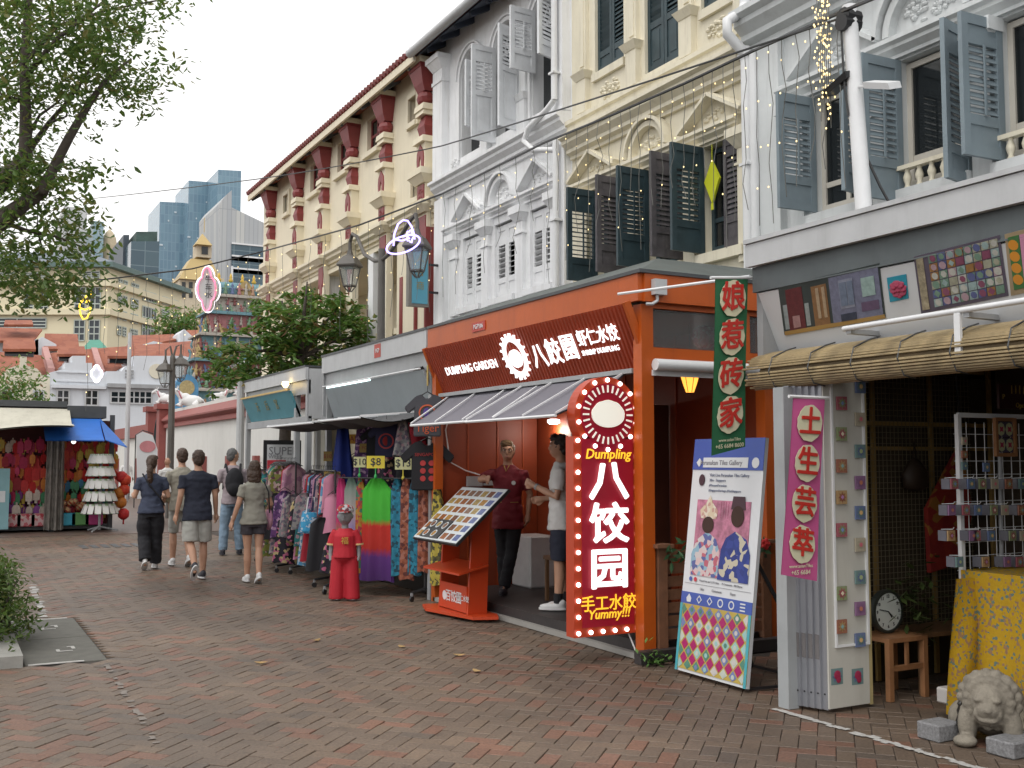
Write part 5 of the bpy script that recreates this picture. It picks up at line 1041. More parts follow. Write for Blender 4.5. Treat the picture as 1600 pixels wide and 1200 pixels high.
for x in (-.041, .041):
    for z in (-.053, .053):
        o = MB().box(fp_.x+x-.039, fp_.x+x+.039, 4.722, 4.73, fp_.z+z-.05, fp_.z+z+.05).build('tile', mat('framed_dark_tile', (.06, .05, .09), .3), f4)
        m = MB(); m.prism(disc_pts((fp_.x+x, 4.721, fp_.z+z), .038, XR, ZU, 8, 1, 1.2), (0, -.002, 0)); m.build('tile_ground', mat('framed_lime', (.42, .44, .26), .4), o); m = MB(); m.prism([V((fp_.x+x, 4.718, fp_.z+z))+V((cos(a*pi/4)*(.026 if a % 2 else .012), 0, sin(a*pi/4)*(.026 if a % 2 else .012))) for a in range(8)], (0, -.002, 0)); m.build('tile_flower', MATS['tile_rose'], o)
sgp = at(1590, 620, Y=4.76); sg = thing('painted_sign', 'dark painted board with yellow numerals 1111 at the right edge', 'sign', tuple(sgp-V((0, 0, .09)))); MB().box(sgp.x-.19, sgp.x+.25, 4.76, 4.78, sgp.z-.085, sgp.z+.085).build('board', mat('sign_brown', (.04, .012, .012), .5), sg)
text('1111', .085, mat('sign_yellow', (.45, .34, .08), .5), sg, (sgp.x+.0, 4.757, sgp.z+.045), XR, ZU, depth=.003); text('P', .05, MATS['sign_yellow'], sg, (sgp.x-.15, 4.757, sgp.z-.005), XR, ZU, depth=.003); text('Open', .05, MATS['sign_yellow'], sg, (sgp.x+.03, 4.757, sgp.z-.06), XR, ZU, depth=.003)
ylw = pattern_mat('yellow_floral', [(.48, .29, .008), (.52, .32, .01), (.50, .30, .01), (.32, .19, .10), (.50, .31, .01), (.14, .2, .17), (.5, .31, .01), (.5, .3, .01)], 62)
tb = thing('cloth_covered_table', 'table covered with a yellow floral cloth under the tile rack', 'table', (6.5, 4.76, 0))
MB().box(5.95, 7.1, 4.06, 4.72, .86, .89).build('table_top', cw, tb); MB().box(5.97, 6.01, 4.61, 4.66, 0, .86).build('leg', cw, tb)
m = MB(); m.sheet(lambda s, t: V((5.9+1.2*s, 4.76+.02*sin(22*s+3*t)*t, .93-.83*t)), 60, 14); m.sheet(lambda s, t: V((5.9+.02*sin(14*s+2*t)*t, 4.76-.7*s, .93-.83*t)), 30, 14); m.box(5.92, 7.1, 4.08, 4.74, .905, .925); m.build('cloth', ylw, tb, smooth=False)
# front cloth faces the camera: hangs just ahead of the rack grid
m = MB(); c0, c1 = at(1495, 905, Y=4.66), at(1482, 1112, Y=4.63); m.sheet(lambda s, t: V((c0.x+(c1.x-c0.x)*t+1.2*s, 4.66-.03*t+.016*sin(26*s+2.5*t)*(.3+t), c0.z+(.06-c0.z)*t)), 80, 16); m.sheet(lambda s, t: V((c0.x+(c1.x-c0.x)*t+1.2*s, 4.666-.03*t+.016*sin(26*s+2.5*t)*(.3+t), c0.z+(.06-c0.z)*t)), 80, 16); m.build('front_cloth', ylw, tb, smooth=True)
# crouching stone lion with plinths
stone = mat('carved_stone', (.23, .205, .165), .9, v=.2, s=12, b=.6, bs=70)
def remeshed(mb, name, k, voxel=.01, smooth=3, parent=None, off=None):
    me = mb.mesh(name, k, off if off is not None else wof(parent)); ob = bpy.data.objects.new(name, me)
    md = ob.modifiers.new('r', 'REMESH'); md.mode = 'VOXEL'; md.voxel_size = voxel; md.use_smooth_shade = True
    s2 = ob.modifiers.new('s', 'SMOOTH'); s2.iterations = smooth; s2.factor = .5
    new = evaluated(ob); bpy.data.meshes.remove(me)
    new.materials.clear(); [new.materials.append(q_) for q_ in (k if isinstance(k, (list, tuple)) else [k])]; new.polygons.foreach_set('use_smooth', [True]*len(new.polygons)); return new
lc = at(1550, 1160, Z=0.0); lx, ly = lc.x, lc.y; m = MB()
def le(b_, a_, z, r): m.ell((lx-.85*b_+.53*a_, ly-.53*b_-.85*a_, z), r, 14, 9)   # b_ towards its face, a_ to its left
le(-.12, 0, .20, (.18, .18, .19)); le(-.02, 0, .26, (.15, .15, .16)); le(.10, 0, .25, (.10, .10, .105)); le(.17, 0, .215, (.062, .066, .05)); le(.215, 0, .225, (.028, .034, .022)); le(.17, 0, .165, (.055, .06, .022)); le(-.28, .05, .22, (.045, .045, .12))
for s_ in (-1, 1): le(.175, s_*.045, .275, (.03, .03, .018)); le(.165, s_*.045, .195, (.035, .035, .035)); le(.06, s_*.10, .36, (.03, .03, .035)); le(.08, s_*.12, .11, (.055, .055, .12)); le(.16, s_*.125, .03, (.07, .065, .035)); le(-.12, s_*.16, .10, (.10, .09, .11)); le(-.02, s_*.19, .03, (.08, .065, .035))
for i in range(34):
    a = 2*pi*i/17; q_ = .115 if i < 17 else .15; le(.10-.05*(i // 17), q_*cos(a+.18*(i // 17)), .255+q_*sin(a+.18*(i // 17)), (.032, .032, .032))
lme = remeshed(m, 'stone_lion', stone, .009, 1, off=V((lx, ly, 0))); lo = bpy.data.objects.new('stone_lion', lme); C.objects.link(lo); lo.location = (lx, ly, 0); tag(lo, 'weathered stone lion statue crouching in front of the yellow cloth', 'statue')
gran = mat('grey_granite', (.20, .20, .205), .85, v=.4, s=60, b=.4, bs=80)
p = at(1478, 1160, Z=0); o = bevel(MB().box(p.x-.06, p.x+.14, p.y, p.y+.16, 0, .10).single('granite_block', gran, 'rough grey granite block left of the stone lion', 'block', 'granite blocks'), .008)
p = at(1492, 1130, Z=0); o = bevel(MB().box(p.x-.0, p.x+.16, p.y+.02, p.y+.14, .102, .20).single('white_block', mat('white_stone', (.46, .44, .42), .8, v=.1), 'small white block behind the black figurine', 'block'), .01)
p = at(1497, 1118, Y=ly+.12); m = MB(); m.lathe((p.x, p.y-.02, .102), [(.028, 0), (.03, .02), (.018, .05), (.024, .075), (.014, .1), (.02, .115), (.008, .135)], 12); m.single('black_figurine', mat('glossy_black', (.02, .018, .015), .15), 'small glossy black figurine on the granite block', 'figurine', smooth=True)
p = at(1590, 1185, Z=0); o = bevel(MB().box(p.x-.06, p.x+.25, p.y-.02, p.y+.16, 0, .09).single('granite_block', gran, 'rough grey granite block at the right edge below the lion', 'block', 'granite blocks'), .008)
p = at(1590, 1150, Y=ly-.12); m = MB(); m.lathe((p.x+.02, p.y, .092), [(.028, 0), (.03, .02), (.02, .05), (.028, .08), (.02, .11), (.01, .125)], 12); m.single('cream_figurine', mat('cream_stone', (.5, .45, .34), .6), 'small cream stone figurine on the granite block at the right edge', 'figurine', smooth=True)
# ------------------------------------------------------------------ clothing on racks
def garment(name, label, cat, top, axis, w0, w1, h, depth, k, group=None, folds=5, amp=.25, n=28, rows=8, hanger=True, flare=None):
    """hanging cloth: closed shell, oval in plan with folds; axis = direction of its width"""
    top = V(top); ax = V((axis[0], axis[1], 0)).normalized(); nr = V((-ax.y, ax.x, 0)); t = thing(name, label, cat, tuple(top-V((0, 0, h))), group); m = MB(); ph = R.uniform(0, 6)
    vs = []; fs = []
    for j in range(rows+1):
        q_ = j/rows; w = w0+(w1-w0)*q_ if not flare else w0+(w1-w0)*q_**flare; sh_ = min(1, .35+q_*6)
        for i in range(n):
            a = 2*pi*i/n; rr_ = 1+amp*q_**.5*sin(folds*a+ph+.6*q_)*.5; vs.append(top+ax*(w/2*cos(a)*sh_*(1+.04*sin(folds*a)))+nr*(depth/2*sin(a)*rr_*(1+1.2*amp*sin(folds*2*a*.5+ph)))+V((0, 0, -h*q_+.012*q_*sin(3*a+ph))))
    for j in range(rows):
        for i in range(n): fs.append((j*n+i, j*n+(i+1) % n, (j+1)*n+(i+1) % n, (j+1)*n+i))
    fs.append(tuple(range(n))); m.add(vs, fs); m.build('cloth', k, t, smooth=True)
    if hanger:
        hk = MB(); hk.tube([top+ax*(-w0*.4)+V((0, 0, -.02)), top+V((0, 0, .05)), top+ax*(w0*.4)+V((0, 0, -.02))], .005, 4); hk.tube([top+V((0, 0, .05)), top+V((0, 0, .10)), top+V((.015, 0, .115)), top+V((.02, 0, .09))], .003, 4); hk.build('hanger', black_metal, t)
    return t
def tee(name, label, c, axis, s, k, group=None, trim=None):
    """T-shirt on a hanger: body and sleeves with thickness"""
    c = V(c); ax = V((axis[0], axis[1], 0)).normalized(); nr = V((-ax.y, ax.x, 0)); t = thing(name, label, 't-shirt', tuple(c-V((0, 0, .62*s))), group)
    out = [(-.08, .0), (-.17, -.03), (-.34, -.20), (-.28, -.29), (-.19, -.21), (-.20, -.62), (.20, -.62), (.19, -.21), (.28, -.29), (.34, -.20), (.17, -.03), (.08, .0), (.05, -.05), (0, -.07), (-.05, -.05)]
    m = MB(); m.prism([c+ax*(x*s)+V((0, 0, z*s))-nr*.03 for x, z in out], nr*.06); o = m.build('shirt', k, t); bevel(o, .012, 2); shade_auto(o, 60)
    hk = MB(); hk.tube([c+ax*-.15*s+V((0, 0, -.04)), c+V((0, 0, .03)), c+ax*.15*s+V((0, 0, -.04))], .007, 5); hk.tube([c+V((0, 0, .03)), c+V((0, 0, .1))], .004, 5); hk.build('hanger', black_metal, t)
    return t, c, ax, nr
FL = [pattern_mat('teal_floral', [(.015, .13, .14), (.02, .18, .18), (.4, .25, .28), (.02, .14, .15), (.28, .3, .1)], 24), pattern_mat('olive_floral', [(.16, .17, .03), (.2, .2, .05), (.42, .3, .28), (.07, .12, .04), (.12, .04, .06)], 22), pattern_mat('pink_stripe', [(.5, .26, .33), (.58, .34, .4), (.42, .2, .3)], 14), mat('plain_red_cloth', (.34, .015, .03), .8), mat('plain_navy_cloth', (.02, .02, .06), .8), pattern_mat('purple_floral', [(.09, .03, .13), (.14, .05, .18), (.4, .25, .38), (.06, .03, .1)], 26), pattern_mat('blue_white', [(.08, .24, .42), (.5, .52, .55), (.1, .28, .46)], 30), pattern_mat('black_floral', [(.012, .012, .02), (.02, .015, .03), (.45, .12, .22), (.014, .012, .02), (.5, .4, .2)], 24), pattern_mat('grey_floral', [(.2, .2, .21), (.3, .29, .28), (.12, .1, .14), (.35, .22, .25)], 28), mat('plain_pink_cloth', (.55, .22, .32), .8), mat('black_cloth', (.014, .014, .018), .85), mat('plain_teal', (.02, .2, .2), .8)]
fn = ['teal floral', 'olive floral', 'pink striped', 'plain red', 'navy', 'purple floral', 'blue and white', 'black floral', 'grey floral', 'plain pink', 'black', 'plain teal']
def rack(name, label, a, b, z, base=True):
    a, b = V((*a, z)), V((*b, z)); mid = (a+b)/2; t = thing(name, label, 'clothes rack', (mid.x, mid.y, 0), 'clothes racks by the stalls'); MB().tube([a, b], .013, 8).build('rail', black_metal, t); d_ = (b-a).normalized(); s_ = V((-d_.y, d_.x, 0))
    for p in (a, b):
        MB().tube([p, V((p.x, p.y, .1))], .014, 8).build('upright', black_metal, t)
        MB().tube([V((p.x, p.y, .1))-s_*.26, V((p.x, p.y, .13)), V((p.x, p.y, .1))+s_*.26], .016, 6).build('foot_bar', black_metal, t)
        for sg in (-1, 1):
            c = V((p.x, p.y, .035))+s_*.26*sg; MB().tube([c-d_*.012, c+d_*.012], .034, 10).build('castor', black_metal, t); MB().box(c.x-.012, c.x+.012, c.y-.012, c.y+.012, .06, .1).build('castor_fork', grey_metal, t)
    return t
place_words = ['first', 'second', 'third', 'fourth', 'fifth', 'sixth', 'seventh', 'eighth', 'ninth', 'tenth', 'eleventh', 'twelfth', 'thirteenth', 'fourteenth', 'fifteenth', 'sixteenth']
# rack of dresses (far)
rack('garment_rack', 'black wheeled rack of floral dresses nearest the walking woman in grey', (4.62, 15.35), (4.78, 17.1), 1.60)
seqA = [2, 3, 1, 0, 8, 5, 2, 6, 7, 3, 0, 11, 1, 8]
for i, c in enumerate(seqA):
    t = i/13; y = 15.45+1.55*t; garment('hanging_dress', '%s dress on the far wheeled rack, %s from its near end' % (fn[c], place_words[i]), 'dress', (4.63+.16*t, y, 1.57), (1, .1), .34, R.uniform(.40, .52), R.uniform(.62, 1.0) if i not in (2, 3) else .95, .075, FL[c], 'dresses on the far rack')
for i, c in enumerate([7, 0, 8, 1, 5, 10, 3, 11]):
    t = i/7; garment('hanging_skirt', '%s skirt low on the far wheeled rack, %s from its near end' % (fn[c], place_words[i]), 'skirt', (4.50+.2*t+R.uniform(-.1, .1), 15.3+1.6*t, .88+R.uniform(-.05, .1)), (1, -.2), .32, R.uniform(.42, .55), .7, .14, FL[c], 'skirts low on the far rack', folds=4)
for i, c in enumerate([10, 7, 5, 3, 8, 6, 1, 9]):
    t = i/7; garment('child_dress', '%s child dress low on the middle rack, %s from its near end' % (fn[c], place_words[i]), 'dress', (4.46+.2*t+R.uniform(-.1, .1), 13.3+1.6*t, .90+R.uniform(-.05, .12)), (1, -.25), .28, R.uniform(.38, .5), .68, .14, FL[c], 'child dresses low on the middle rack', folds=4)
garment('hanging_dress', 'teal floral dress hanging furthest left at the dress rack end', 'dress', (4.42, 16.6, 1.5), (1, -.6), .3, .5, .95, .16, FL[0], 'dresses on the far rack', folds=4); garment('hanging_dress', 'olive floral dress hanging in front of the dress rack', 'dress', (4.48, 15.7, 1.56), (1, -.3), .3, .46, 1.0, .12, FL[1], 'dresses on the far rack', folds=4)
# rack of children's clothes (middle)
rack('garment_rack', 'black wheeled rack of mixed children clothes in the middle of the clothing stall', (4.55, 13.35), (4.72, 15.0), 1.50)
seqB = [9, 6, 3, 7, 8, 4, 2, 5, 10, 6, 3, 0, 9, 8]
for i, c in enumerate(seqB):
    t = i/13; garment('child_shirt', '%s child top on the middle rack, %s from its near end' % (fn[c], place_words[i]), 'shirt', (4.57+.15*t, 13.45+1.45*t, 1.46), (1, .1), .28, R.uniform(.30, .42), R.uniform(.42, .62), .07, FL[c], 'child tops on the middle rack')
for i, (u, v, Y, c, h) in enumerate(((503, 800, 14.0, 9, .5), (486, 815, 14.2, 6, .34), (476, 800, 14.4, 8, .5), (512, 785, 13.9, 2, .42), (520, 838, 13.7, 7, .42), (496, 850, 14.0, 5, .34))):
    p = at(u, v-h*60, Y=Y); garment('child_outfit', '%s child outfit hanging low, %s of the low row before the middle rack' % (fn[c], place_words[i]), 'child outfit', p, (.9, -.42), .22, .36, h, .11, FL[c], 'child outfits hung low', folds=4)
p = at(486, 812, Y=13.9); bg_ = thing('blue_tote_bag', 'bright blue spotted bag hanging among the child clothes', 'bag', tuple(p-V((0, 0, .2)))); m = MB(); m.lathe(p, [(.10, -.18), (.14, -.15), (.14, 0), (.11, .10)], 14, 1, .45); m.build('body', pattern_mat('blue_spots', [(.05, .33, .6), (.06, .36, .62), (.5, .6, .7)], 40), bg_); m = MB(); m.tube([p+V((-.07, 0, .08)), p+V((-.04, 0, .3)), p+V((.04, 0, .3)), p+V((.07, 0, .08))], .010, 6); m.build('strap', white_metal, bg_)
p = at(523, 808, Y=13.2); garment('pink_child_jacket', 'pale pink child jacket on a white hanger left of the red mannequin', 'jacket', p+V((0, 0, .3)), (.9, -.42), .24, .36, .5, .12, FL[9], folds=3)
p = at(525, 862, Y=13.1); garment('black_floral_skirt', 'black skirt with pink and yellow flowers left of the red mannequin', 'skirt', p+V((0, 0, .16)), (.9, -.42), .26, .42, .42, .14, FL[7], folds=6)
for i, c in enumerate([10, 5, 8, 7, 0, 4, 3, 10, 6, 5]):
    p = at(432+i*12.5, 800+R.uniform(-12, 14), Y=15.6-i*.24); garment('hung_garment', '%s garment in the front row of the clothes, %s from the left' % (fn[c], place_words[i]), 'garment', p+V((0, 0, .28)), (.9, -.42), .26, .40, R.uniform(.6, .8), .13, FL[c], 'garments in the front row', folds=4)
# scarves and sarongs (near)
sa, sb_ = V((4.40, 12.75, 0)), V((5.08, 11.62, 0)); rack('garment_rack', 'black wheeled rack of bright sarongs and scarves beside the menu stand', (sa.x, sa.y), (sb_.x, sb_.y), 1.42)
def tie_dye(name, cols, stops):
    k = bpy.data.materials.new(name); k.use_nodes = True; n, l, p = nodes(k); p.inputs['Roughness'].default_value = .8
    tc = n.new('ShaderNodeTexCoord'); sp_ = n.new('ShaderNodeSeparateXYZ'); l.new(tc.outputs['Generated'], sp_.inputs[0]); nz = n.new('ShaderNodeTexNoise'); nz.inputs['Scale'].default_value = 9; l.new(tc.outputs['Generated'], nz.inputs[0])
    ma = n.new('ShaderNodeMath'); ma.operation = 'MULTIPLY_ADD'; ma.inputs[1].default_value = .08; l.new(nz.outputs[0], ma.inputs[0]); l.new(sp_.outputs[2], ma.inputs[2])
    cr = n.new('ShaderNodeValToRGB'); el = cr.color_ramp.elements
    while len(el) < len(cols): el.new(.5)
    for e_, c, s_ in zip(el, cols, stops): e_.position = s_; e_.color = (*c, 1)
    l.new(ma.outputs[0], cr.inputs[0]); l.new(cr.outputs[0], p.inputs['Base Color']); return k
td = [tie_dye('sarong_green', [(.06, .015, .12), (.10, .025, .18), (.42, .02, .012), (.44, .02, .012), (.05, .36, .03), (.05, .40, .03)], (0, .28, .36, .58, .64, 1)), tie_dye('sarong_rainbow', [(.55, .07, .01), (.45, .2, .02), (.1, .3, .05), (.42, .02, .12), (.45, .03, .14)], (0, .2, .35, .6, 1)), tie_dye('sarong_blue', [(.02, .25, .45), (.1, .36, .3), (.2, .12, .4), (.35, .3, .3), (.12, .2, .16)], (0, .22, .45, .7, 1))]
turq = pattern_mat('turquoise_batik', [(.01, .14, .22), (.02, .2, .3), (.01, .05, .08), (.02, .17, .26)], 26); rust = pattern_mat('rust_batik', [(.22, .06, .03), (.28, .09, .05), (.1, .025, .02), (.34, .14, .1)], 24); mult = pattern_mat('multi_batik', [(.3, .03, .06), (.36, .2, .03), (.05, .16, .1), (.4, .1, .02)], 22)
dS = (sb_-sa)/10
for i, (k, lab, w, h) in enumerate(((td[1], 'orange and magenta tie-dye sarong, leftmost on the near rack', .10, 1.18), (td[2], 'blue and violet printed sarong next to the orange one', .16, 1.22), (mult, 'red multicolour batik scarf left of the green sarong', .09, 1.15), (td[0], 'green, red and purple banded sarong in the middle of the near rack', .33, 1.24), (turq, 'turquoise batik scarf right of the green sarong', .12, 1.16), (rust, 'rust batik scarf between two turquoise ones', .14, 1.2), (turq, 'turquoise batik scarf nearest the menu stand', .13, 1.14), (rust, 'rust batik scarf behind the nearest turquoise one', .1, 1.1))):
    s_ = (.3, 1.5, 2.6, 4.5, 6.8, 7.9, 8.9, 9.8)[i]; c = sa+dS*s_; garment('hanging_sarong' if i in (0, 1, 3) else 'hanging_scarf', lab, 'sarong' if i in (0, 1, 3) else 'scarf', (c.x, c.y, 1.42), dS, w*1.35, w*1.6, h, .09, k, 'sarongs and scarves on the near rack', folds=9 if w > .2 else 5, n=48 if w > .2 else 28, hanger=False)
yf = pattern_mat('yellow_batik', [(.42, .34, .05), (.1, .09, .03), (.46, .38, .07), (.05, .05, .03)], 26); garment('hanging_scarf', 'yellow and black scarf just behind the menu stand', 'scarf', (5.12, 11.36, 1.3), (.3, -1), .14, .22, 1.1, .1, yf, 'sarongs and scarves on the near rack', hanger=False)
# shirts hung from the canopies
def print_ring(t, c, ax, nr, z, r, k, name='printed_ring'):
    m = MB(); cc = c+V((0, 0, z))-nr*.034; o1, i1 = disc_pts(cc, r, ax, ZU, 20), disc_pts(cc, r*.82, ax, ZU, 20)
    for q_ in range(20): m.prism([o1[q_], o1[(q_+1) % 20], i1[(q_+1) % 20], i1[q_]], -nr*.003)
    m.build(name, k, t)
prt_o = mat('print_orange', (.5, .09, .03), .6); prt_r = mat('print_red2', (.4, .03, .03), .6); prt_b = mat('print_violet', (.10, .06, .3), .6)
AXC = (.88, -.47)
t, c, ax, nr = tee('hanging_tshirt', 'dark grey T-shirt with orange ring print on a chain under the orange sign', at(668, 616, Y=11.35), AXC, .8, mat('charcoal_jersey', (.06, .06, .07), .85)); print_ring(t, c, ax, nr, -.22, .10, prt_o); m = MB(); m.ell(c+V((0, 0, -.22))-nr*.034, (.05, .004, .06), 10, 6); m.build('printed_figure', prt_b, t); text('Tiger', .13, prt_o, t, c+V((0, 0, -.40))-nr*.036, ax, ZU, depth=.003)
m = MB(); p0 = c+V((0, 0, .1)); m.tube([p0, p0+V((.0, 0, .24))], .012, 6); m.build('chain', mat('brass_chain', (.4, .3, .1), .4, m=.5), t)
t, c, ax, nr = tee('hanging_tshirt', 'navy T-shirt with round red emblem hanging behind the price cards', at(604, 660, Y=12.7), AXC, .72, FL[4]); print_ring(t, c, ax, nr, -.24, .10, prt_r); m = MB(); m.ell(c+V((0, 0, -.24))-nr*.034, (.05, .004, .06), 10, 6); m.build('printed_figure', prt_r, t)
t, c, ax, nr = tee('hanging_tshirt', 'black T-shirt with rows of small red face prints above the scarves', at(668, 688, Y=11.5), AXC, .95, FL[10])
text('SINGAPORE', .055, prt_r, t, c+V((0, 0, -.17))-nr*.036, ax, ZU, depth=.003)
for j in range(3):
    for i in (-1, 1): m = MB(); m.prism(disc_pts(c+ax*(.05*i)+V((0, 0, -.27-.09*j))-nr*.034, .034, ax, ZU, 12), -nr*.003); m.build('printed_face', prt_r, t)
tee('hanging_tshirt', 'dark red T-shirt behind the black one at the orange post', at(684, 690, Y=11.62), AXC, .7, mat('dim_red_jersey', (.16, .015, .02), .85)); tee('hanging_tshirt', 'black T-shirt half hidden behind the navy one', at(588, 668, Y=13.4), AXC, .66, FL[10])
for i, (u, v, Y, c) in enumerate(((575, 690, 13.9, 5), (598, 700, 13.6, 10), (622, 700, 13.2, 4), (646, 690, 12.6, 3), (560, 740, 14.3, 8), (610, 742, 13.0, 7), (640, 745, 12.5, 10))): garment('stock_garment', '%s garment hanging at the back of the grey stall, %s of seven' % (fn[c], place_words[i]), 'garment', at(u, v-30, Y=Y), AXC, .3, .42, .85, .12, FL[c], 'stock at the back of the grey stall', folds=4)
garment('blue_cloth', 'royal blue shawl hanging tall in the grey stall', 'shawl', at(536, 652, Y=14.2), AXC, .12, .34, .95, .14, mat('royal_blue_cloth', (.012, .03, .22), .8), folds=4, hanger=False)
garment('snake_print_bag', 'grey snake print pouch hanging under the canopy', 'pouch', at(630, 655, Y=12.1), AXC, .10, .26, .45, .12, FL[8], folds=3, hanger=False)
# price cards on clips
card_y = mat('yellow_card', (.66, .55, .05), .6, v=.05); card_p = mat('pale_yellow_card', (.56, .56, .3), .6, v=.05); ink = mat('card_ink', (.03, .03, .04), .6); card_o = mat('brown_gold_card', (.26, .17, .03), .6, v=.1); ink_r = mat('dark_red_ink', (.22, .03, .02), .6)
def price_card(s_, u, v, Y, w, h, k, label, clip, ik=ink, size=None):
    p = at(u, v, Y=Y); ax = V((.88, -.47, 0)); nr = V((.47, .88, 0)); t = thing('price_card', label, 'price card', tuple(p-V((0, 0, h/2+.1))), 'price cards in the clothing stall'); m = MB(); m.prism([p-ax*w/2-V((0, 0, h/2)), p+ax*w/2-V((0, 0, h/2)), p+ax*w/2+V((0, 0, h/2)), p-ax*w/2+V((0, 0, h/2))], nr*.006); m.build('card', k, t)
    text(s_, size or h*.85, ik, t, p-nr*.003, ax, ZU, depth=.002, bold=.01)
    if clip: m = MB(); m.tube([p-V((0, 0, h/2)), p-V((0, 0, h/2+.08))], .008, 6); m.ell(p-V((0, 0, h/2+.1)), (.02, .02, .03), 8, 6); m.build('clip', clip, t)
grn = mat('green_plastic', (.03, .35, .08), .4); ylp = mat('yellow_plastic', (.5, .42, .04), .4)
price_card('$10', 562, 722, 12.5, .15, .13, card_p, 'small pale yellow price card left of the bright yellow one', grn); price_card('$8', 587, 722, 12.1, .22, .15, card_y, 'bright yellow price card reading $8', grn); price_card('$13', 630, 724, 11.9, .20, .15, card_p, 'pale yellow price card with yellow clip at the scarves', ylp)
price_card('2 FOR 10', 519, 745, 13.6, .22, .14, card_o, 'brown gold price card reading 2 for 10', None, ink_r, .09); price_card('$10', 512, 713, 14.6, .12, .14, card_o, 'small brown gold price card at the far rack', None, ink_r, .08); price_card('2 FOR', 569, 700, 13.6, .13, .12, card_o, 'brown gold price card reading 2 for, by the navy shirt', None, ink_r, .06); price_card('SALE', 553, 686, 14.9, .24, .14, mat('orange_gold_card', (.5, .25, .02), .6), 'orange gold card in the back of the grey stall', None, ink_r, .11)
# standing SUPER board in the far stall
p = at(432, 750, Y=18.9); sp_t = thing('promotion_board', 'black framed promotion board reading SUPER with a red price panel', 'board', (p.x, 18.9, 0)); MB().box(p.x-.24, p.x+.45, 18.9, 18.94, .6, 2.0).build('frame', black_metal, sp_t); MB().box(p.x-.18, p.x+.40, 18.885, 18.899, .7, 1.92).build('poster', pr_white, sp_t); MB().box(p.x-.18, p.x+.16, 18.876, 18.884, 1.38, 1.64).build('price_panel', MATS['print_red'], sp_t); MB().box(p.x-.18, p.x+.16, 18.876, 18.884, 1.14, 1.32).build('blue_panel', fb_blue, sp_t)
for lx_ in (-.2, .4): MB().box(p.x+lx_-.02, p.x+lx_+.02, 18.905, 18.935, 0, .6).build('leg', black_metal, sp_t)
text('SUPER', .2, pr_grey, sp_t, (p.x-.16, 18.88, 1.80), XR, ZU, align='LEFT', depth=.003); text('$68', .22, pr_white, sp_t, (p.x-.14, 18.872, 1.5), XR, ZU, align='LEFT', depth=.003, bold=.01); text('WEEK', .1, pr_grey, sp_t, (p.x-.16, 18.88, 1.70), XR, ZU, align='LEFT', depth=.003)
# child mannequin in red
mq = V(at(538, 938, Z=0)); mx_, my_ = mq.x, mq.y; dm = thing('child_mannequin', 'grey child mannequin in red shirt, red trousers and cap', 'mannequin', (mx_, my_, 0))
AX = V((.88, -.47, 0)); NR = V((-.47, -.88, 0))   # its right-left axis and facing direction
def mp_(a, b, z): return V((mx_, my_, 0))+AX*a+NR*b+V((0, 0, z))
redc = mat('mannequin_red', (.42, .012, .025), .75, v=.08)
m = MB()
for sg in (-1, 1): m.tube([mp_(sg*.075, 0, .52), mp_(sg*.085, .01, .3), mp_(sg*.095, .01, .06), mp_(sg*.095, .01, .02)], [.085, .085, .09, .09], 12)
m.ell(mp_(0, 0, .52), (.13, .13, .10), 14, 8); o = bpy.data.objects.new('trousers', remeshed(m, 'trousers', redc, .012, 2, dm)); link(o, dm)
m = MB(); m.tube([mp_(0, 0, .50), mp_(0, 0, .62), mp_(0, 0, .76), mp_(0, 0, .84)], [.15, .135, .135, .08], 14); 
for sg in (-1, 1): m.tube([mp_(sg*.10, 0, .81), mp_(sg*.145, -.01, .72), mp_(sg*.16, -.01, .64)], [.055, .055, .058], 10)
o = bpy.data.objects.new('shirt', remeshed(m, 'shirt', redc, .012, 2, dm)); link(o, dm)
manq = mat('grey_mannequin', (.22, .22, .23), .4); m = MB(); m.tube([mp_(0, 0, .80), mp_(0, 0, .9)], [.045, .04], 10); m.ell(mp_(0, .01, .985), (.085, .09, .105), 16, 10); m.ell(mp_(0, .095, .975), (.015, .02, .02), 8, 6); m.ell(mp_(0, .08, .94), (.03, .02, .015), 8, 6)
for sg in (-1, 1): m.tube([mp_(sg*.16, -.01, .66), mp_(sg*.168, .0, .54), mp_(sg*.16, .03, .46)], [.03, .026, .02], 8); m.ell(mp_(sg*.088, 0, .98), (.012, .02, .025), 6, 5)
o = bpy.data.objects.new('body', remeshed(m, 'body', manq, .009, 2, dm)); link(o, dm)
for sg in (-1, 1): m = MB(); m.tube([mp_(sg*.159, -.01, .645), mp_(sg*.158, -.01, .665)], .061, 12); m.build('cuff', mat('cuff_gold', (.6, .42, .2), .6), dm)
m = MB(); m.lathe(mp_(0, 0, 1.03), [(.10, 0), (.10, .03), (.085, .065), (.04, .09), (.01, .095)], 16); m.prism([mp_(-.07, .07, 1.035), mp_(-.05, .16, 1.03), mp_(.05, .16, 1.03), mp_(.07, .07, 1.035)], (0, 0, .01)); m.build('cap', pattern_mat('cap_print', [(.4, .03, .03), (.4, .4, .42), (.12, .03, .04)], 30), dm)
text('福', .09, mat('gold_ink', (.5, .3, .05), .5), dm, mp_(.02, .142, .70), AX, ZU, depth=.004)
for sg in (-1, 1): m = MB(); m.ell(mp_(sg*.095, .03, .02), (.05, .07, .02), 10, 6); m.build('foot', manq, dm)
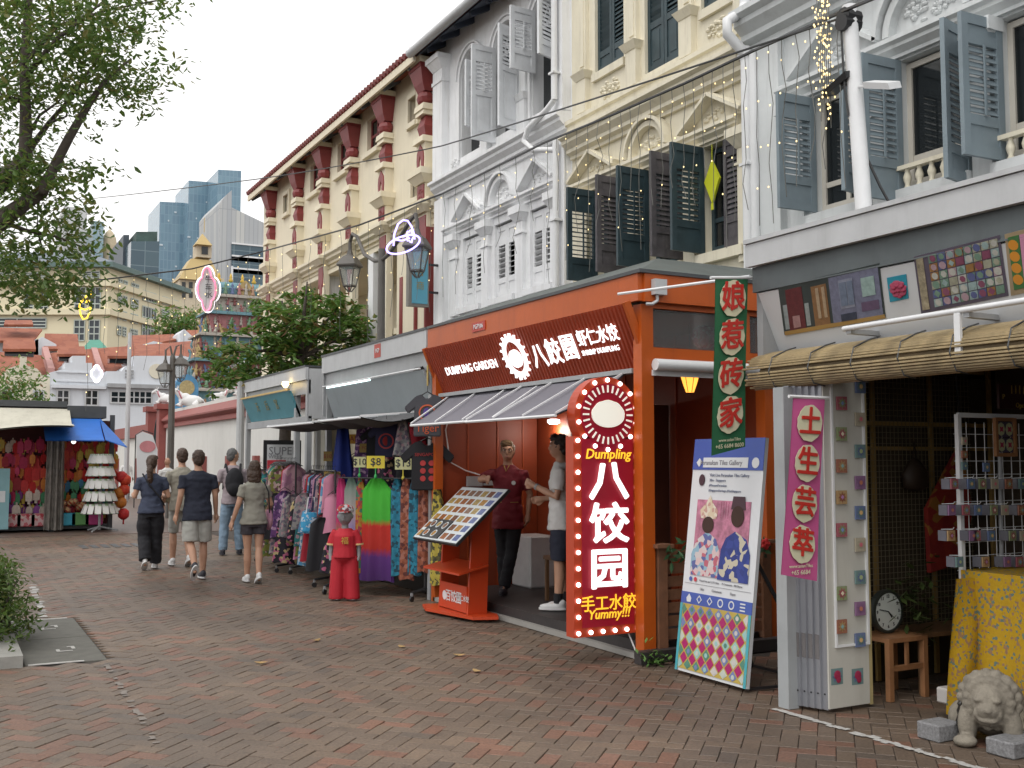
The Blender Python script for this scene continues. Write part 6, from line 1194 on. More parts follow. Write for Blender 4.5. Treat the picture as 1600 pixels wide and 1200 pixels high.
# ------------------------------------------------------------------ temple wall, cows, gate tower
temple_w = mat('temple_white', (.66, .66, .63), .75, v=.05, s=1, streak=.22, dirt=(.36, .34, .3)); cap_red = mat('temple_maroon', (.26, .07, .06), .6, v=.1)
tw = thing('temple_wall', 'long white temple wall with maroon coping behind the walkers', 'wall', (7.4, 31, 0))
WX, W0, W1 = 7.2, 22.6, 40.2
MB().box(WX, WX+.4, W0, W1, 0, 2.82).build('wall_face', temple_w, tw)
m = MB(); m.prism([(WX+.4, W0, 2.8), (WX-.10, W0, 2.8), (WX-.10, W0, 2.9), (WX-.05, W0, 2.95), (WX-.18, W0, 3.05), (WX-.18, W0, 3.1), (WX+.1, W0, 3.36), (WX+.4, W0, 3.36)], (0, W1-W0, 0)); m.build('coping', cap_red, tw); MB().box(WX+.1, WX+.5, W0, W1, 3.36, 3.46).build('coping_ledge', temple_w, tw)
bp_ = MB().box(-.14, 0, -.12, .12, 0, 1.75).mesh('buttress', cap_red)
for y in (24.5, 27.2, 30.2, 33.4, 36.8): inst('buttress', bp_, tw, (WX-.002, y, 0))
gt = thing('temple_side_gate', 'maroon gate pillars with dark ornate arched gate at the temple wall end', 'gate', (7.3, 41.5, 0))
for y in (40.5, 42.9): MB().box(WX-.25, WX+.35, y-.28, y+.28, 0, 3.5).build('pillar', cap_red, gt); MB().box(WX-.35, WX+.45, y-.38, y+.38, 3.5, 3.7).build('pillar_cap', cap_red, gt)
m = MB(); pts = [(WX, 40.8, .1), (WX, 42.6, .1), (WX, 42.6, 2.0)]+[(WX, 41.7+.9*cos(a*pi/10), 2.0+1.3*sin(a*pi/10)) for a in range(1, 10)]+[(WX, 40.8, 2.0)]
for i in range(len(pts)-1): m.bar(pts[i], pts[i+1], .08, .08)
for y in (41.1, 41.4, 41.7, 42.0, 42.3): m.bar((WX, y, .1), (WX, y, 2.0+1.3*sqrt(max(0, 1-((y-41.7)/.9)**2))), .035, .035)
for i in range(8): a = pi*i/4; m.bar((WX, 41.7, 2.1), (WX, 41.7+.55*cos(a), 2.1+.55*sin(a)), .035, .035)
m.build('arched_gate', mat('gate_dark_green', (.04, .06, .065), .5), gt)
w2 = thing('far_temple_wall', 'further stretch of white temple wall beyond the gate', 'wall', (8, 50, 0)); MB().box(WX+.3, WX+.7, 43.3, 58, 0, 2.6).build('wall_face', temple_w, w2); MB().box(WX+.15, WX+.8, 43.3, 58, 2.6, 3.1).build('coping', cap_red, w2)
for y in (45, 48, 51, 54): MB().box(WX+.15, WX+.3, y-.12, y+.12, 0, 1.7).build('buttress', cap_red, w2)
# cows
cow_w = mat('cow_white', (.68, .68, .68), .5, v=.06); m = MB()
m.ell((0, 0, .22), (.42, .19, .2), 14, 9); m.ell((.18, 0, .32), (.18, .15, .17), 10, 7); m.tube([(.28, 0, .32), (.42, 0, .48), (.50, 0, .55)], [.13, .1, .09], 10); m.tube([(.46, 0, .58), (.62, 0, .50), (.68, 0, .47)], [.1, .075, .06], 10)
for s_ in (-1, 1): m.tube([(.46, s_*.06, .64), (.44, s_*.11, .74), (.48, s_*.10, .80)], [.025, .018, .008], 6); m.ell((.44, s_*.14, .58), (.03, .07, .025), 8, 5); m.tube([(.3, s_*.14, .12), (.46, s_*.16, .05), (.3, s_*.18, .03)], [.06, .05, .035], 8); m.tube([(-.28, s_*.15, .14), (-.1, s_*.22, .06), (-.3, s_*.22, .03)], [.1, .06, .035], 8)
m.tube([(-.4, 0, .28), (-.48, .04, .14), (-.44, .08, .03)], [.025, .02, .02], 6)
cow_me = remeshed(m, 'cow_body', cow_w, .022, 2, off=V((0, 0, 0))); gm_ = MB()
for i in range(14): a, b = 2*pi*i/14, 2*pi*(i+1)/14; gm_.tube([(.33+.07*cos(a), .16*cos(a+pi/2), .40+.16*sin(a+pi/2)), (.33+.07*cos(b), .16*cos(b+pi/2), .40+.16*sin(b+pi/2))], .025, 5)
gar = gm_.mesh('cow_garland', mat('garland_pink', (.5, .16, .2), .6))
for u, v, Y, s_, rz, lab in ((228, 655, 40.4, .85, 2.6, 'white cow statue on the gate pillar, leftmost of the cows'), (268, 651, 37.4, 1.0, 2.75, 'largest white cow statue on the temple wall, behind the lamp post'), (306, 632, 33.2, .62, .1, 'small white cow statue on the temple wall beside the blue arch'), (351, 628, 30.1, .62, 2.9, 'white cow statue on the temple wall nearest the camera')):
    x = WX+.3 if Y < 40.3 else WX+.05; t = thing('cow_statue', lab, 'statue', (x, Y, 3.46 if Y < 40.3 else 3.7), 'cow statues on the temple wall'); t.rotation_euler = (0, 0, rz); t.scale = (s_, s_, s_)
    for me, nm in ((cow_me, 'cow_body'), (gar, 'cow_garland')): o = bpy.data.objects.new(nm, me); C.objects.link(o); o.parent = t
ab = thing('blue_arch_shrine', 'small blue arched shrine niche on the temple roof', 'shrine', (7.9, 40, 3.4)); p = at(292, 610, Y=40); m = MB(); pts = [(p.x-.42, 40, 3.0), (p.x+.42, 40, 3.0)]+[(p.x+.42*cos(pi*i/10), 40, p.z+.1+.5*sin(pi*i/10)) for i in range(11)]; m.prism(pts, (0, .3, 0)); m.build('niche', mat('shrine_blue', (.08, .24, .42), .6, v=.2), ab); m = MB(); m.prism(disc_pts((p.x, 39.98, p.z+.1), .28, XR, ZU, 16), (0, .02, 0)); m.build('niche_back', mat('shrine_gold', (.4, .32, .16), .6, v=.3, s=12), ab)
# gopuram
gk_ = [mat('gop_%d' % i, c, .6, v=.2, s=6) for i, c in enumerate(((.12, .24, .28), (.36, .15, .16), (.38, .28, .12), (.14, .24, .15), (.38, .35, .31), (.26, .09, .09), (.11, .15, .28), (.38, .23, .15)))]
gpt = thing('temple_tower', 'tiered temple gate tower crowded with painted figures', 'tower', (11.2, 45, 0)); gx, gy = 11.2, 45.5
tiers = [(3.0, 4.6, 2.55), (4.6, 5.85, 2.3), (5.85, 6.95, 2.0), (6.95, 7.9, 1.7), (7.9, 8.65, 1.42)]
fig = MB(); fig.lathe((0, 0, 0), [(.16, 0), (.14, .12), (.10, .3), (.13, .42), (.05, .5), (.09, .58), (.08, .68), (.05, .76), (.015, .86)], 8); fig.tube([(-.12, 0, .44), (-.22, -.06, .34), (-.16, -.1, .46)], .035, 5); fig.tube([(.12, 0, .44), (.22, -.06, .34), (.2, -.08, .52)], .035, 5)
figs = []
for k in gk_: q_ = MB(); q_.v, q_.f, q_.mi = list(fig.v), list(fig.f), list(fig.mi); figs.append(q_.mesh('figure', k, smooth=True))
MB().box(gx-2.7, gx+2.7, gy-1.5, gy+3, 0, 3.0).build('base', temple_w, gpt)
for i, (z0, z1, hw) in enumerate(tiers):
    d_ = hw*.55; MB().box(gx-hw+.18, gx+hw-.18, gy-d_+.18, gy+d_, z0, z1-.14).build('tier', gk_[(0, 5, 0, 1, 4)[i]], gpt); m = MB(); m.box(gx-hw-.04, gx+hw+.04, gy-d_-.04, gy+d_, z1-.14, z1-.07); m.box(gx-hw+.08, gx+hw-.08, gy-d_+.08, gy+d_, z1-.07, z1); m.build('tier_cornice', gk_[(4, 0, 4, 0, 4)[i]], gpt)
    n_ = int(hw*8); h = (z1-z0)*.86
    for j in range(n_*2): s_ = h/.86*R.uniform(.38, .62); q_ = j % n_; inst('figure', R.choice(figs), gpt, (gx-hw+.12+(2*hw-.24)*q_/(n_-1)+R.uniform(-.08, .08), gy-d_+.05+R.uniform(-.1, .1)+.1*(j >= n_), z0+(h*.46 if j >= n_ else 0)), (R.uniform(-.2, .2), R.uniform(-.3, .3), R.uniform(-.8, .8)), (s_*1.15, s_, s_))
    for j in range(4): s_ = h/.86*R.uniform(.75, 1); inst('figure', R.choice(figs), gpt, (gx-hw+.05, gy-d_+.3+(2*d_-.4)*j/4, z0), (0, 0, -1.5), (s_, s_, s_))
m = MB(); m.prism([(gx-1.25, gy-.5, 8.65)]+[(gx-1.25, gy-.5*cos(pi*i/8), 8.65+.62*sin(pi*i/8)) for i in range(0, 9)], (2.5, 0, 0)); m.build('barrel_roof', gk_[0], gpt)
m = MB(); m.prism([(gx+a_, gy-.52, 8.65+b_) for a_, b_ in ((-.32, 0), (.32, 0), (.3, .3), (.16, .55), (0, .66), (-.16, .55), (-.3, .3))], (0, -.08, 0)); m.build('roof_medallion', gk_[2], gpt)
fin = MB().lathe((0, 0, 0), [(.06, 0), (.11, .1), (.05, .18), (.07, .24), (.015, .42)], 8).mesh('finial', mat('gold_finial', (.55, .36, .06), .35, m=.4), smooth=True)
for j in range(5): inst('finial', fin, gpt, (gx-1.0+j*.5, gy, 9.25))
for j in range(9): s_ = .62; inst('figure', figs[(j*3) % 8], gpt, (gx-1.15+j*.29, gy-.62, 8.65), (0, 0, 0), (s_, s_, s_))
ml = MB().box(gx-2.8, gx+1.5, gy-2.4, gy-1.4, 3.0, 3.15).box(gx-2.6, gx+1.4, gy-2.2, gy-1.5, 3.15, 3.4).build('porch_roof', mat('pale_green_roof', (.30, .38, .34), .6), gpt)
# feather flag and far poles
p = at(229, 760, Z=0); p = V((6.2, 38.5, 0)); ff = thing('feather_flag', 'white feather flag with a pink oval beside the temple gate', 'flag', (6.05, 38.4, 0)); m = MB(); b = at(229, 720, Y=38.4); m.prism([(b.x-.28, 38.4, .3), (b.x+.1, 38.4, .3), (b.x+.36, 38.4, 1.2), (b.x+.36, 38.4, 2.0), (b.x+.18, 38.4, 2.5), (b.x-.15, 38.4, 2.62), (b.x-.36, 38.4, 2.5)], (0, .02, 0)); m.build('flag_cloth', pr_white, ff); m = MB(); m.prism(disc_pts((b.x+.02, 38.39, 2.1), .27, XR, ZU, 18, 1, .75), (0, -.006, 0)); m.build('printed_oval', mat('flag_pink', (.5, .2, .22), .6), ff); m = MB(); m.tube([(b.x-.38, 38.41, 0), (b.x-.38, 38.41, 2.5), (b.x-.15, 38.41, 2.66), (b.x+.2, 38.41, 2.55)], .02, 6); m.build('flag_pole', black_metal, ff)
p = at(203, 520, Y=44); m = MB(); m.tube([(p.x, 44, 0), (p.x, 44, p.z)], [.11, .07], 8); m.single('white_pole', pale_metal, 'tall thin white pole standing before the white gabled row', 'pole', 'street poles'); p = at(377, 590, Y=24.0); m = MB(); m.tube([(p.x, 24, 0), (p.x, 24, p.z)], .09, 10); m.single('white_pole', pale_metal, 'white pole with camera beside the teal sign stall', 'pole', 'street poles')
p = at(383, 571, Y=23.8); cm = thing('security_camera', 'white bullet security cameras on the pole beside the middle tree', 'camera', tuple(p)); shade_auto(MB().tube([p+V((-.3, 0, 0)), p+V((.1, .05, .04))], .08, 10).build('camera_body', white_metal, cm)); MB().tube([p+V((-.31, 0, 0)), p+V((-.29, 0, 0))], .06, 10).build('lens', black_metal, cm); MB().box(p.x-.1, p.x+.35, p.y, p.y+.05, p.z+.08, p.z+.13).build('arm', white_metal, cm); MB().box(p.x+.1, p.x+.16, p.y, p.y+.06, p.z-.5, p.z+.6).build('mast', dark_steel, cm)
# ------------------------------------------------------------------ row houses closing the street
row_w = mat('row_white', (.62, .65, .69), .8, v=.06, s=.6, streak=.2, dirt=(.4, .4, .4)); row_c = mat('row_cream', (.66, .62, .50), .8, v=.06, s=.6, streak=.2); terra = pattern_mat('terracotta_tiles', [(.38, .115, .06), (.42, .14, .075), (.34, .10, .055), (.40, .13, .07)], 2.2, .8, stretch=(1, .4, .4))
_n, _l, _p = nodes(terra); _w = _n.new('ShaderNodeTexWave'); _w.inputs['Scale'].default_value = 5; _t = _n.new('ShaderNodeTexCoord'); _l.new(_t.outputs['Object'], _w.inputs[0]); _b = _n.new('ShaderNodeBump'); _b.inputs['Strength'].default_value = .8; _b.inputs['Distance'].default_value = .06; _l.new(_w.outputs[1], _b.inputs['Height']); _l.new(_b.outputs[0], _p.inputs['Normal'])
def poly_front(parent, name, pts, Y, k, depth=6): m = MB(); m.prism([at(u, v, Y=Y) for u, v in pts], (0, depth, 0)); return m.build(name, k, parent)
def win(parent, u0, u1, v0, v1, Y, cols=2, rows=2, fm=None):
    a, b = at(u0, v1, Y=Y), at(u1, v0, Y=Y); fm = fm or pale_metal; m = MB(); t = .09; y = Y-.06
    m.box(a.x, b.x, y, Y, a.z-t, a.z); m.box(a.x, b.x, y, Y, b.z, b.z+t); m.box(a.x-t, a.x, y, Y, a.z-t, b.z+t); m.box(b.x, b.x+t, y, Y, a.z-t, b.z+t)
    for i in range(1, cols): x = a.x+(b.x-a.x)*i/cols; m.box(x-.035, x+.035, y, Y, a.z, b.z)
    for j in range(1, rows): z = a.z+(b.z-a.z)*j/rows; m.box(a.x, b.x, y+.01, Y, z-.03, z+.03)
    o = m.build('window', fm, parent); MB().box(a.x, b.x, Y-.02, Y-.005, a.z, b.z).build('pane', glass, o); return o
RYF = 62.0
def rowhouse(name, label, u0, u1): p = at((u0+u1)/2, 718, Y=RYF); return thing(name, label, 'building', (p.x, RYF, 0), 'old houses across the end of the street')
h1 = rowhouse('gabled_shophouse', 'cream old house with curved gable at the far left', -60, 76); poly_front(h1, 'facade', [(-90, 745), (78, 745), (78, 590), (66, 586), (58, 576), (44, 572), (36, 566), (30, 570), (12, 576), (0, 590), (-90, 595)], RYF, row_c); m = MB(); p = at(36, 572, Y=RYF); m.box(p.x-.16, p.x+.16, RYF-.1, RYF+.2, p.z-.2, p.z+.5); m.build('gable_finial', row_c, h1)
for u in (60, 12): win(h1, u-7, u+7, 612, 640, RYF)
h2 = rowhouse('gabled_shophouse', 'white old house with stepped gable in the middle of the row', 76, 166); poly_front(h2, 'facade', [(78, 745), (166, 745), (166, 588), (158, 582), (144, 582), (144, 567), (134, 567), (134, 556), (113, 556), (113, 567), (102, 567), (102, 576), (78, 582)], RYF+.02, row_w)
for u0, u1 in ((90, 107), (134, 152)): win(h2, u0, u1, 611, 632, RYF, 2, 2)
m = MB(); a, b = at(80, 603, Y=RYF), at(165, 606, Y=RYF); m.box(a.x, b.x, RYF-.2, RYF, a.z-.1, a.z+.08); p0, p1 = at(88, 580, Y=RYF), at(155, 598, Y=RYF); m.box(p0.x, p1.x, RYF-.05, RYF, p0.z-.06, p0.z); m.box(p0.x, p1.x, RYF-.05, RYF, p1.z, p1.z+.06); m.build('mouldings', row_w, h2, kind='stuff')
h3 = rowhouse('flat_parapet_house', 'white old house with flat parapet and long dark window strip', 166, 305); poly_front(h3, 'facade', [(166, 745), (312, 745), (312, 562), (286, 556), (209, 556), (209, 572), (196, 572), (190, 580), (166, 580)], RYF+.01, row_w)
for u0, u1, v0, v1 in ((174, 196, 613, 628), (200, 236, 613, 629), (254, 284, 616, 630)): win(h3, u0, u1, v0, v1, RYF, 4 if u1-u0 > 25 else 2, 2)
m = MB(); a, b = at(167, 602, Y=RYF), at(311, 606, Y=RYF); m.box(a.x, b.x, RYF-.3, RYF, a.z-.12, a.z+.1); m.build('cornice', grey_metal, h3); m = MB(); m.prism(disc_pts(at(245, 580, Y=RYF-.05), .42, XR, ZU, 20), (0, .05, 0)); m.build('round_vent', row_c, h3)
for u in (202, 290): m = MB(); a = at(u, 584, Y=RYF); [m.box(a.x-.22, a.x+.22, RYF-.06, RYF, a.z-.25+.18*i, a.z-.15+.18*i) for i in range(3)]; m.build('louvre_vent', grey_metal, h3, kind='stuff')
# roofs of the row: sloping tile planes behind the parapets, with jack roofs
def roof_poly(parent, pts, k=terra, name='roof', th=.15): m = MB(); P_ = [at(u, v, Y=Y) for u, v, Y in pts]; m.prism(P_, (0, .05, -th)); return m.build(name, k, parent)
rr = thing('terracotta_roofs', 'terracotta tiled roofs rising behind the white gables', 'roof', (8, 68, 5))
for pts in ([(-60, 590, 64), (75, 590, 64), (75, 556, 72), (-60, 545, 72)], [(75, 590, 64), (140, 590, 64), (140, 545, 72), (75, 552, 72)], [(138, 588, 64), (210, 588, 64), (212, 540, 72), (140, 545, 72)], [(205, 560, 64), (330, 572, 64), (330, 530, 74), (210, 540, 74)]): roof_poly(rr, pts)
for u0, u1, v0, v1 in ((4, 56, 531, 545), (89, 134, 541, 553), (168, 212, 543, 556), (243, 290, 546, 557)):
    roof_poly(rr, [(u0, v1, 63.5), (u1, v1, 63.5), (u1-2, v0, 66), (u0+2, v0, 66)], name='jack_roof'); a, b = at(u0+3, v1+11, Y=64.2), at(u1-3, v1, Y=64.2); MB().box(a.x, b.x, 64.2, 65, a.z, b.z).build('jack_window', glass, rr)
for u0, v0, u1, v1 in ((70, 548, 80, 582), (147, 549, 158, 585)): m = MB(); m.bar(at(u1, v1, Y=63.6), at(u0, v0, Y=72), .35, .5); m.build('party_wall', mat('pink_plaster', (.42, .22, .2), .7, v=.1), rr)
r2 = thing('upper_roofs', 'second row of terracotta roofs and white gable walls below the hotel', 'roof', (10, 80, 6))
for pts in ([(-40, 532, 78), (52, 532, 78), (66, 514, 84), (-40, 510, 84)], [(68, 545, 78), (124, 545, 78), (121, 522, 84), (70, 521, 84)], [(196, 545, 80), (275, 530, 80), (272, 522, 88), (205, 524, 88)], [(288, 545, 80), (330, 545, 80), (326, 515, 88), (290, 516, 88)], [(6, 507, 79), (52, 507, 79), (50, 500, 82), (8, 500, 82)]): roof_poly(r2, pts)
roof_poly(r2, [(127, 546, 78), (170, 546, 78), (156, 531, 81), (141, 531, 81)], mat('green_tile', (.05, .24, .17), .6), 'green_roof')
for pts in ([(52, 560), (90, 560), (88, 538), (66, 526), (55, 532)], [(205, 560), (272, 560), (272, 540), (240, 533), (207, 544)], [(281, 560), (312, 560), (300, 525), (288, 514), (282, 520)], [(-40, 560), (60, 560), (60, 530), (-40, 530)]): poly_front(r2, 'gable_wall', pts, 79, row_w, 3)
# ------------------------------------------------------------------ hotel and towers
hot = mat('hotel_beige', (.68, .62, .44), .8, v=.04, s=.1); hroof = mat('hotel_slate', (.13, .155, .19), .6, v=.1, s=.3)
HD = 150.0
c0 = at(162, 718, Y=HD); 
def hp(s, t, z):   # s metres left along the front, t metres back along the right side
    f = V((-RGT.x, -RGT.y, 0))*cos(.20)+V((-.47, -.88, 0))*0; fr_ = V((-_cy, _sy, 0)); bk = V((_sy*.988+_cy*.15, _cy*.988-_sy*.15, 0)).normalized(); return V((c0.x, c0.y, 0))+fr_*s+bk*t+V((0, 0, z))
ht = thing('hotel_block', 'big beige hotel block with slate hipped roof on the hill behind', 'building', tuple(V((c0.x, c0.y, 0))))
zt = at(162, 418, Y=HD).z; HW, HDp = 34, 21.5
m = MB(); m.prism([hp(HW, 0, 0), hp(0, 0, 0), hp(0, HDp, 0), hp(HW, HDp, 0)], (0, 0, zt)); m.build('walls', hot, ht)
m = MB(); m.prism([hp(HW+1, -1, zt), hp(-1, -1, zt), hp(-1, HDp+1, zt), hp(HW+1, HDp+1, zt)], (0, 0, .7)); m.build('eaves', mat('hotel_eaves', (.10, .16, .15), .6), ht)
rz = zt+.7; m = MB(); A = [hp(HW+1, -1, rz), hp(-1, -1, rz), hp(-1, HDp+1, rz), hp(HW+1, HDp+1, rz)]; B = [hp(HW-8, 9, rz+3.2), hp(8, 9, rz+3.2), hp(8, HDp-9, rz+3.2), hp(HW-8, HDp-9, rz+3.2)]; m.add(A+B, [(0,1,5,4),(1,2,6,5),(2,3,7,6),(3,0,4,7),(4,5,6,7)]); m.build('roof', hroof, ht)
def hwin(face, s0, s1, z0, z1, cols=2):
    nrm = (hp(0, 0, 0)-hp(0, 1, 0)) if face == 0 else (hp(-1, 0, 0)-hp(0, 0, 0)); q_ = (lambda s, z: hp(s, 0, z)+nrm*.05) if face == 0 else (lambda s, z: hp(0, s, z)+nrm*.05)
    m = MB(); m.prism([q_(s0, z0), q_(s1, z0), q_(s1, z1), q_(s0, z1)], nrm*.03); o = m.build('window', mat('hotel_glass', (.03, .04, .05), .12, v=0), ht); w = MB()
    for i in range(cols+1): a = s0+(s1-s0)*i/cols; w.bar(q_(a, z0)+nrm*.06, q_(a, z1)+nrm*.06, .16, .12)
    for z in (z0, z1, z0+(z1-z0)*.33, z0+(z1-z0)*.66): w.bar(q_(s0, z)+nrm*.06, q_(s1, z)+nrm*.06, .12, .14)
    w.build('window_bars', mat('hotel_window_bars', (.45, .5, .46), .6), o)
def zv(v): return at(162, v, Y=HD).z
for s0, w, v0, v1 in ((1.2, 2.2, 424, 434), (8, 3.4, 426, 434), (12.5, 3.4, 426, 434), (1.0, 1.4, 449, 487), (3, 1.4, 449, 487), (1.0, 1.4, 500, 532), (3, 1.4, 500, 532), (8.2, 7.8, 497, 512), (18, 1.2, 503, 512), (20, 1.2, 503, 512), (8, 1.2, 455, 490), (10, 1.2, 455, 490), (22.5, 1.6, 470, 500), (25.5, 1.6, 470, 500), (28.5, 1.6, 470, 500), (22.5, 1.6, 440, 460), (25.5, 1.6, 440, 460)): hwin(0, s0, s0+w, zv(v1), zv(v0))
for j, v in enumerate((430, 455, 480, 505)):
    for s0 in (3.5, 5.5, 8.5, 10.0): hwin(1, s0*.7, s0*.7+.9, zv(v+14), zv(v), 2)
hwin(1, 9.2, 13.2, zv(515), zv(462), 5); hwin(1, 9.2, 13.2, zv(452), zv(436), 5)
for v in (436, 458, 482, 506): hwin(1, 15, 17.2, zv(v+12), zv(v), 2); hwin(1, 18.6, 20.2, zv(v+12), zv(v), 2)
m = MB(); [m.prism([hp(20, -.6, z), hp(-.6, -.6, z), hp(-.6, HDp, z), hp(0, HDp, z), hp(0, 0, z), hp(20, 0, z)], (0, 0, .8)) for z in (zv(447), zv(492))]; m.build('string_course', hot, ht, kind='stuff')
def tower_mat(name, c, line, sx, sz, rough=.15, lw=.12):
    k = bpy.data.materials.new(name); k.use_nodes = True; n, l, p = nodes(k); tc = n.new('ShaderNodeTexCoord'); bt = n.new('ShaderNodeTexBrick'); bt.offset = 0; bt.inputs['Scale'].default_value = 1; bt.inputs['Brick Width'].default_value = sx; bt.inputs['Row Height'].default_value = sz; bt.inputs['Mortar Size'].default_value = lw; bt.inputs['Color1'].default_value = (*c, 1); bt.inputs['Color2'].default_value = (c[0]*1.35, c[1]*1.3, c[2]*1.2, 1); bt.inputs['Mortar'].default_value = (*line, 1)
    sp_ = n.new('ShaderNodeSeparateXYZ'); l.new(tc.outputs['Object'], sp_.inputs[0]); ad = n.new('ShaderNodeMath'); l.new(sp_.outputs[0], ad.inputs[0]); l.new(sp_.outputs[1], ad.inputs[1]); cb = n.new('ShaderNodeCombineXYZ'); l.new(ad.outputs[0], cb.inputs[0]); l.new(sp_.outputs[2], cb.inputs[1]); l.new(cb.outputs[0], bt.inputs[0]); l.new(bt.outputs[0], p.inputs['Base Color']); p.inputs['Roughness'].default_value = rough; return k
blue_g = tower_mat('hazy_blue_tower_glass', (.13, .225, .305), (.20, .31, .39), 1.6, 4.0, lw=.14); conc_t = tower_mat('ribbed_concrete', (.38, .40, .42), (.30, .32, .34), 1.4, 40, .7, .1); dk_g = tower_mat('dark_tower_glass', (.05, .09, .12), (.14, .2, .23), 5, 4.2)  # blue glass tones lightened, distance haze put into the colour
def block(name, label, u0, u1, vt, D, k, depth=30, vt2=None, group='towers on the skyline'):
    a, b = at(u0, vt, Y=D), at(u1, vt2 or vt, Y=D); t = thing(name, label, 'tower', ((a.x+b.x)/2, D, 0), group); m = MB(); m.prism([(a.x, D, 0), (b.x, D, 0), (b.x, D, b.z), (a.x, D, a.z)], (0, depth, 0)); m.build('tower_body', k, t); return t
t1 = block('glass_tower', 'lowest of three blue glass towers', 250, 289, 315, 470, blue_g, vt2=317); t2 = block('glass_tower', 'middle of three blue glass towers', 295, 334, 282, 460, blue_g, vt2=285); t3 = block('glass_tower', 'tallest blue glass tower on the right', 341, 377, 265, 440, blue_g, vt2=267)
dark_strip = mat('tower_core', (.05, .07, .09), .5)
for t_, u0, u1, vt, D in ((t1, 289, 294.5, 323, 471), (t2, 334, 341, 289, 461)): a, b = at(u0, vt, Y=D), at(u1, vt, Y=D); MB().box(a.x, b.x, D, D+25, 0, a.z).build('core', dark_strip, t_)
lm = mat('tower_light_band', (.6, .66, .7), .4)
for t_, u0, u1, D in ((t1, 250, 289, 470), (t2, 295, 334, 460), (t3, 341, 377, 440)):
    for i in range(9): uu = R.uniform(u0+1, u1-10); a, b = at(uu, R.uniform(300, 470), Y=D), at(uu+R.uniform(3, 9), 0, Y=D); MB().box(a.x, b.x, D-.2, D-.05, a.z, a.z+.7).build('lit_floor_band', lm, t_)
gc = thing('ribbed_concrete_block', 'grey ribbed concrete building with sloping roof line and big windows', 'building', (at(385, 600, Y=330).x, 330, 0)); m = MB(); m.prism([at(u, v, Y=330) for u, v in ((342, 720), (450, 720), (450, 366), (362, 324), (362, 297), (352, 306), (343, 318))], (0, 30, 0)); m.build('body', conc_t, gc)
for i in range(3):
    a, b = at(361, 407+i*19, Y=330), at(430, 388+i*19, Y=330); MB().box(a.x, b.x, 329.7, 329.9, a.z, b.z).build('window_band', dk_g, gc); MB().box(a.x, b.x, 329.4, 329.7, b.z, b.z+.5).build('window_rail', white_metal, gc)
MB().box(at(370, 0, Y=330).x-.3, at(370, 0, Y=330).x+.3, 329.3, 329.7, at(0, 445, Y=330).z, at(0, 385, Y=330).z).build('window_mullion', white_metal, gc)
gd = thing('gold_roof_tower', 'beige tower with golden pyramid roof and cupola', 'building', (at(312, 700, Y=230).x, 230, 0)); gold = mat('gold_roof', (.48, .36, .16), .5, v=.06, s=.2); bw = mat('beige_tower', (.55, .48, .36), .8)
def pyr(m, u0, u1, v0, u2, u3, v1, Y): a, b, c, d_ = at(u0, v0, Y=Y), at(u1, v0, Y=Y), at(u2, v1, Y=Y), at(u3, v1, Y=Y); w, w2_ = (b.x-a.x), (d_.x-c.x); m.add([(a.x, Y, a.z), (b.x, Y, a.z), (b.x, Y+w, a.z), (a.x, Y+w, a.z), (c.x, Y+(w-w2_)/2, c.z), (d_.x, Y+(w-w2_)/2, c.z), (d_.x, Y+(w+w2_)/2, c.z), (c.x, Y+(w+w2_)/2, c.z)], [(0,1,5,4),(1,2,6,5),(2,3,7,6),(3,0,4,7),(4,5,6,7),(3,2,1,0)])
m = MB(); pyr(m, 280, 347, 435, 302, 334, 401, 230); m.build('main_roof', gold, gd); m = MB(); pyr(m, 306, 332, 381, 318.5, 319.5, 363, 230.5); m.build('cupola_roof', gold, gd); a, b = at(307, 401, Y=232), at(331, 381, Y=232); MB().box(a.x, b.x, 232, 236, a.z, b.z).build('cupola', bw, gd); a, b = at(315, 397, Y=231.9), at(325, 386, Y=231.9); MB().box(a.x, b.x, 231.8, 231.95, a.z, b.z).build('cupola_window', glass, gd); a, b = at(278, 560, Y=231), at(350, 435, Y=231); MB().box(a.x, b.x, 231, 240, 0, b.z).build('body', bw, gd); m = MB(); p = at(319, 363, Y=233); m.tube([p, p+V((0, 0, 3.2))], .1, 5); m.build('spire', gold, gd)
for v in (441, 456):
    for u in (284, 295, 306, 328, 339): a, b = at(u, v+9, Y=231), at(u+6, v, Y=231); MB().box(a.x, b.x, 230.85, 230.98, a.z, b.z).build('window', glass, gd)
dt = thing('dome_tower', 'pale glass tower with rounded golden corner behind the tree', 'tower', (at(160, 600, Y=380).x, 380, 0), 'towers on the skyline'); a, b = at(146, 345, Y=380), at(172, 0, Y=380); MB().box(a.x, b.x, 380, 400, 0, a.z).build('glass_body', tower_mat('pale_glass', (.18, .28, .34), (.34, .4, .42), 2.5, 4), dt); m = MB(); p = at(173, 390, Y=381); m.lathe((p.x, 385, 0), [(2.6, 0), (2.6, at(0, 365, Y=381).z), (2.2, at(0, 352, Y=381).z), (1.2, at(0, 343, Y=381).z), (.2, at(0, 338, Y=381).z)], 16); m.build('rounded_corner', mat('pale_gold_wall', (.52, .44, .3), .6), dt); a, b = at(100, 322, Y=400), at(146, 0, Y=400); MB().box(a.x, b.x, 400, 430, 0, a.z).build('pale_slab', mat('pale_slab_wall', (.52, .53, .53), .7), dt)
block('dark_glass_block', 'low dark glass block with a roof garden left of the blue towers', 205, 249, 377, 300, dk_g); block('dark_glass_block', 'thin dark slab beside the roof garden block', 193, 202, 367, 310, dark_strip); q_ = block('dark_glass_block', 'planted upper storey block above the dark glass block', 213, 246, 362, 303, mat('roof_garden_screen', (.05, .09, .08), .7, v=.4, s=.5))
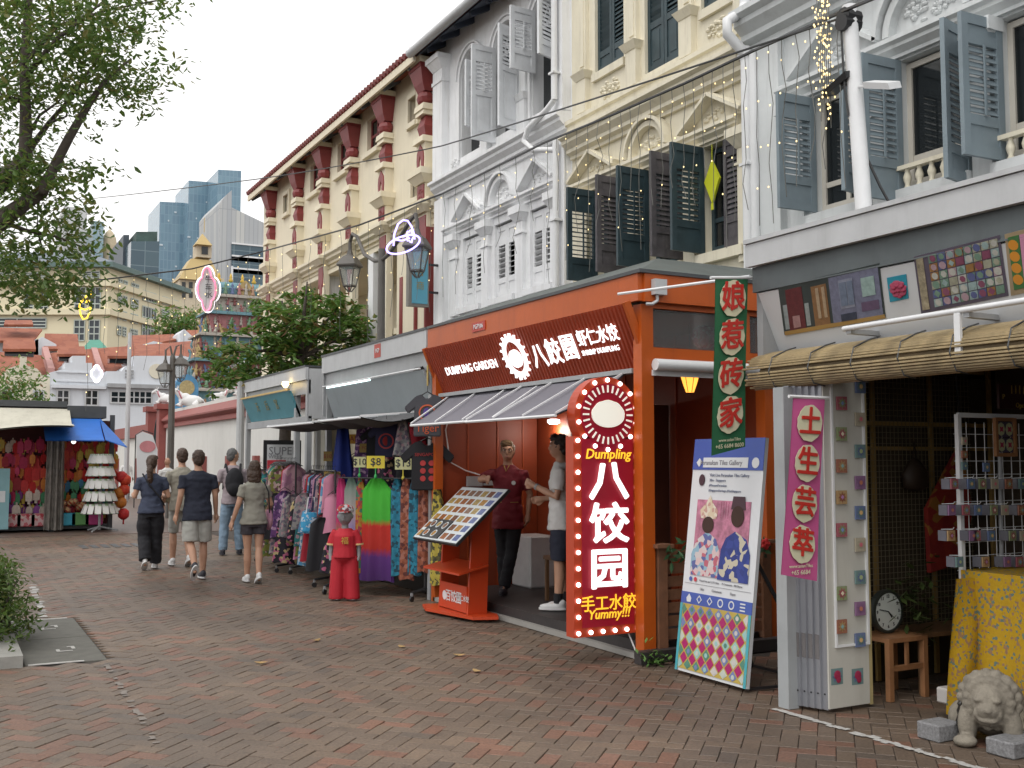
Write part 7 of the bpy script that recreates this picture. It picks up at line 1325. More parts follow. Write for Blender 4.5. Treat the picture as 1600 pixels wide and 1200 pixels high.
# ------------------------------------------------------------------ stalls on the left
LY_ = 26.6
def lsh(u, v, Y): return at(u, v, Y=Y)
l1 = thing('cream_awning_stall', 'left stall under a dirty cream awning packed with red souvenirs', 'stall', (.6, 27, 0)); l2 = thing('blue_awning_stall', 'left stall under a bright blue awning with card spinner and souvenirs', 'stall', (3.0, 27, 0))
xa, xb, xc = lsh(-160, 700, LY_).x, lsh(88, 700, LY_).x, lsh(188, 700, LY_).x
MB().box(xa, xb+.2, 26.5, 29.5, 2.86, 3.0).build('roof', dark_steel, l1); MB().box(xb+.2, xc-.35, 26.45, 29.5, 2.62, 2.9).build('roof', dark_steel, l2); MB().box(xa, xb, 28.0, 28.1, 0, 2.8).build('back_wall', mat('stall_back', (.07, .02, .02), .9), l1); MB().box(xb, xc-.1, 27.6, 27.7, 0, 2.6).build('back_wall', MATS['stall_back'], l2)
m = MB(); f = lambda s, t: V((xa+(xb+.25-xa)*s, 26.5-1.4*t, 2.82-.62*t-.12*sin(pi*t)-.05*sin(6*s)*t+(.18*s if t > .5 else 0)*t)); m.sheet(f, 20, 8); m.sheet(lambda s, t: f(s, t)-V((0, 0, .03)), 20, 8); m.build('awning', mat('dirty_cream_awning', (.52, .50, .42), .8, v=.1, s=2, streak=.3), l1, smooth=True)
bl_ = mat('blue_tarp', (.02, .14, .52), .5, v=.1, s=2); m = MB(); x0, x1 = lsh(90, 0, 26).x, lsh(178, 0, 26).x; f2 = lambda s, t: V((x0+(x1-x0)*s, 26.45-.95*t, 2.6-.52*t-.05*sin(pi*t))); m.sheet(f2, 16, 6); m.sheet(lambda s, t: f2(s, t)-V((0, 0, .02)), 16, 6); m.prism([(x1, 26.45, 2.6), (x1+.02, 25.5, 2.08), (x1+.5, 25.6, 1.92), (x1+.38, 26.45, 2.2)], (0, 0, .02)); m.build('awning', bl_, l2, smooth=False)
for x in (xb-.06, xc-.2): MB().box(x-.05, x+.05, 26.5, 26.6, 0, 2.7).build('post', dark_steel, l1 if x < xb else l2)
for t_, x0, x1 in ((l1, xa, xb-.1), (l2, xb+.1, xc-.15)): MB().box(x0, x1, 26.55, 27.4, .05, .12).build('base_board', dark_steel, t_); MB().box(x0, x1, 27.05, 27.1, .12, 2.5).build('display_board', MATS['stall_back'], t_)
c_ = lsh(82, 760, 26.3); garment('plastic_curtain', 'gathered cloudy plastic curtain between the two left stalls', 'curtain', (c_.x+.05, 26.35, 2.55), (1, 0), .34, .42, 2.5, .2, mat('cloudy_plastic', (.20, .18, .16), .3, v=.5, s=6, streak=.4, alpha=.8), folds=9, amp=.5, n=54, hanger=False)
sou = [mat('souvenir_%d' % i, c, .6, v=.25, s=20) for i, c in enumerate(((.48, .02, .02), (.55, .05, .02), (.50, .16, .02), (.40, .02, .08), (.03, .16, .28), (.05, .22, .1), (.45, .32, .05), (.16, .03, .18), (.5, .42, .36), (.3, .01, .02)))]
pch = MB(); pch.prism([(-.05, 0, -.17), (.05, 0, -.17), (.06, 0, -.05), (.035, 0, .0), (-.035, 0, .0), (-.06, 0, -.05)], (0, .05, 0)); pch.box(-.012, .012, .015, .035, 0, .04); pch.box(-.02, .02, .01, .04, -.22, -.17)
SCN = ['red', 'scarlet', 'orange', 'crimson', 'blue', 'green', 'yellow', 'purple', 'cream', 'dark red']
pmesh = []
for k in sou: q_ = MB(); q_.v, q_.f, q_.mi = list(pch.v), list(pch.f), list(pch.mi); pmesh.append(q_.mesh('souvenir_pouch', k))
def goods_row(u0, u1, v, n_, Y, cols, label, name='souvenir_pouch', cat='souvenir', s_=1.0, grp='souvenirs on the left stalls'):
    for i in range(n_):
        p = lsh(u0+(u1-u0)*(i+.5)/n_, v, Y); ci = R.choice(cols); o = bpy.data.objects.new(name, pmesh[ci]); C.objects.link(o); o.location = p+V((R.gauss(0, .01), R.gauss(0, .04), R.gauss(0, .03))); sc_ = s_*R.uniform(.7, 1.25); o.scale = (sc_, sc_, sc_*R.uniform(.9, 1.2)); o.rotation_euler = (0, 0, R.gauss(0, .25)); tag(o, '%s %s, %s from the left' % (SCN[ci], label, nth(i)), cat, grp)
warm = [0, 1, 0, 3, 2, 9, 6]; mixc = [4, 5, 6, 7, 8, 3, 0, 2]
for v, cols, lab in ((690, mixc, 'pouch in the top row of the cream awning stall'), (712, warm, 'pouch in the second row of the cream awning stall'), (731, warm, 'pouch in the third row of the cream awning stall'), (750, warm+[4], 'pouch in the fourth row of the cream awning stall'), (768, mixc, 'tassel in the fifth row of the cream awning stall'), (790, [5, 6, 7, 8, 2], 'pouch in the sixth row of the cream awning stall')): goods_row(-8, 72, v, 13, 26.75, cols, lab, s_=1.25)
for v, cols, lab in ((692, [6, 2, 0], 'charm in the top row of the blue awning stall'), (704, [6, 0, 1], 'charm in the second row of the blue awning stall'), (718, warm, 'charm in the third row of the blue awning stall'), (736, [0, 0, 1, 2], 'pouch in the fourth row of the blue awning stall'), (754, [6, 2, 5, 4], 'pouch in the fifth row of the blue awning stall'), (772, [4, 5, 0, 2], 'pouch in the sixth row of the blue awning stall'), (790, warm, 'pouch in the seventh row of the blue awning stall')): goods_row(93, 183, v, 15, 26.75, cols, lab, s_=1.1)
for i, (u, lab) in enumerate(((18, 'clear box of pink sweets low in the cream awning stall, leftmost'), (40, 'clear box of red trinkets low in the cream awning stall, middle'), (62, 'pale box of trinkets low in the cream awning stall, rightmost'), (104, 'turquoise tub on the ground shelf of the blue awning stall'), (125, 'green tub on the ground shelf of the blue awning stall'), (146, 'magenta tub on the ground shelf of the blue awning stall'))):
    p = lsh(u, 822 if i < 3 else 820, 26.45); o = bevel(MB().box(p.x-.2, p.x+.2, 26.4, 26.75, .13, .42).single('goods_tub', (pattern_mat('tub_mix_%d' % i, [(.4, .1, .12), (.5, .4, .36), (.3, .03, .04), (.45, .3, .3)], 14) if i < 3 else mat('tub_%d' % i, ((.03, .26, .36), (.1, .26, .08), (.45, .05, .2))[i-3], .5)), lab, 'tub', 'tubs on the left stalls'), .02)
# heap of small round trinkets
for i in range(14): p = lsh(97+i*3, 806, 26.4); o = bpy.data.objects.new('trinket_ball', bpy.data.meshes['trinket_ball'] if 'trinket_ball' in bpy.data.meshes else MB().ell((0, 0, 0), (.07, .07, .07), 10, 6).mesh('trinket_ball', pattern_mat('trinket', [(.4, .05, .03), (.4, .25, .12), (.2, .1, .08)], 30), smooth=True)); C.objects.link(o); o.location = (p.x, 26.5+R.uniform(-.08, .1), .49+R.uniform(0, .2)); tag(o, 'small red and tan ball trinket heaped above the tubs, %s from the left' % nth(i), 'trinket', 'trinket balls')
# card spinner
cp = lsh(155, 830, 25.9); cs = thing('card_spinner', 'tiered spinner of white postcards before the blue awning stall', 'card spinner', (cp.x, 25.9, 0)); MB().tube([(cp.x, 25.9, .05), (cp.x, 25.9, 1.75)], .03, 8).build('pole', grey_metal, cs)
for i in range(3): a = 2*pi*i/3; MB().tube([(cp.x, 25.9, .12), (cp.x+.4*cos(a), 25.9+.4*sin(a), .03)], .02, 6).build('foot', grey_metal, cs)
card = MB().box(-.055, .055, -.004, .004, 0, .23).mesh('postcard', pattern_mat('postcard_print', [(.6, .6, .58), (.62, .62, .6), (.3, .4, .25), (.6, .58, .56), (.45, .2, .15)], 9))
for j in range(5):
    zz = .42+j*.285; rr_ = .40-.025*j; m = MB(); o1, i1 = disc_pts((cp.x, 25.9, zz-.01), rr_+.02, (1, 0, 0), (0, 1, 0), 20), disc_pts((cp.x, 25.9, zz-.01), rr_-.03, (1, 0, 0), (0, 1, 0), 20)
    for q_ in range(20): m.prism([o1[q_], o1[(q_+1) % 20], i1[(q_+1) % 20], i1[q_]], (0, 0, .012))
    tr = m.build('tier_ring', black_metal, cs)
    for i in range(14): a = 2*pi*i/14+.2*j; inst('postcard', card, tr, (cp.x+rr_*cos(a), 25.9+rr_*sin(a), zz), (.35, 0, a-pi/2), (1.25, 1, 1))
for i, (u, v) in enumerate(((190, 745), (194, 765), (189, 785), (193, 803), (196, 750), (186, 770))): p = lsh(u, v, 26.2); m = MB(); m.lathe(p, [(.05, -.13), (.12, -.07), (.13, 0), (.12, .07), (.05, .13)], 12); m.tube([p-V((0, 0, .13)), p-V((0, 0, .24))], .02, 6); m.single('red_lantern', sou[i % 3], 'small red lantern in the cluster at the stall corner, %s from the top' % place_words[[0, 2, 4, 5, 1, 3][i]], 'lantern', 'red lanterns at the left stall', smooth=True)
p = lsh(115, 690, 26.0); MB().ell(p, (.05, .05, .05), 10, 6).single('bare_bulb', lamp_white, 'lit bare bulb under the blue awning', 'lamp', smooth=True)
tcp = lsh(3, 790, 26.2); tcb = thing('teal_poster_board', 'pale teal poster board at the left edge of the stall', 'board', (tcp.x, 26.2, 0)); MB().box(tcp.x-.4, tcp.x+.14, 26.2, 26.23, .1, 1.45).build('board', mat('pale_teal_board', (.22, .40, .44), .6, v=.1), tcb); MB().box(tcp.x-.3, tcp.x+.06, 26.19, 26.199, .7, .95).build('printed_panel', pr_white, tcb)
# ------------------------------------------------------------------ street lamps, neon, wires
lamp_iron = mat('lamp_bronze', (.10, .092, .082), .5, v=.15); lglass = mat('lantern_glass', (.5, .56, .56), .1, v=0, alpha=.35)
def lantern_parts(t, c, s=1.0):
    c = V(c); m = MB(); m.lathe(c, [(.27*s, .16*s), (.28*s, .19*s), (.17*s, .34*s), (.07*s, .40*s), (.04*s, .5*s)], 4); m.build('lamp_hat', lamp_iron, t)
    for i in range(4): a = pi/2*i; b = V((cos(a), sin(a), 0)); MB().bar(c+b*.22*s+V((0, 0, .16*s)), c+b*.13*s+V((0, 0, -.22*s)), .02*s, .02*s).build('frame_bar', lamp_iron, t); MB().bar(c+b*.13*s+V((0, 0, -.22*s)), c+b*.03*s+V((0, 0, -.34*s)), .02*s, .02*s).build('frame_bar', lamp_iron, t)
    m = MB()
    for z, r in ((.15, .22), (-.22, .13)):
        q_ = [c+V((cos(pi/2*i)*r*s, sin(pi/2*i)*r*s, z*s)) for i in range(4)]
        for i in range(4): m.bar(q_[i], q_[(i+1) % 4], .022*s, .022*s)
    m.build('frame_ring', lamp_iron, t, kind='stuff'); m = MB(); m.lathe(c, [(.12*s, -.21*s), (.205*s, .14*s)], 4); m.build('lamp_glass', lglass, t)
sl_ = thing('street_lamp', 'bronze street lamp with two lanterns on curled arms before the cream building', 'street lamp', (6.6, 17.04, 0), 'street lamps'); m = MB(); m.tube([(6.6, 17.04, 0), (6.6, 17.04, 1.2), (6.6, 17.04, 5.3)], [.11, .08, .06], 10); shade_auto(m.build('pole', lamp_iron, sl_))
m = MB(); m.tube([(6.6, 17.04, 5.1), (6.6, 17.4, 5.15), (6.6, 17.9, 5.35), (6.6, 18.3, 5.75), (6.6, 18.55, 5.85), (6.6, 18.68, 5.72), (6.6, 18.68, 5.55)], .035, 8); shade_auto(m.build('arm', lamp_iron, sl_)); m = MB(); m.tube([(6.6, 17.04, 5.1), (6.6, 16.7, 5.15), (6.6, 16.2, 5.35), (6.6, 15.75, 5.55), (6.6, 15.55, 5.6), (6.6, 15.48, 5.45), (6.6, 15.48, 5.35)], .035, 8); shade_auto(m.build('arm', lamp_iron, sl_))
lantern_parts(sl_, (6.6, 18.68, 5.1), .95); lantern_parts(sl_, (6.6, 15.48, 4.88), .95)
MB().box(6.5, 6.7, 21.1, 21.3, 3.4, 5.9) if 0 else None
fl_ = thing('street_lamp', 'dark street lamp with two lanterns before the temple wall', 'street lamp', (5.75, 31, 0), 'street lamps'); p = at(270, 560, Y=31); m = MB(); m.tube([(p.x, 31, 0), (p.x, 31, p.z), (p.x, 31, p.z+.1)], [.11, .08, .06], 8); m.build('pole', lamp_iron, fl_)
for u, v in ((258, 588), (282, 579)): q_ = at(u, v, Y=31); m = MB(); m.tube([(p.x, 31, p.z), (p.x+(q_.x-p.x)*.4, 31, p.z+.35), (q_.x, 31, q_.z+.75), (q_.x, 31, q_.z+.45)], .03, 6); m.build('arm', lamp_iron, fl_); lantern_parts(fl_, q_, .95)
# blue hanging sign on the white house
bs_ = thing('blue_hanging_sign', 'narrow blue vertical sign on wall brackets beside the street lamp', 'sign', (7.5, 17.5, 4.45)); a, b = at(637, 478, Y=17.5), at(669, 388, Y=17.5); MB().box(a.x, b.x, 17.46, 17.58, a.z, b.z).build('frame', mat('sign_grey_frame', (.2, .19, .17), .5), bs_); MB().box(a.x+.06, b.x-.03, 17.448, 17.459, a.z+.05, b.z-.05).build('face', mat('sign_pale_blue', (.10, .34, .46), .5, v=.05), bs_)
for z in (a.z+.28, b.z-.3): MB().box(b.x, FX, 17.49, 17.53, z-.02, z+.02).build('bracket', black_metal, bs_); MB().box(FX-.03, FX, 17.48, 17.54, z-.2, z+.2).build('wall_plate', black_metal, bs_)
for i, ch_ in enumerate('人合商'): text(ch_, .17, MATS['dull_gold'], bs_, ((a.x+b.x)/2+.02, 17.444, b.z-.22-.25*i), XR, ZU, depth=.003)
violet = mat('violet_neon', (.42, .34, 1), .4, v=0, e=2.2); pinkn = mat('pink_neon', (.9, .25, .4), .4, v=0, e=.9); whiten = mat('white_neon', (.95, .9, 1), .4, v=0, e=1.3); yelln = mat('yellow_neon', (1, .62, .05), .4, v=0, e=1.4)
def neon(t, pts, Y, k, r=.02, name='neon_tube', closed=False): P_ = [at(u, v, Y=Y) for u, v in pts]; P_ = P_+[P_[0]] if closed else P_; m = MB(); m.tube(P_, r, 6); return m.build(name, k, t, smooth=True)
hn = thing('neon_hat', 'violet neon hat with a flower on the street lamp arm', 'neon sign', tuple(at(632, 390, Y=15.9))); neon(hn, [(630+26*cos(a*pi/14), 382+13*sin(a*pi/14)-.28*(26*cos(a*pi/14))) for a in range(28)], 15.1, violet, .015, closed=True); neon(hn, [(615, 384), (616, 366), (622, 350), (630, 344), (637, 345), (643, 354), (647, 366), (648, 374)], 15.1, violet, .015); neon(hn, [(615, 374), (628, 376), (640, 372)], 15.1, violet, .015); neon(hn, [(641+5*cos(a*pi/8)*(1+.25*cos(5*a*pi/8)), 369+9*sin(a*pi/8)*(1+.2*cos(5*a*pi/8))) for a in range(16)], 15.08, violet, .014, closed=True)

def quatre(cu, cv, a, b, n_=48):
    r_ = lambda t: max(.48*cos(t-k*pi/2)+sqrt(max(0, .2704-.2304*sin(t-k*pi/2)**2)) for k in range(4) if cos(t-k*pi/2) > .5)
    return [(cu+a*1.1*r_(2*pi*i/n_)*cos(2*pi*i/n_), cv+b*1.1*r_(2*pi*i/n_)*sin(2*pi*i/n_)) for i in range(n_)]
qs = thing('quatrefoil_neon_sign', 'large hanging flower-shaped white sign with pink and white neon outline', 'neon sign', tuple(at(325, 484, Y=29))); m = MB(); m.prism([at(u, v, Y=29) for u, v in quatre(323, 452, 13, 30)], (.12, .16, 0)); m.build('panel', mat('sign_pale', (.62, .66, .68), .5, v=.05), qs); neon(qs, quatre(323, 452, 13, 31), 28.97, pinkn, .022, closed=True); neon(qs, quatre(325, 452, 17.5, 33), 29.2, whiten, .02, closed=True)
for i, ch_ in enumerate('牛车水'): text(ch_, .22, ink, qs, at(326, 437+i*12, Y=28.96), RGT, ZU, depth=.004)
q2 = thing('quatrefoil_neon_sign', 'small white flower-shaped neon outline hanging over the row houses', 'neon sign', tuple(at(151, 598, Y=54))); neon(q2, quatre(151, 584, 8, 12), 54, whiten, .05, closed=True); m = MB(); m.prism([at(u, v, Y=54.1) for u, v in quatre(151, 584, 7.4, 11.4)], (0, .05, 0)); m.build('panel', MATS['sign_pale'], q2)
yn = thing('yellow_neon_sign', 'yellow neon cup shape hanging in front of the hotel', 'neon sign', tuple(at(132, 500, Y=45))); neon(yn, [(124, 480), (125, 472), (130, 468), (138, 469), (142, 476), (141, 486), (136, 497), (130, 499), (126, 492), (124, 480)], 45, yelln, .035); neon(yn, [(126, 474), (140, 456), (143, 454), (141, 462), (134, 474)], 45, yelln, .035); neon(yn, [(124, 481), (133, 484), (142, 480)], 45, yelln, .03)
# leaning utility pole with floodlights above the tile shop
up_ = thing('white_pole', 'white pole with cables and two floodlights rising behind the tile shop roof', 'pole', (6.6, 6.14, 0), 'street poles'); shade_auto((lambda m: m.build('shaft', white_metal, up_))(MB().tube([(6.6, 6.10, 0), (6.6, 6.16, 3.6), (6.6, 6.27, 5.46)], [.075, .07, .062], 12))); m = MB(); m.tube([(6.52, 6.27, 5.36), (6.68, 6.27, 5.36)], .075, 10); m.tube([(6.5, 6.27, 5.30), (6.68, 6.27, 5.31)], .07, 10); m.build('cable_clamp', black_metal, up_)
m = MB(); m.tube([(6.53, 6.3, 5.35), (6.52, 6.27, 4.8), (6.53, 6.24, 4.5)], .010, 5); m.build('cable', black_metal, up_); m = MB(); m.tube([(6.66, 6.2, 4.2), (6.75, 6.12, 3.9), (6.9, 6.0, 3.5)], .012, 5); m.build('cable', black_metal, up_)
for (u, v, k, sg) in ((1306, 130, black_metal, 1), (1368, 133, white_metal, -1)):
    p = at(u, v, X=6.5); m = MB(); m.prism([p+V((-.02, sg*.14, -.03)), p+V((-.02, -sg*.12, .06)), p+V((.12, -sg*.12, .10)), p+V((.12, sg*.14, .01))], (.02, 0, -.05)); m.build('floodlight', k, up_); m = MB(); m.tube([p, (6.6, 6.23, 4.75)], .012, 5); m.build('floodlight_arm', k, up_)
# cables and fairy lights
def cable(name, label, pts, r=.014): m = MB(); m.tube(pts, r, 5); return m.single(name, black_metal, label, 'cable', base=pts[0])
def sagline(a, b, sag, n_=10): a, b = V(a), V(b); return [a.lerp(b, i/n_)-V((0, 0, sag*4*(i/n_)*(1-i/n_))) for i in range(n_+1)]
A0 = V((6.55, 6.27, 5.36)); A1 = at(690, 228, X=6.8); A2 = at(400, 280, X=5.5); A3 = at(0, 323, X=1.5)
cable('overhead_cable', 'thin black cable crossing the facades and the sky', sagline(A0, A1, .02)+sagline(A1, A2, .03)[1:]+sagline(A2, A3, .05)[1:], .011)
Bp = [at(u, v, X=x) for u, v, x in ((1600, -100, 6.0), (1330, 12, 6.5), (1180, 78, 6.9), (1070, 130, 7.0), (960, 178, 7.05), (850, 223, 7.1), (690, 303, 7.15), (560, 352, 6.6), (410, 393, 6.0), (300, 420, 4.6), (160, 437, 2.6), (0, 440, .9))]
cable('light_cable', 'thicker black cable that carries the hanging fairy light strings', Bp, .016)
wire_d = mat('fairy_wire', (.10, .10, .09), .6, v=0); fb = mat('fairy_bulb', (1, .76, .36), .4, v=0, e=1.4)
def bpt(t):
    t *= len(Bp)-1; i = min(int(t), len(Bp)-2); return Bp[i].lerp(Bp[i+1], t-i)
for i in range(62):
    t = .10+.82*i/61; top = bpt(t); L = R.uniform(.9, 2.0) if t < .62 else R.uniform(1.2, 2.6); s_ = thing('light_string', 'fairy light string hanging from the black cable, %s from the white pole' % nth(i), 'light string', tuple(top-V((0, 0, L))), 'hanging fairy light strings')
    pts = [top]+[top-V((R.gauss(0, .02), R.gauss(0, .02), L*j/6)) for j in range(1, 7)]; m = MB(); m.tube(pts, .0045, 3); m.build('wire', wire_d, s_); m = MB(); big = 1+max(0, (top.y-12)*.04)
    for j in range(int(L/.42)): p = top-V((R.gauss(0, .02), R.gauss(0, .02), .15+.42*j+R.uniform(-.08, .08))); m.ell(p, (.0075*big, .0075*big, .010*big), 6, 4)
    m.build('bulbs', fb, s_, kind='stuff')
for i in range(7):
    top = at(1276+i*3, -8, X=6.4+.03*i); L = (top.z-at(1285, 150+R.uniform(-40, 50), X=6.4).z); s_ = thing('light_string', 'string in the thick fairy light cascade by the white pole, %s from the left' % nth(i), 'light string', tuple(top-V((0, 0, L))), 'fairy light cascade'); m = MB(); m.tube([top, top-V((.02, .03, L*.5)), top-V((0, 0, L))], .004, 3); m.build('wire', wire_d, s_); m = MB()
    for j in range(int(L/.05)): p = top-V((R.gauss(0, .02), R.gauss(0, .03), .05*j)); m.ell(p, (.008, .008, .011), 6, 4)
    m.build('bulbs', fb, s_, kind='stuff')
# ------------------------------------------------------------------ trees and shrubs
def leaf_mat(name, cols):
    k = bpy.data.materials.new(name); k.use_nodes = True; n = k.node_tree.nodes; l = k.node_tree.links; n.clear(); g = n.new('ShaderNodeNewGeometry'); cr = n.new('ShaderNodeValToRGB'); el = cr.color_ramp.elements
    while len(el) < len(cols): el.new(.5)
    for i, c in enumerate(cols): el[i].position = i/(len(cols)-1); el[i].color = (*c, 1)
    l.new(g.outputs['Random Per Island'], cr.inputs[0]); d = n.new('ShaderNodeBsdfPrincipled'); d.inputs['Roughness'].default_value = .45; t = n.new('ShaderNodeBsdfTranslucent'); mx_ = n.new('ShaderNodeMixShader'); mx_.inputs[0].default_value = .5; o = n.new('ShaderNodeOutputMaterial'); l.new(cr.outputs[0], d.inputs['Base Color']); l.new(cr.outputs[0], t.inputs[0]); l.new(d.outputs[0], mx_.inputs[1]); l.new(t.outputs[0], mx_.inputs[2]); l.new(mx_.outputs[0], o.inputs[0]); return k
lf1 = leaf_mat('big_tree_leaf', [(.09, .16, .035), (.13, .22, .045), (.10, .17, .055), (.19, .26, .06), (.22, .20, .07)]); lf2 = leaf_mat('mid_tree_leaf', [(.08, .18, .035), (.12, .24, .045), (.085, .17, .04), (.17, .27, .05), (.22, .13, .055)]); lf3 = leaf_mat('shrub_leaf', [(.06, .12, .02), (.10, .17, .03), (.08, .13, .03), (.14, .15, .04)])
bark = mat('bark', (.075, .06, .05), .9, v=.3, s=8, b=.6, bs=30)
def add_leaf(m, p, s, droop=.3):
    a = R.uniform(0, 2*pi); d = V((cos(a), sin(a), R.uniform(-.9, .35)-droop)).normalized(); w = d.cross(V((R.gauss(0, .4), R.gauss(0, .4), 1))).normalized(); nn = w.cross(d)*.12*s; L = s*R.uniform(.7, 1.2)
    m.add([p, p+d*L*.35+w*L*.22-nn, p+d*L*.75+w*L*.15-nn*.5, p+d*L, p+d*L*.75-w*L*.15-nn*.5, p+d*L*.35-w*L*.22-nn], [(0, 1, 2, 3), (0, 3, 4, 5)])
def cluster(m, c, r, n_, s, tw=None, flat=.7):
    for _ in range(n_):
        v_ = V((R.gauss(0, 1), R.gauss(0, 1), R.gauss(0, flat)))*r*.5; add_leaf(m, c+v_, s)
bt_ = thing('street_tree', 'large leafy tree whose branches fill the upper left', 'tree', (-1.2, 11.8, 0))
m = MB(); base = V((-1.2, 11.8, .05)); fork = at(-150, 480, Y=12.2); m.tube([base, base.lerp(fork, .5)+V((.05, 0, 0)), fork], [.28, .22, .19], 10); m.tube([fork, at(-60, 400, Y=12.3), at(0, 345, Y=12.4), at(38, 318, Y=12.5), at(66, 300, Y=12.5), at(84, 262, Y=12.6), at(108, 215, Y=12.6), at(140, 160, Y=12.6), at(172, 118, Y=12.6), at(205, 92, Y=12.7)], [.17, .13, .095, .08, .065, .055, .05, .04, .025, .012], 8); m.tube([fork, at(-40, 330, Y=12.4), at(0, 285, Y=12.6), at(28, 262, Y=12.7), at(40, 240, Y=12.8), at(40, 180, Y=12.8), at(38, 100, Y=12.9), at(45, 0, Y=13), at(60, -150, Y=13.2), at(75, -280, Y=13.3)], [.16, .12, .10, .09, .08, .065, .055, .045, .03, .015], 8)
for pth, r0 in (([(42, 238), (60, 215), (78, 190), (100, 165), (120, 140), (160, 80)], .04), ([(42, 235), (48, 205), (62, 180), (90, 160), (100, 150)], .03), ([(66, 300), (60, 310), (58, 360), (70, 400)], .03), ([(78, 192), (92, 186), (104, 182), (103, 165)], .02), ([(38, 120), (90, 60), (140, 20), (200, -30)], .035), ([(38, 160), (10, 150), (-40, 130)], .03), ([(0, 345), (40, 360), (90, 370), (150, 395)], .035), ([(38, 100), (90, 40), (170, 15), (250, 0), (290, -8)], .025)): P_ = [at(u, v, Y=12.6+R.uniform(-.3, .5)) for u, v in pth]; m.tube(P_, [r0*(1-.8*i/(len(P_)-1)) for i in range(len(P_))], 6)
o = m.build('trunk', bark, bt_, smooth=True)
m = MB()
def zone(n_, f, Y0, Y1, r, nl, s):
    k = 0
    while k < n_:
        u, v, ok = f()
        if ok: cluster(m, at(u, v, Y=R.uniform(Y0, Y1)), r, nl, s); k += 1
zone(270, lambda: (lambda u, v: (u, v, R.random() < (1 if u < 170 else max(0, 1-(u-170)/120)) and not (v > 150 and u > 60+R.uniform(0, 30))))(R.uniform(-30, 300), R.uniform(-30, 165)), 11.8, 14.0, .24, 19, .095)
zone(40, lambda: (lambda u, v: (u, v, (u-0)/150+(v-150)/140 < 1.1))(R.uniform(-10, 175), R.uniform(150, 240)), 11.8, 13.6, .20, 11, .08)
zone(150, lambda: (lambda u, v: (u, v, R.random() < (1 if u < 90 else 1-(u-90)/110)))(R.uniform(-20, 188), R.uniform(255, 470)), 11.8, 14.0, .24, 18, .10)
zone(50, lambda: (R.uniform(-10, 60), R.uniform(225, 300), True), 12, 13.8, .25, 12, .085)
zone(120, lambda: (R.uniform(-350, 40), R.uniform(-350, 300), True), 11.5, 14.5, .35, 16, .10); zone(90, lambda: (R.uniform(-50, 330), R.uniform(-280, -20), True), 11.5, 14.5, .32, 16, .10)
for u, v in ((250, 40), (270, 22), (285, 8), (240, 70), (215, 165), (236, 172), (225, 178), (160, 190), (180, 185), (150, 215), (190, 150), (170, 130), (205, 140)): cluster(m, at(u, v, Y=12.7), .12, 12, .075)
m.build('crown', lf1, bt_, kind='stuff')
mt = thing('broadleaf_tree', 'dark broadleaf tree between the temple wall and the cream building', 'tree', (6.1, 21.2, 0)); m = MB(); q_ = at(470, 560, Y=21.2); m.tube([(6.1, 21.2, 0), (6.15, 21.2, 2.4), q_], [.16, .12, .09], 8)
for u, v in ((400, 510), (440, 470), (480, 440), (530, 480), (560, 525), (370, 550), (500, 560)): p = at(u, v, Y=21.2+R.uniform(-.8, .8)); m.tube([q_, q_.lerp(p, .5)+V((0, 0, .1)), p], [.06, .04, .015], 6)
m.build('trunk', bark, mt, smooth=True); m = MB(); k = 0
while k < 230:
    u, v = R.uniform(328, 578), R.uniform(435, 605); top_ = 545-105*max(0, 1-abs((u-455)/105)**1.6) if u < 520 else 455+(u-520)*.9
    if v < top_ or (u > 520 and v > 560) or (u < 345 and v < 540): continue
    k += 1; c = at(u, v, Y=R.uniform(20.4, 22.6))
    for _ in range(2): q_ = c+V((R.gauss(0, .12), R.gauss(0, .12), R.gauss(0, .08))); [add_leaf(m, q_+V((R.gauss(0, .05), R.gauss(0, .05), R.gauss(0, .04))), .20, .1) for _ in range(9)]
m.build('crown', lf2, mt, kind='stuff')
sh_ = thing('planter_shrub', 'bushy green shrub in the planter at the left edge', 'shrub', (.25, 10.9, .05)); m = MB()
for i in range(16): a = R.uniform(0, 6.28); p = V((.46+R.gauss(0, .12), 10.7+R.gauss(0, .4), .05)); q_ = p+V((R.gauss(0, .14), R.gauss(0, .14), R.uniform(.35, .6))); m.tube([p, p.lerp(q_, .5)+V((R.gauss(0, .03), 0, 0)), q_], [.012, .009, .004], 5)
m.build('stem', bark, sh_, kind='stuff'); m = MB()
for i in range(420): z_ = R.uniform(.08, .74); p = V((.40+R.gauss(0, .15)*(1.25-z_), 10.75+R.gauss(0, .42)*(1.2-z_*.6), z_)); cluster(m, p, .12, 12, .06)
m.build('foliage', lf3, sh_, kind='stuff')
def far_tree(name, label, u, v, Y, ru, rv, n_, s, k=lf2):
    c = at(u, v, Y=Y); t = thing(name, label, 'tree', (c.x, Y, 0)); MB().tube([(c.x, Y, 0), (c.x, Y, c.z)], [.2, .08], 6).build('trunk', bark, t); m = MB(); rx, rz_ = ru/FPX*Y*1.1, rv/FPX*Y*1.1
    for _ in range(n_): a, b, r_ = R.uniform(0, 6.28), R.uniform(-1, 1), R.random()**.5; cluster(m, c+V((rx*r_*cos(a)*sqrt(1-b*b*.6), rx*r_*sin(a)*sqrt(1-b*b*.6), rz_*b*r_)), s*2.2, 10, s)
    m.build('crown', k, t, kind='stuff')
far_tree('small_tree', 'small tree behind the left stalls', 8, 612, 33, 55, 42, 130, .16); far_tree('distant_tree', 'round distant tree below the gold roof tower', 285, 512, 95, 40, 28, 120, .5)
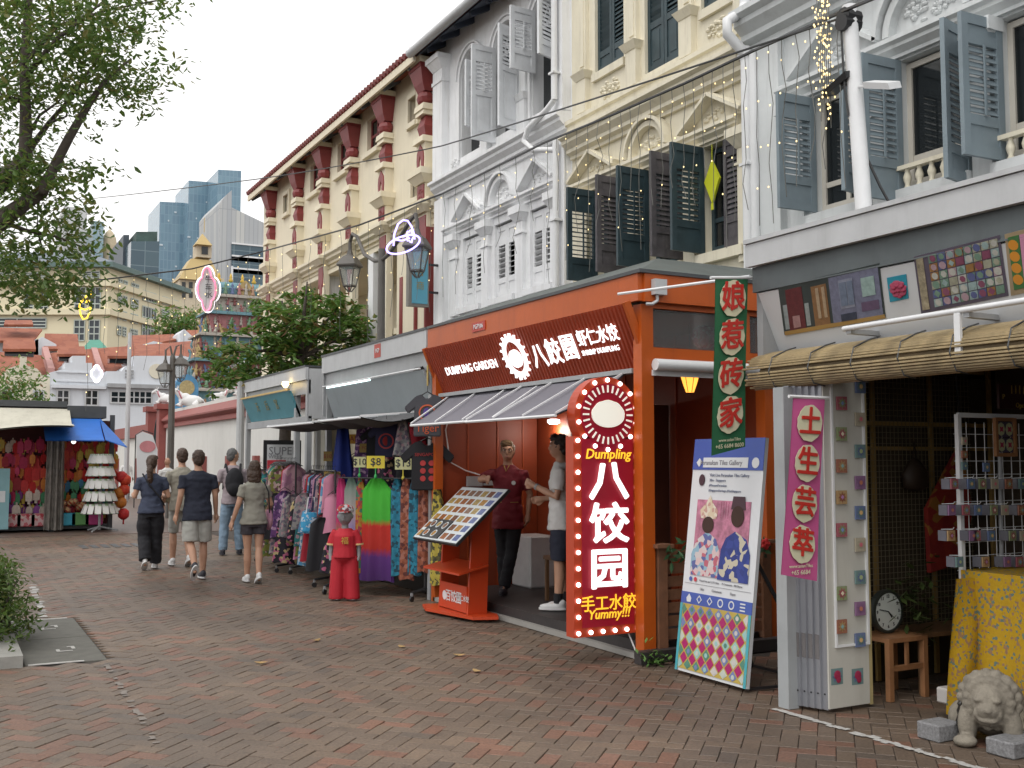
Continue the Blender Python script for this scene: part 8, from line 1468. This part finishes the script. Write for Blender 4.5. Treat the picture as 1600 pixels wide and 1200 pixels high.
# ------------------------------------------------------------------ people
skin_l = mat('skin_light', (.48, .27, .18), .55, v=.06, s=12); skin_t = mat('skin_tan', (.40, .215, .14), .55, v=.06, s=12); skin_d = mat('skin_dark', (.10, .05, .03), .55, v=.06)
hair_d = mat('hair_dark', (.022, .013, .010), .5, v=.3, s=40, b=.4, bs=90); hair_b = mat('hair_brown', (.055, .03, .018), .5, v=.3, s=40, b=.4, bs=90); hair_g = mat('hair_grey', (.10, .10, .10), .6, v=.3, s=40, b=.4, bs=90); hair_s = mat('hair_sandy', (.13, .075, .035), .5, v=.3, s=40, b=.4, bs=90)
sole_w = mat('shoe_white', (.66, .66, .66), .6, v=.04); sole_k = mat('shoe_dark', (.03, .03, .04), .6); eye_w = mat('eye_white', (.6, .58, .55), .3, v=0); eye_k = mat('eye_dark', (.01, .008, .006), .2, v=0); lip = mat('lip', (.34, .13, .11), .5, v=0)
def wrinkle(me, amp, sc=9.0):
    n_ = len(me.vertices); nr = [0.0]*(3*n_); co = [0.0]*(3*n_); me.vertices.foreach_get('co', co); me.vertex_normals.foreach_get('vector', nr)
    for i in range(n_):
        c = V(co[3*i:3*i+3]); q = mathutils.noise.noise(V((c.x*sc, c.y*sc, c.z*sc*1.7)))+.5*mathutils.noise.noise(V((c.x*sc*2.3, c.y*sc*2.3, c.z*sc*3.1))); c = c+V(nr[3*i:3*i+3])*amp*q; co[3*i:3*i+3] = c[:]
    me.vertices.foreach_set('co', co); me.update()
    return me
def person(label, pos, face, H, skin, shirt, pants, hair, shoe, arms, legs, pant_z=.06, pant_r=1.0, sleeve=.55, hem=.80, bulk=1.0, hip=1.0, hairkind='short', look=0, z0=0, group=None, lean=0, socks=None, cross=0):
    f = V((face[0], face[1], 0)).normalized(); r = V((f.y, -f.x, 0)); k = H/1.75; o = V((pos[0], pos[1], z0)); t = thing('person', label, 'person', tuple(o), group)
    P = lambda a, b, z: o+(r*a+f*(b+lean*z))*k+V((0, 0, z*k))
    def ring(m, rings, n=20):
        vs = []; fs = []
        for (a, b, z, rx, ry) in rings:
            for i in range(n): q = 2*pi*i/n; vs.append(P(a+rx*cos(q), b+ry*sin(q), z))
        for j in range(len(rings)-1):
            for i in range(n): fs.append((j*n+i, j*n+(i+1) % n, (j+1)*n+(i+1) % n, (j+1)*n+i))
        fs += [tuple(range(n))[::-1], tuple(range((len(rings)-1)*n, len(rings)*n))]; m.add(vs, fs)
    def limb(m, pts, rs, n=12): m.tube([P(*p) for p in pts], [q*k for q in rs], n)
    M3 = Matrix((r, f, V((0, 0, 1)))).transposed()
    ca, sa = cos(look), sin(look); hf = f*ca+r*sa; hr = V((hf.y, -hf.x, 0)); HM = Matrix((hr, hf, V((0, 0, 1)))).transposed(); hc = P(0, .02, 1.63)
    HP = lambda a, b, z: hc+(hr*a+hf*b)*k+V((0, 0, z*k))
    body = MB(); W = bulk
    ring(body, [(0, 0, .84, .14*hip, .10), (0, 0, .95, .15*hip, .105), (0, .01, 1.08, .125*W, .09), (0, .01, 1.25, .15*W, .10), (0, 0, 1.35, .150*W, .09), (0, 0, 1.43, .09, .065), (0, 0, 1.49, .055, .055)])
    limb(body, [(0, 0, 1.44), (0, .015, 1.56)], [.054, .05])
    body.ell(HP(0, 0, .005), (.074*k, .094*k, .115*k), 18, 12, HM); body.ell(HP(0, .03, -.055), (.055*k, .062*k, .06*k), 14, 9, HM)
    body.ell(HP(0, .10, -.015), (.012*k, .018*k, .026*k), 8, 6, HM); body.ell(HP(0, .088, .03), (.05*k, .012*k, .012*k), 10, 5, HM); body.ell(HP(0, .088, -.06), (.025*k, .014*k, .012*k), 8, 5, HM)
    for s in (-1, 1): body.ell(HP(s*.076, -.005, 0), (.011*k, .02*k, .03*k), 8, 6, HM)
    pl = []
    for s, (kx, kf, kz, ax, af, az, toe) in zip((-1, 1), legs):
        hp_ = (s*.085*hip, 0, .90); kn = (s*kx, kf, kz); an = (s*ax, af, az); pl.append((hp_, kn, an, toe)); limb(body, [hp_, ((hp_[0]+kn[0])/2, (hp_[1]+kn[1])/2+.01, (hp_[2]+kn[2])/2), kn, ((kn[0]*.6+an[0]*.4), (kn[1]*.6+an[1]*.4)-.012, (kn[2]*.6+an[2]*.4)), an], [.088, .074, .052, .055, .036]); d = V((0, cos(toe), sin(toe)))
        body.ell(P(an[0], an[1]+.05*cos(toe), an[2]-.035+.05*sin(toe)), (.035*k, .09*k, .03*k), 10, 6, M3)
    hands = []
    for s, (e, w, curl) in zip((-1, 1), arms):
        sh = (s*.172*W, 0, 1.37); el = (s*e[0], e[1], e[2]); wr = (s*w[0], w[1], w[2]); limb(body, [(s*.10, 0, 1.36), sh, ((sh[0]+el[0])/2, (sh[1]+el[1])/2, (sh[2]+el[2])/2), el, ((el[0]+wr[0])/2, (el[1]+wr[1])/2, (el[2]+wr[2])/2), wr], [.045, .045, .044, .039, .036, .026])
        E_, W_ = V(el), V(wr); d = (W_-E_).normalized(); ref = V((1, 0, 0)) if abs(d.x) < .8 else V((0, 1, 0)); pn = (ref-d*ref.dot(d)).normalized(); ps = d.cross(pn); c = W_+d*.05
        limb(body, [tuple(W_), tuple(W_+d*.03), tuple(W_+d*.085)], [.027, .036, .034], 10)
        for i in range(4):
            off = ps*((i-1.5)*.021); L = (.062, .074, .07, .054)[i]; b0 = W_+d*.08+off; b1 = b0+d*L*.5-pn*s*curl*L*.25; b2 = b1+d*L*.45*(1-curl*.4)-pn*s*curl*L*.5; limb(body, [tuple(b0), tuple(b1), tuple(b2)], [.0105, .010, .008], 7)
        b0 = W_+d*.025+ps*.032*(1 if f.y > -2 else -1); limb(body, [tuple(b0), tuple(b0+d*.035+ps*.022), tuple(b0+d*.06+ps*.022-pn*s*.012)], [.014, .012, .009], 7)
    me = remeshed(body, 'body', skin, .0095, 2, t); link(bpy.data.objects.new('body', me), t)
    m = MB()   # upper garment
    ring(m, [(0, -.005, hem, .185*hip, .148), (0, -.005, hem+.02, .186*hip, .148), (0, 0, .97, .172*(hip+W)/2, .132), (0, .01, 1.1, .150*W, .115), (0, .01, 1.26, .172*W, .12), (0, 0, 1.36, .180*W, .112), (0, 0, 1.42, .145*W, .095), (0, 0, 1.455, .10, .08), (0, 0, 1.475, .075, .07)], 24)
    for s, (e, w, curl) in zip((-1, 1), arms):
        sh = V((s*.172*W, 0, 1.375)); el = V((s*e[0], e[1], e[2])); wr = V((s*w[0], w[1], w[2])); q = sleeve; end = sh.lerp(el, min(1, q)) if q <= 1 else el.lerp(wr, q-1); pts = [(s*.11, 0, 1.37), (s*.172*W, 0, 1.375)]+([tuple(el)] if q > 1 else [])+[tuple(end)]; limb(m, pts, [.062, .064]+([.052] if q > 1 else [])+[.062 if q <= 1 else .042])
    me = wrinkle(remeshed(m, 'shirt', shirt, .011, 3, t), .011); link(bpy.data.objects.new('shirt', me), t)
    m = MB(); ring(m, [(0, 0, .80, .168*hip, .118), (0, 0, .90, .165*hip, .118), (0, 0, max(hem+.06, 1.0), .15*hip, .11)], 22)
    for (hp_, kn, an, toe) in pl:
        Hh, K_, A_ = V(hp_), V(kn), V(an)
        if pant_z > kn[2]: tt = (Hh.z-pant_z)/(Hh.z-K_.z); pts, rs = [Hh, Hh.lerp(K_, tt*.5), Hh.lerp(K_, tt)], [.09, .094*pant_r, .092*pant_r]
        else: tt = min(1, (K_.z-pant_z)/max(.05, K_.z-A_.z)); pts, rs = [Hh, Hh.lerp(K_, .5), K_, K_.lerp(A_, tt*.6), K_.lerp(A_, tt)], [.09, .088*pant_r, .072*pant_r, .070*pant_r, .066*pant_r]
        limb(m, [tuple(p) for p in pts], rs, 14)
    me = wrinkle(remeshed(m, 'trousers', pants, .011, 3, t), .008); link(bpy.data.objects.new('trousers', me), t)
    for (hp_, kn, an, toe) in pl:
        q = toe; RM = Matrix((r, f*cos(q)+V((0, 0, sin(q))), V((0, 0, cos(q)))-f*sin(q))).transposed(); c = P(an[0], an[1], an[2]-.03); m = MB(); m.ell(c+RM @ V((0, .055*k, -.012*k)), (.045*k, .135*k, .035*k), 14, 8, RM); m.ell(c+RM @ V((0, -.02*k, .02*k)), (.042*k, .06*k, .05*k), 12, 8, RM); so = link(bpy.data.objects.new('shoe', remeshed(m, 'shoe', shoe[0], .009, 2, t)), t)
        m = MB(); cc = c+RM @ V((0, .055*k, -.042*k)); pts = [cc+RM @ V((.047*k*cos(2*pi*i/20), .138*k*sin(2*pi*i/20), 0)) for i in range(20)]; m.prism(pts, RM @ V((0, 0, .02*k))); m.build('sole', shoe[1], so)
        if socks: m = MB(); m.tube([P(an[0], an[1], an[2]-.01), P(an[0], an[1]-.004, an[2]+.09)], [.043*k, .047*k], 12); m.build('sock', socks, t)
    for s in (-1, 1):
        e_ = MB().ell(HP(s*.031, .082, .012), (.013*k, .009*k, .009*k), 8, 6, HM).build('eye', eye_w, t, smooth=True); MB().ell(HP(s*.031, .0905, .012), (.006*k, .004*k, .006*k), 8, 6, HM).build('iris', eye_k, e_)
        if hair: MB().ell(HP(s*.032, .089, .033), (.019*k, .006*k, .004*k), 8, 5, HM).build('eyebrow', hair, t)
    MB().ell(HP(0, .098, -.062), (.022*k, .006*k, .006*k), 8, 5, HM).build('mouth', lip, t)
    if hair:
        m = MB(); m.ell(HP(0, -.022, .028), (.086*k, .092*k, .104*k), 18, 12, HM); m.ell(HP(0, -.05, -.02), (.074*k, .06*k, .075*k), 14, 9, HM)
        if hairkind != 'crop': m.ell(HP(.01, .045, .088), (.072*k, .055*k, .045*k), 14, 8, HM)
        if hairkind == 'tail': m.ell(HP(0, -.10, -.0), (.05*k, .05*k, .06*k), 12, 8, HM); m.tube([HP(0, -.10, 0), HP(.0, -.135, -.12), HP(.01, -.125, -.26), HP(.01, -.11, -.33)], [.042*k, .05*k, .04*k, .015*k], 10)
        if hairkind == 'bob':
            m.ell(HP(0, -.05, -.08), (.098*k, .075*k, .10*k), 16, 9, HM); m.ell(HP(0, -.06, -.15), (.095*k, .06*k, .07*k), 14, 8, HM)
            for s in (-1, 1): m.ell(HP(s*.075, .0, -.07), (.03*k, .05*k, .11*k), 10, 8, HM)
        link(bpy.data.objects.new('hair', wrinkle(remeshed(m, 'hair', hair, .007, 1, t), .008, 34)), t)
    t['x'] = 0; del t['x']
    return t, P, HP
down = lambda s=.26, fw=0: ((.235, -.03+fw, 1.13), (s, .03+fw*2, .88), .6)
navy_c = mat('navy_jersey', (.020, .024, .042), .85, v=.15, s=6, b=1, bs=9); slate_c = mat('slate_blue_top', (.040, .050, .085), .85, v=.15, s=6, b=1, bs=9); black_c = mat('black_trousers', (.012, .012, .016), .85, v=.2, s=6, b=.9, bs=10); greyt = mat('sage_grey_jersey', (.26, .25, .21), .85, v=.12, s=6, b=1, bs=9); shortg = mat('pale_grey_shorts', (.40, .40, .37), .85, v=.12, s=6, b=1, bs=9); chshort = mat('charcoal_shorts', (.045, .04, .048), .85, v=.15, b=.9, bs=10); jeans = mat('light_denim', (.19, .27, .36), .85, v=.2, s=8, b=.4, bs=18); mauve = mat('mauve_shirt', (.30, .25, .27), .85, v=.1, b=.9, bs=10); beige_c = mat('beige_shirt', (.30, .28, .23), .85, v=.1, b=.9, bs=10); whitet = mat('white_jersey', (.66, .66, .65), .85, v=.05, b=1, bs=9); olive = mat('olive_shorts', (.17, .14, .09), .85, v=.1); chefr = mat('chef_red', (.17, .008, .018), .75, v=.1, s=6, b=1, bs=9)
AW = (-.02, 1)
t, P, HP = person('woman in slate top and wide black trousers walking away, with long ponytail', (2.80, 16.7), (.05, 1), 1.71, skin_l, slate_c, black_c, hair_b, (sole_w, sole_w), [((.25, .0, 1.12), (.24, .22, 1.14), .8), ((.25, .0, 1.12), (.22, .22, 1.12), .8)], [(.09, .03, .50, .09, -.16, .16, -.6), (.09, .07, .50, .09, .10, .09, 0)], pant_r=1.35, hem=.86, hip=1.12, bulk=1.0, hairkind='tail', look=.35, sleeve=.6)
m = MB(); m.tube([P(-.14, -.02, 1.47), P(-.05, -.135, 1.30), P(.10, -.14, 1.12), P(.19, -.05, .98)], .012, 6); m.build('bag_strap', black_c, t)
person('man in navy T-shirt and pale grey shorts walking away, one heel lifted', (3.12, 14.95), AW, 1.78, skin_l, navy_c, shortg, hair_b, (sole_k, sole_w), [down(.27), down(.27, .03)], [(.09, -.02, .50, .09, -.30, .22, -.9), (.10, .06, .50, .10, .06, .09, 0)], pant_z=.52, pant_r=1.18, hem=.80, bulk=1.14, hip=1.10, hairkind='crop', sleeve=.62)
person('man in beige shirt half hidden behind the man in navy', (3.30, 17.0), AW, 1.82, skin_l, beige_c, shortg, hair_b, (sole_w, sole_w), [down(.25, .05), down()], [(.09, .10, .50, .09, .10, .09, 0), (.09, .0, .50, .09, -.18, .14, -.5)], pant_z=.5, hem=.82, sleeve=.6, hairkind='short')
person('bald man in white T-shirt and olive shorts further down the street', (at(262, 718, Y=29.3).x, 29.3), (-.1, 1), 1.70, skin_t, whitet, olive, None, (sole_w, sole_w), [down(), down()], [(.09, .05, .50, .09, .08, .09, 0), (.09, .0, .50, .09, -.12, .12, -.4)], pant_z=.52, hem=.80, sleeve=.6, bulk=1.05)
t, P, HP = person('man with black backpack, mauve shirt and light jeans looking to the right', (4.45, 18.5), (.1, 1), 1.84, skin_l, mauve, jeans, hair_g, (sole_k, sole_k), [((.25, .02, 1.13), (.22, .22, 1.08), .7), ((.25, .02, 1.13), (.22, .22, 1.08), .7)], [(.12, .02, .5, .14, .0, .09, 0), (.10, .03, .5, .14, .04, .09, 0)], hem=.84, hairkind='crop', look=1.1, pant_r=1.08, sleeve=.7)
m = MB(); m.ell(P(0, -.20, 1.20), (.16, .11, .25), 14, 10); m.ell(P(0, -.25, 1.10), (.13, .08, .14), 12, 8); link(bpy.data.objects.new('backpack', remeshed(m, 'backpack', black_c, .012, 2, t)), t)
for s in (-1, 1): m = MB(); m.tube([P(s*.10, -.13, 1.36), P(s*.12, -.02, 1.49), P(s*.13, .12, 1.34), P(s*.15, .0, 1.08)], .02, 6); m.build('backpack_strap', black_c, t)
t, P, HP = person('woman in sage grey T-shirt and dark shorts walking beside the dress rack', (3.72, 14.25), (.0, 1), 1.63, skin_l, greyt, chshort, hair_b, (sole_w, sole_w), [down(.30), ((.25, .02, 1.12), (.25, .20, 1.02), .8)], [(.075, .04, .50, .06, .10, .09, 0), (.075, -.01, .50, .05, -.14, .12, -.5)], pant_z=.70, pant_r=1.08, hem=.84, hip=1.12, bulk=.94, hairkind='bob', sleeve=.6, look=.15)
m = MB(); m.tube([P(.13, -.02, 1.46), P(.18, -.11, 1.3), P(.22, -.03, 1.0)], .009, 6); m.build('bag_strap', black_c, t); m = MB(); m.ell(P(.25, .12, .90), (.05, .12, .15), 12, 8); m.build('shoulder_bag', FL[2], t, smooth=True)
q_ = at(198, 718, Y=47); person('man in white long-sleeved shirt far off by the temple wall facing the camera', (q_.x, 47), (.0, -1), 1.72, skin_d, whitet, mat('dark_brown_trousers', (.05, .03, .025), .85), hair_d, (sole_k, sole_k), [down(), ((.25, .02, 1.12), (.18, .18, 1.02), .6)], [(.09, .02, .5, .09, .02, .09, 0), (.09, .02, .5, .09, .02, .09, 0)], hem=.84, sleeve=1.9)
# staff in the dumpling stall
tgt = at(757, 757, X=5.12); cpos = (5.66, 10.62); cf = V((-.62, -.78, 0)).normalized(); cr = V((cf.y, -cf.x, 0)); rel = V((tgt.x-cpos[0], tgt.y-cpos[1], 0)); kk = 1.72/1.75; wa, wb = rel.dot(cr)/kk, rel.dot(cf)/kk; wz = (tgt.z-.14+.03)/kk
wr = V((wa, wb, wz)); shd = V((.19, 0, 1.40)); rd = (wr-shd); wr = shd+rd*min(1, .56/rd.length); el = shd.lerp(wr, .5)+V((.10, -.02, -.05))
t, P, HP = person('stall man in dark red shirt and glasses leaning a hand on the menu stand', cpos, (cf.x, cf.y), 1.72, skin_t, chefr, black_c, hair_s, (sole_k, sole_k), [((.25, -.06, 1.14), (.23, -.02, .90), .6), (tuple(el), tuple(wr), .3)], [(.06, .05, .50, -.02, .12, .09, 0), (.06, .0, .50, .05, -.03, .09, 0)], hem=.74, sleeve=.75, bulk=1.02, look=-.1, z0=.14)
for s in (-1, 1):
    o1, i1 = [HP(s*.033+.026*cos(2*pi*i/16), .098, .008+.02*sin(2*pi*i/16)) for i in range(16)], None; m = MB(); m.tube(o1+[o1[0]], .0022, 5, cap=False); m.build('glasses_rim', black_metal, t); m = MB(); m.tube([HP(s*.058, .098, .012), HP(s*.078, .0, .012)], .002, 5); m.build('glasses_temple', black_metal, t)
m = MB(); m.tube([P(-.03, .075, 1.47), P(0, .115, 1.40), P(.03, .075, 1.47)], .006, 6); m.build('collar_trim', mat('collar_gold', (.4, .26, .06), .6), t); m = MB(); c = P(-.09, .125, 1.27); m.prism(disc_pts(c, .024, -cr, ZU, 14), cf*.006); m.build('chest_badge', whitet, t); m = MB(); m.tube([P(.05, .123, 1.05), P(.14, .10, 1.05)], .004, 5); m.build('pocket_trim', MATS['collar_gold'], t); m = MB(); m.tube([P(-.05, .123, 1.05), P(-.14, .10, 1.05)], .004, 5); m.build('pocket_trim', MATS['collar_gold'], t)
t, P, HP = person('young man in white T-shirt and navy shorts standing in profile in the dumpling stall', (5.53, 9.22), (-.80, .60), 1.76, skin_l, whitet, navy_c, hair_d, (sole_w, sole_w), [((.23, .02, 1.13), (.12, .26, 1.24), .9), ((.23, .02, 1.13), (.20, .20, 1.10), .8)], [(.09, .02, .5, .09, .03, .09, 0), (.09, .02, .5, .09, -.03, .09, 0)], pant_z=.50, pant_r=1.2, hem=.80, sleeve=.72, bulk=1.06, hip=1.05, look=.05, z0=.14, socks=black_c, hairkind='short')
m = MB(); a_, b_ = V((-.23, .02, 1.13)), V((-.12, .26, 1.24)); c_ = a_.lerp(b_, .9); m.tube([P(*(c_-(b_-a_)*.04)), P(*(c_+(b_-a_)*.04))], .034, 12); m.build('wristwatch', grey_metal, t)
bpy.data.scenes.remove(TS)
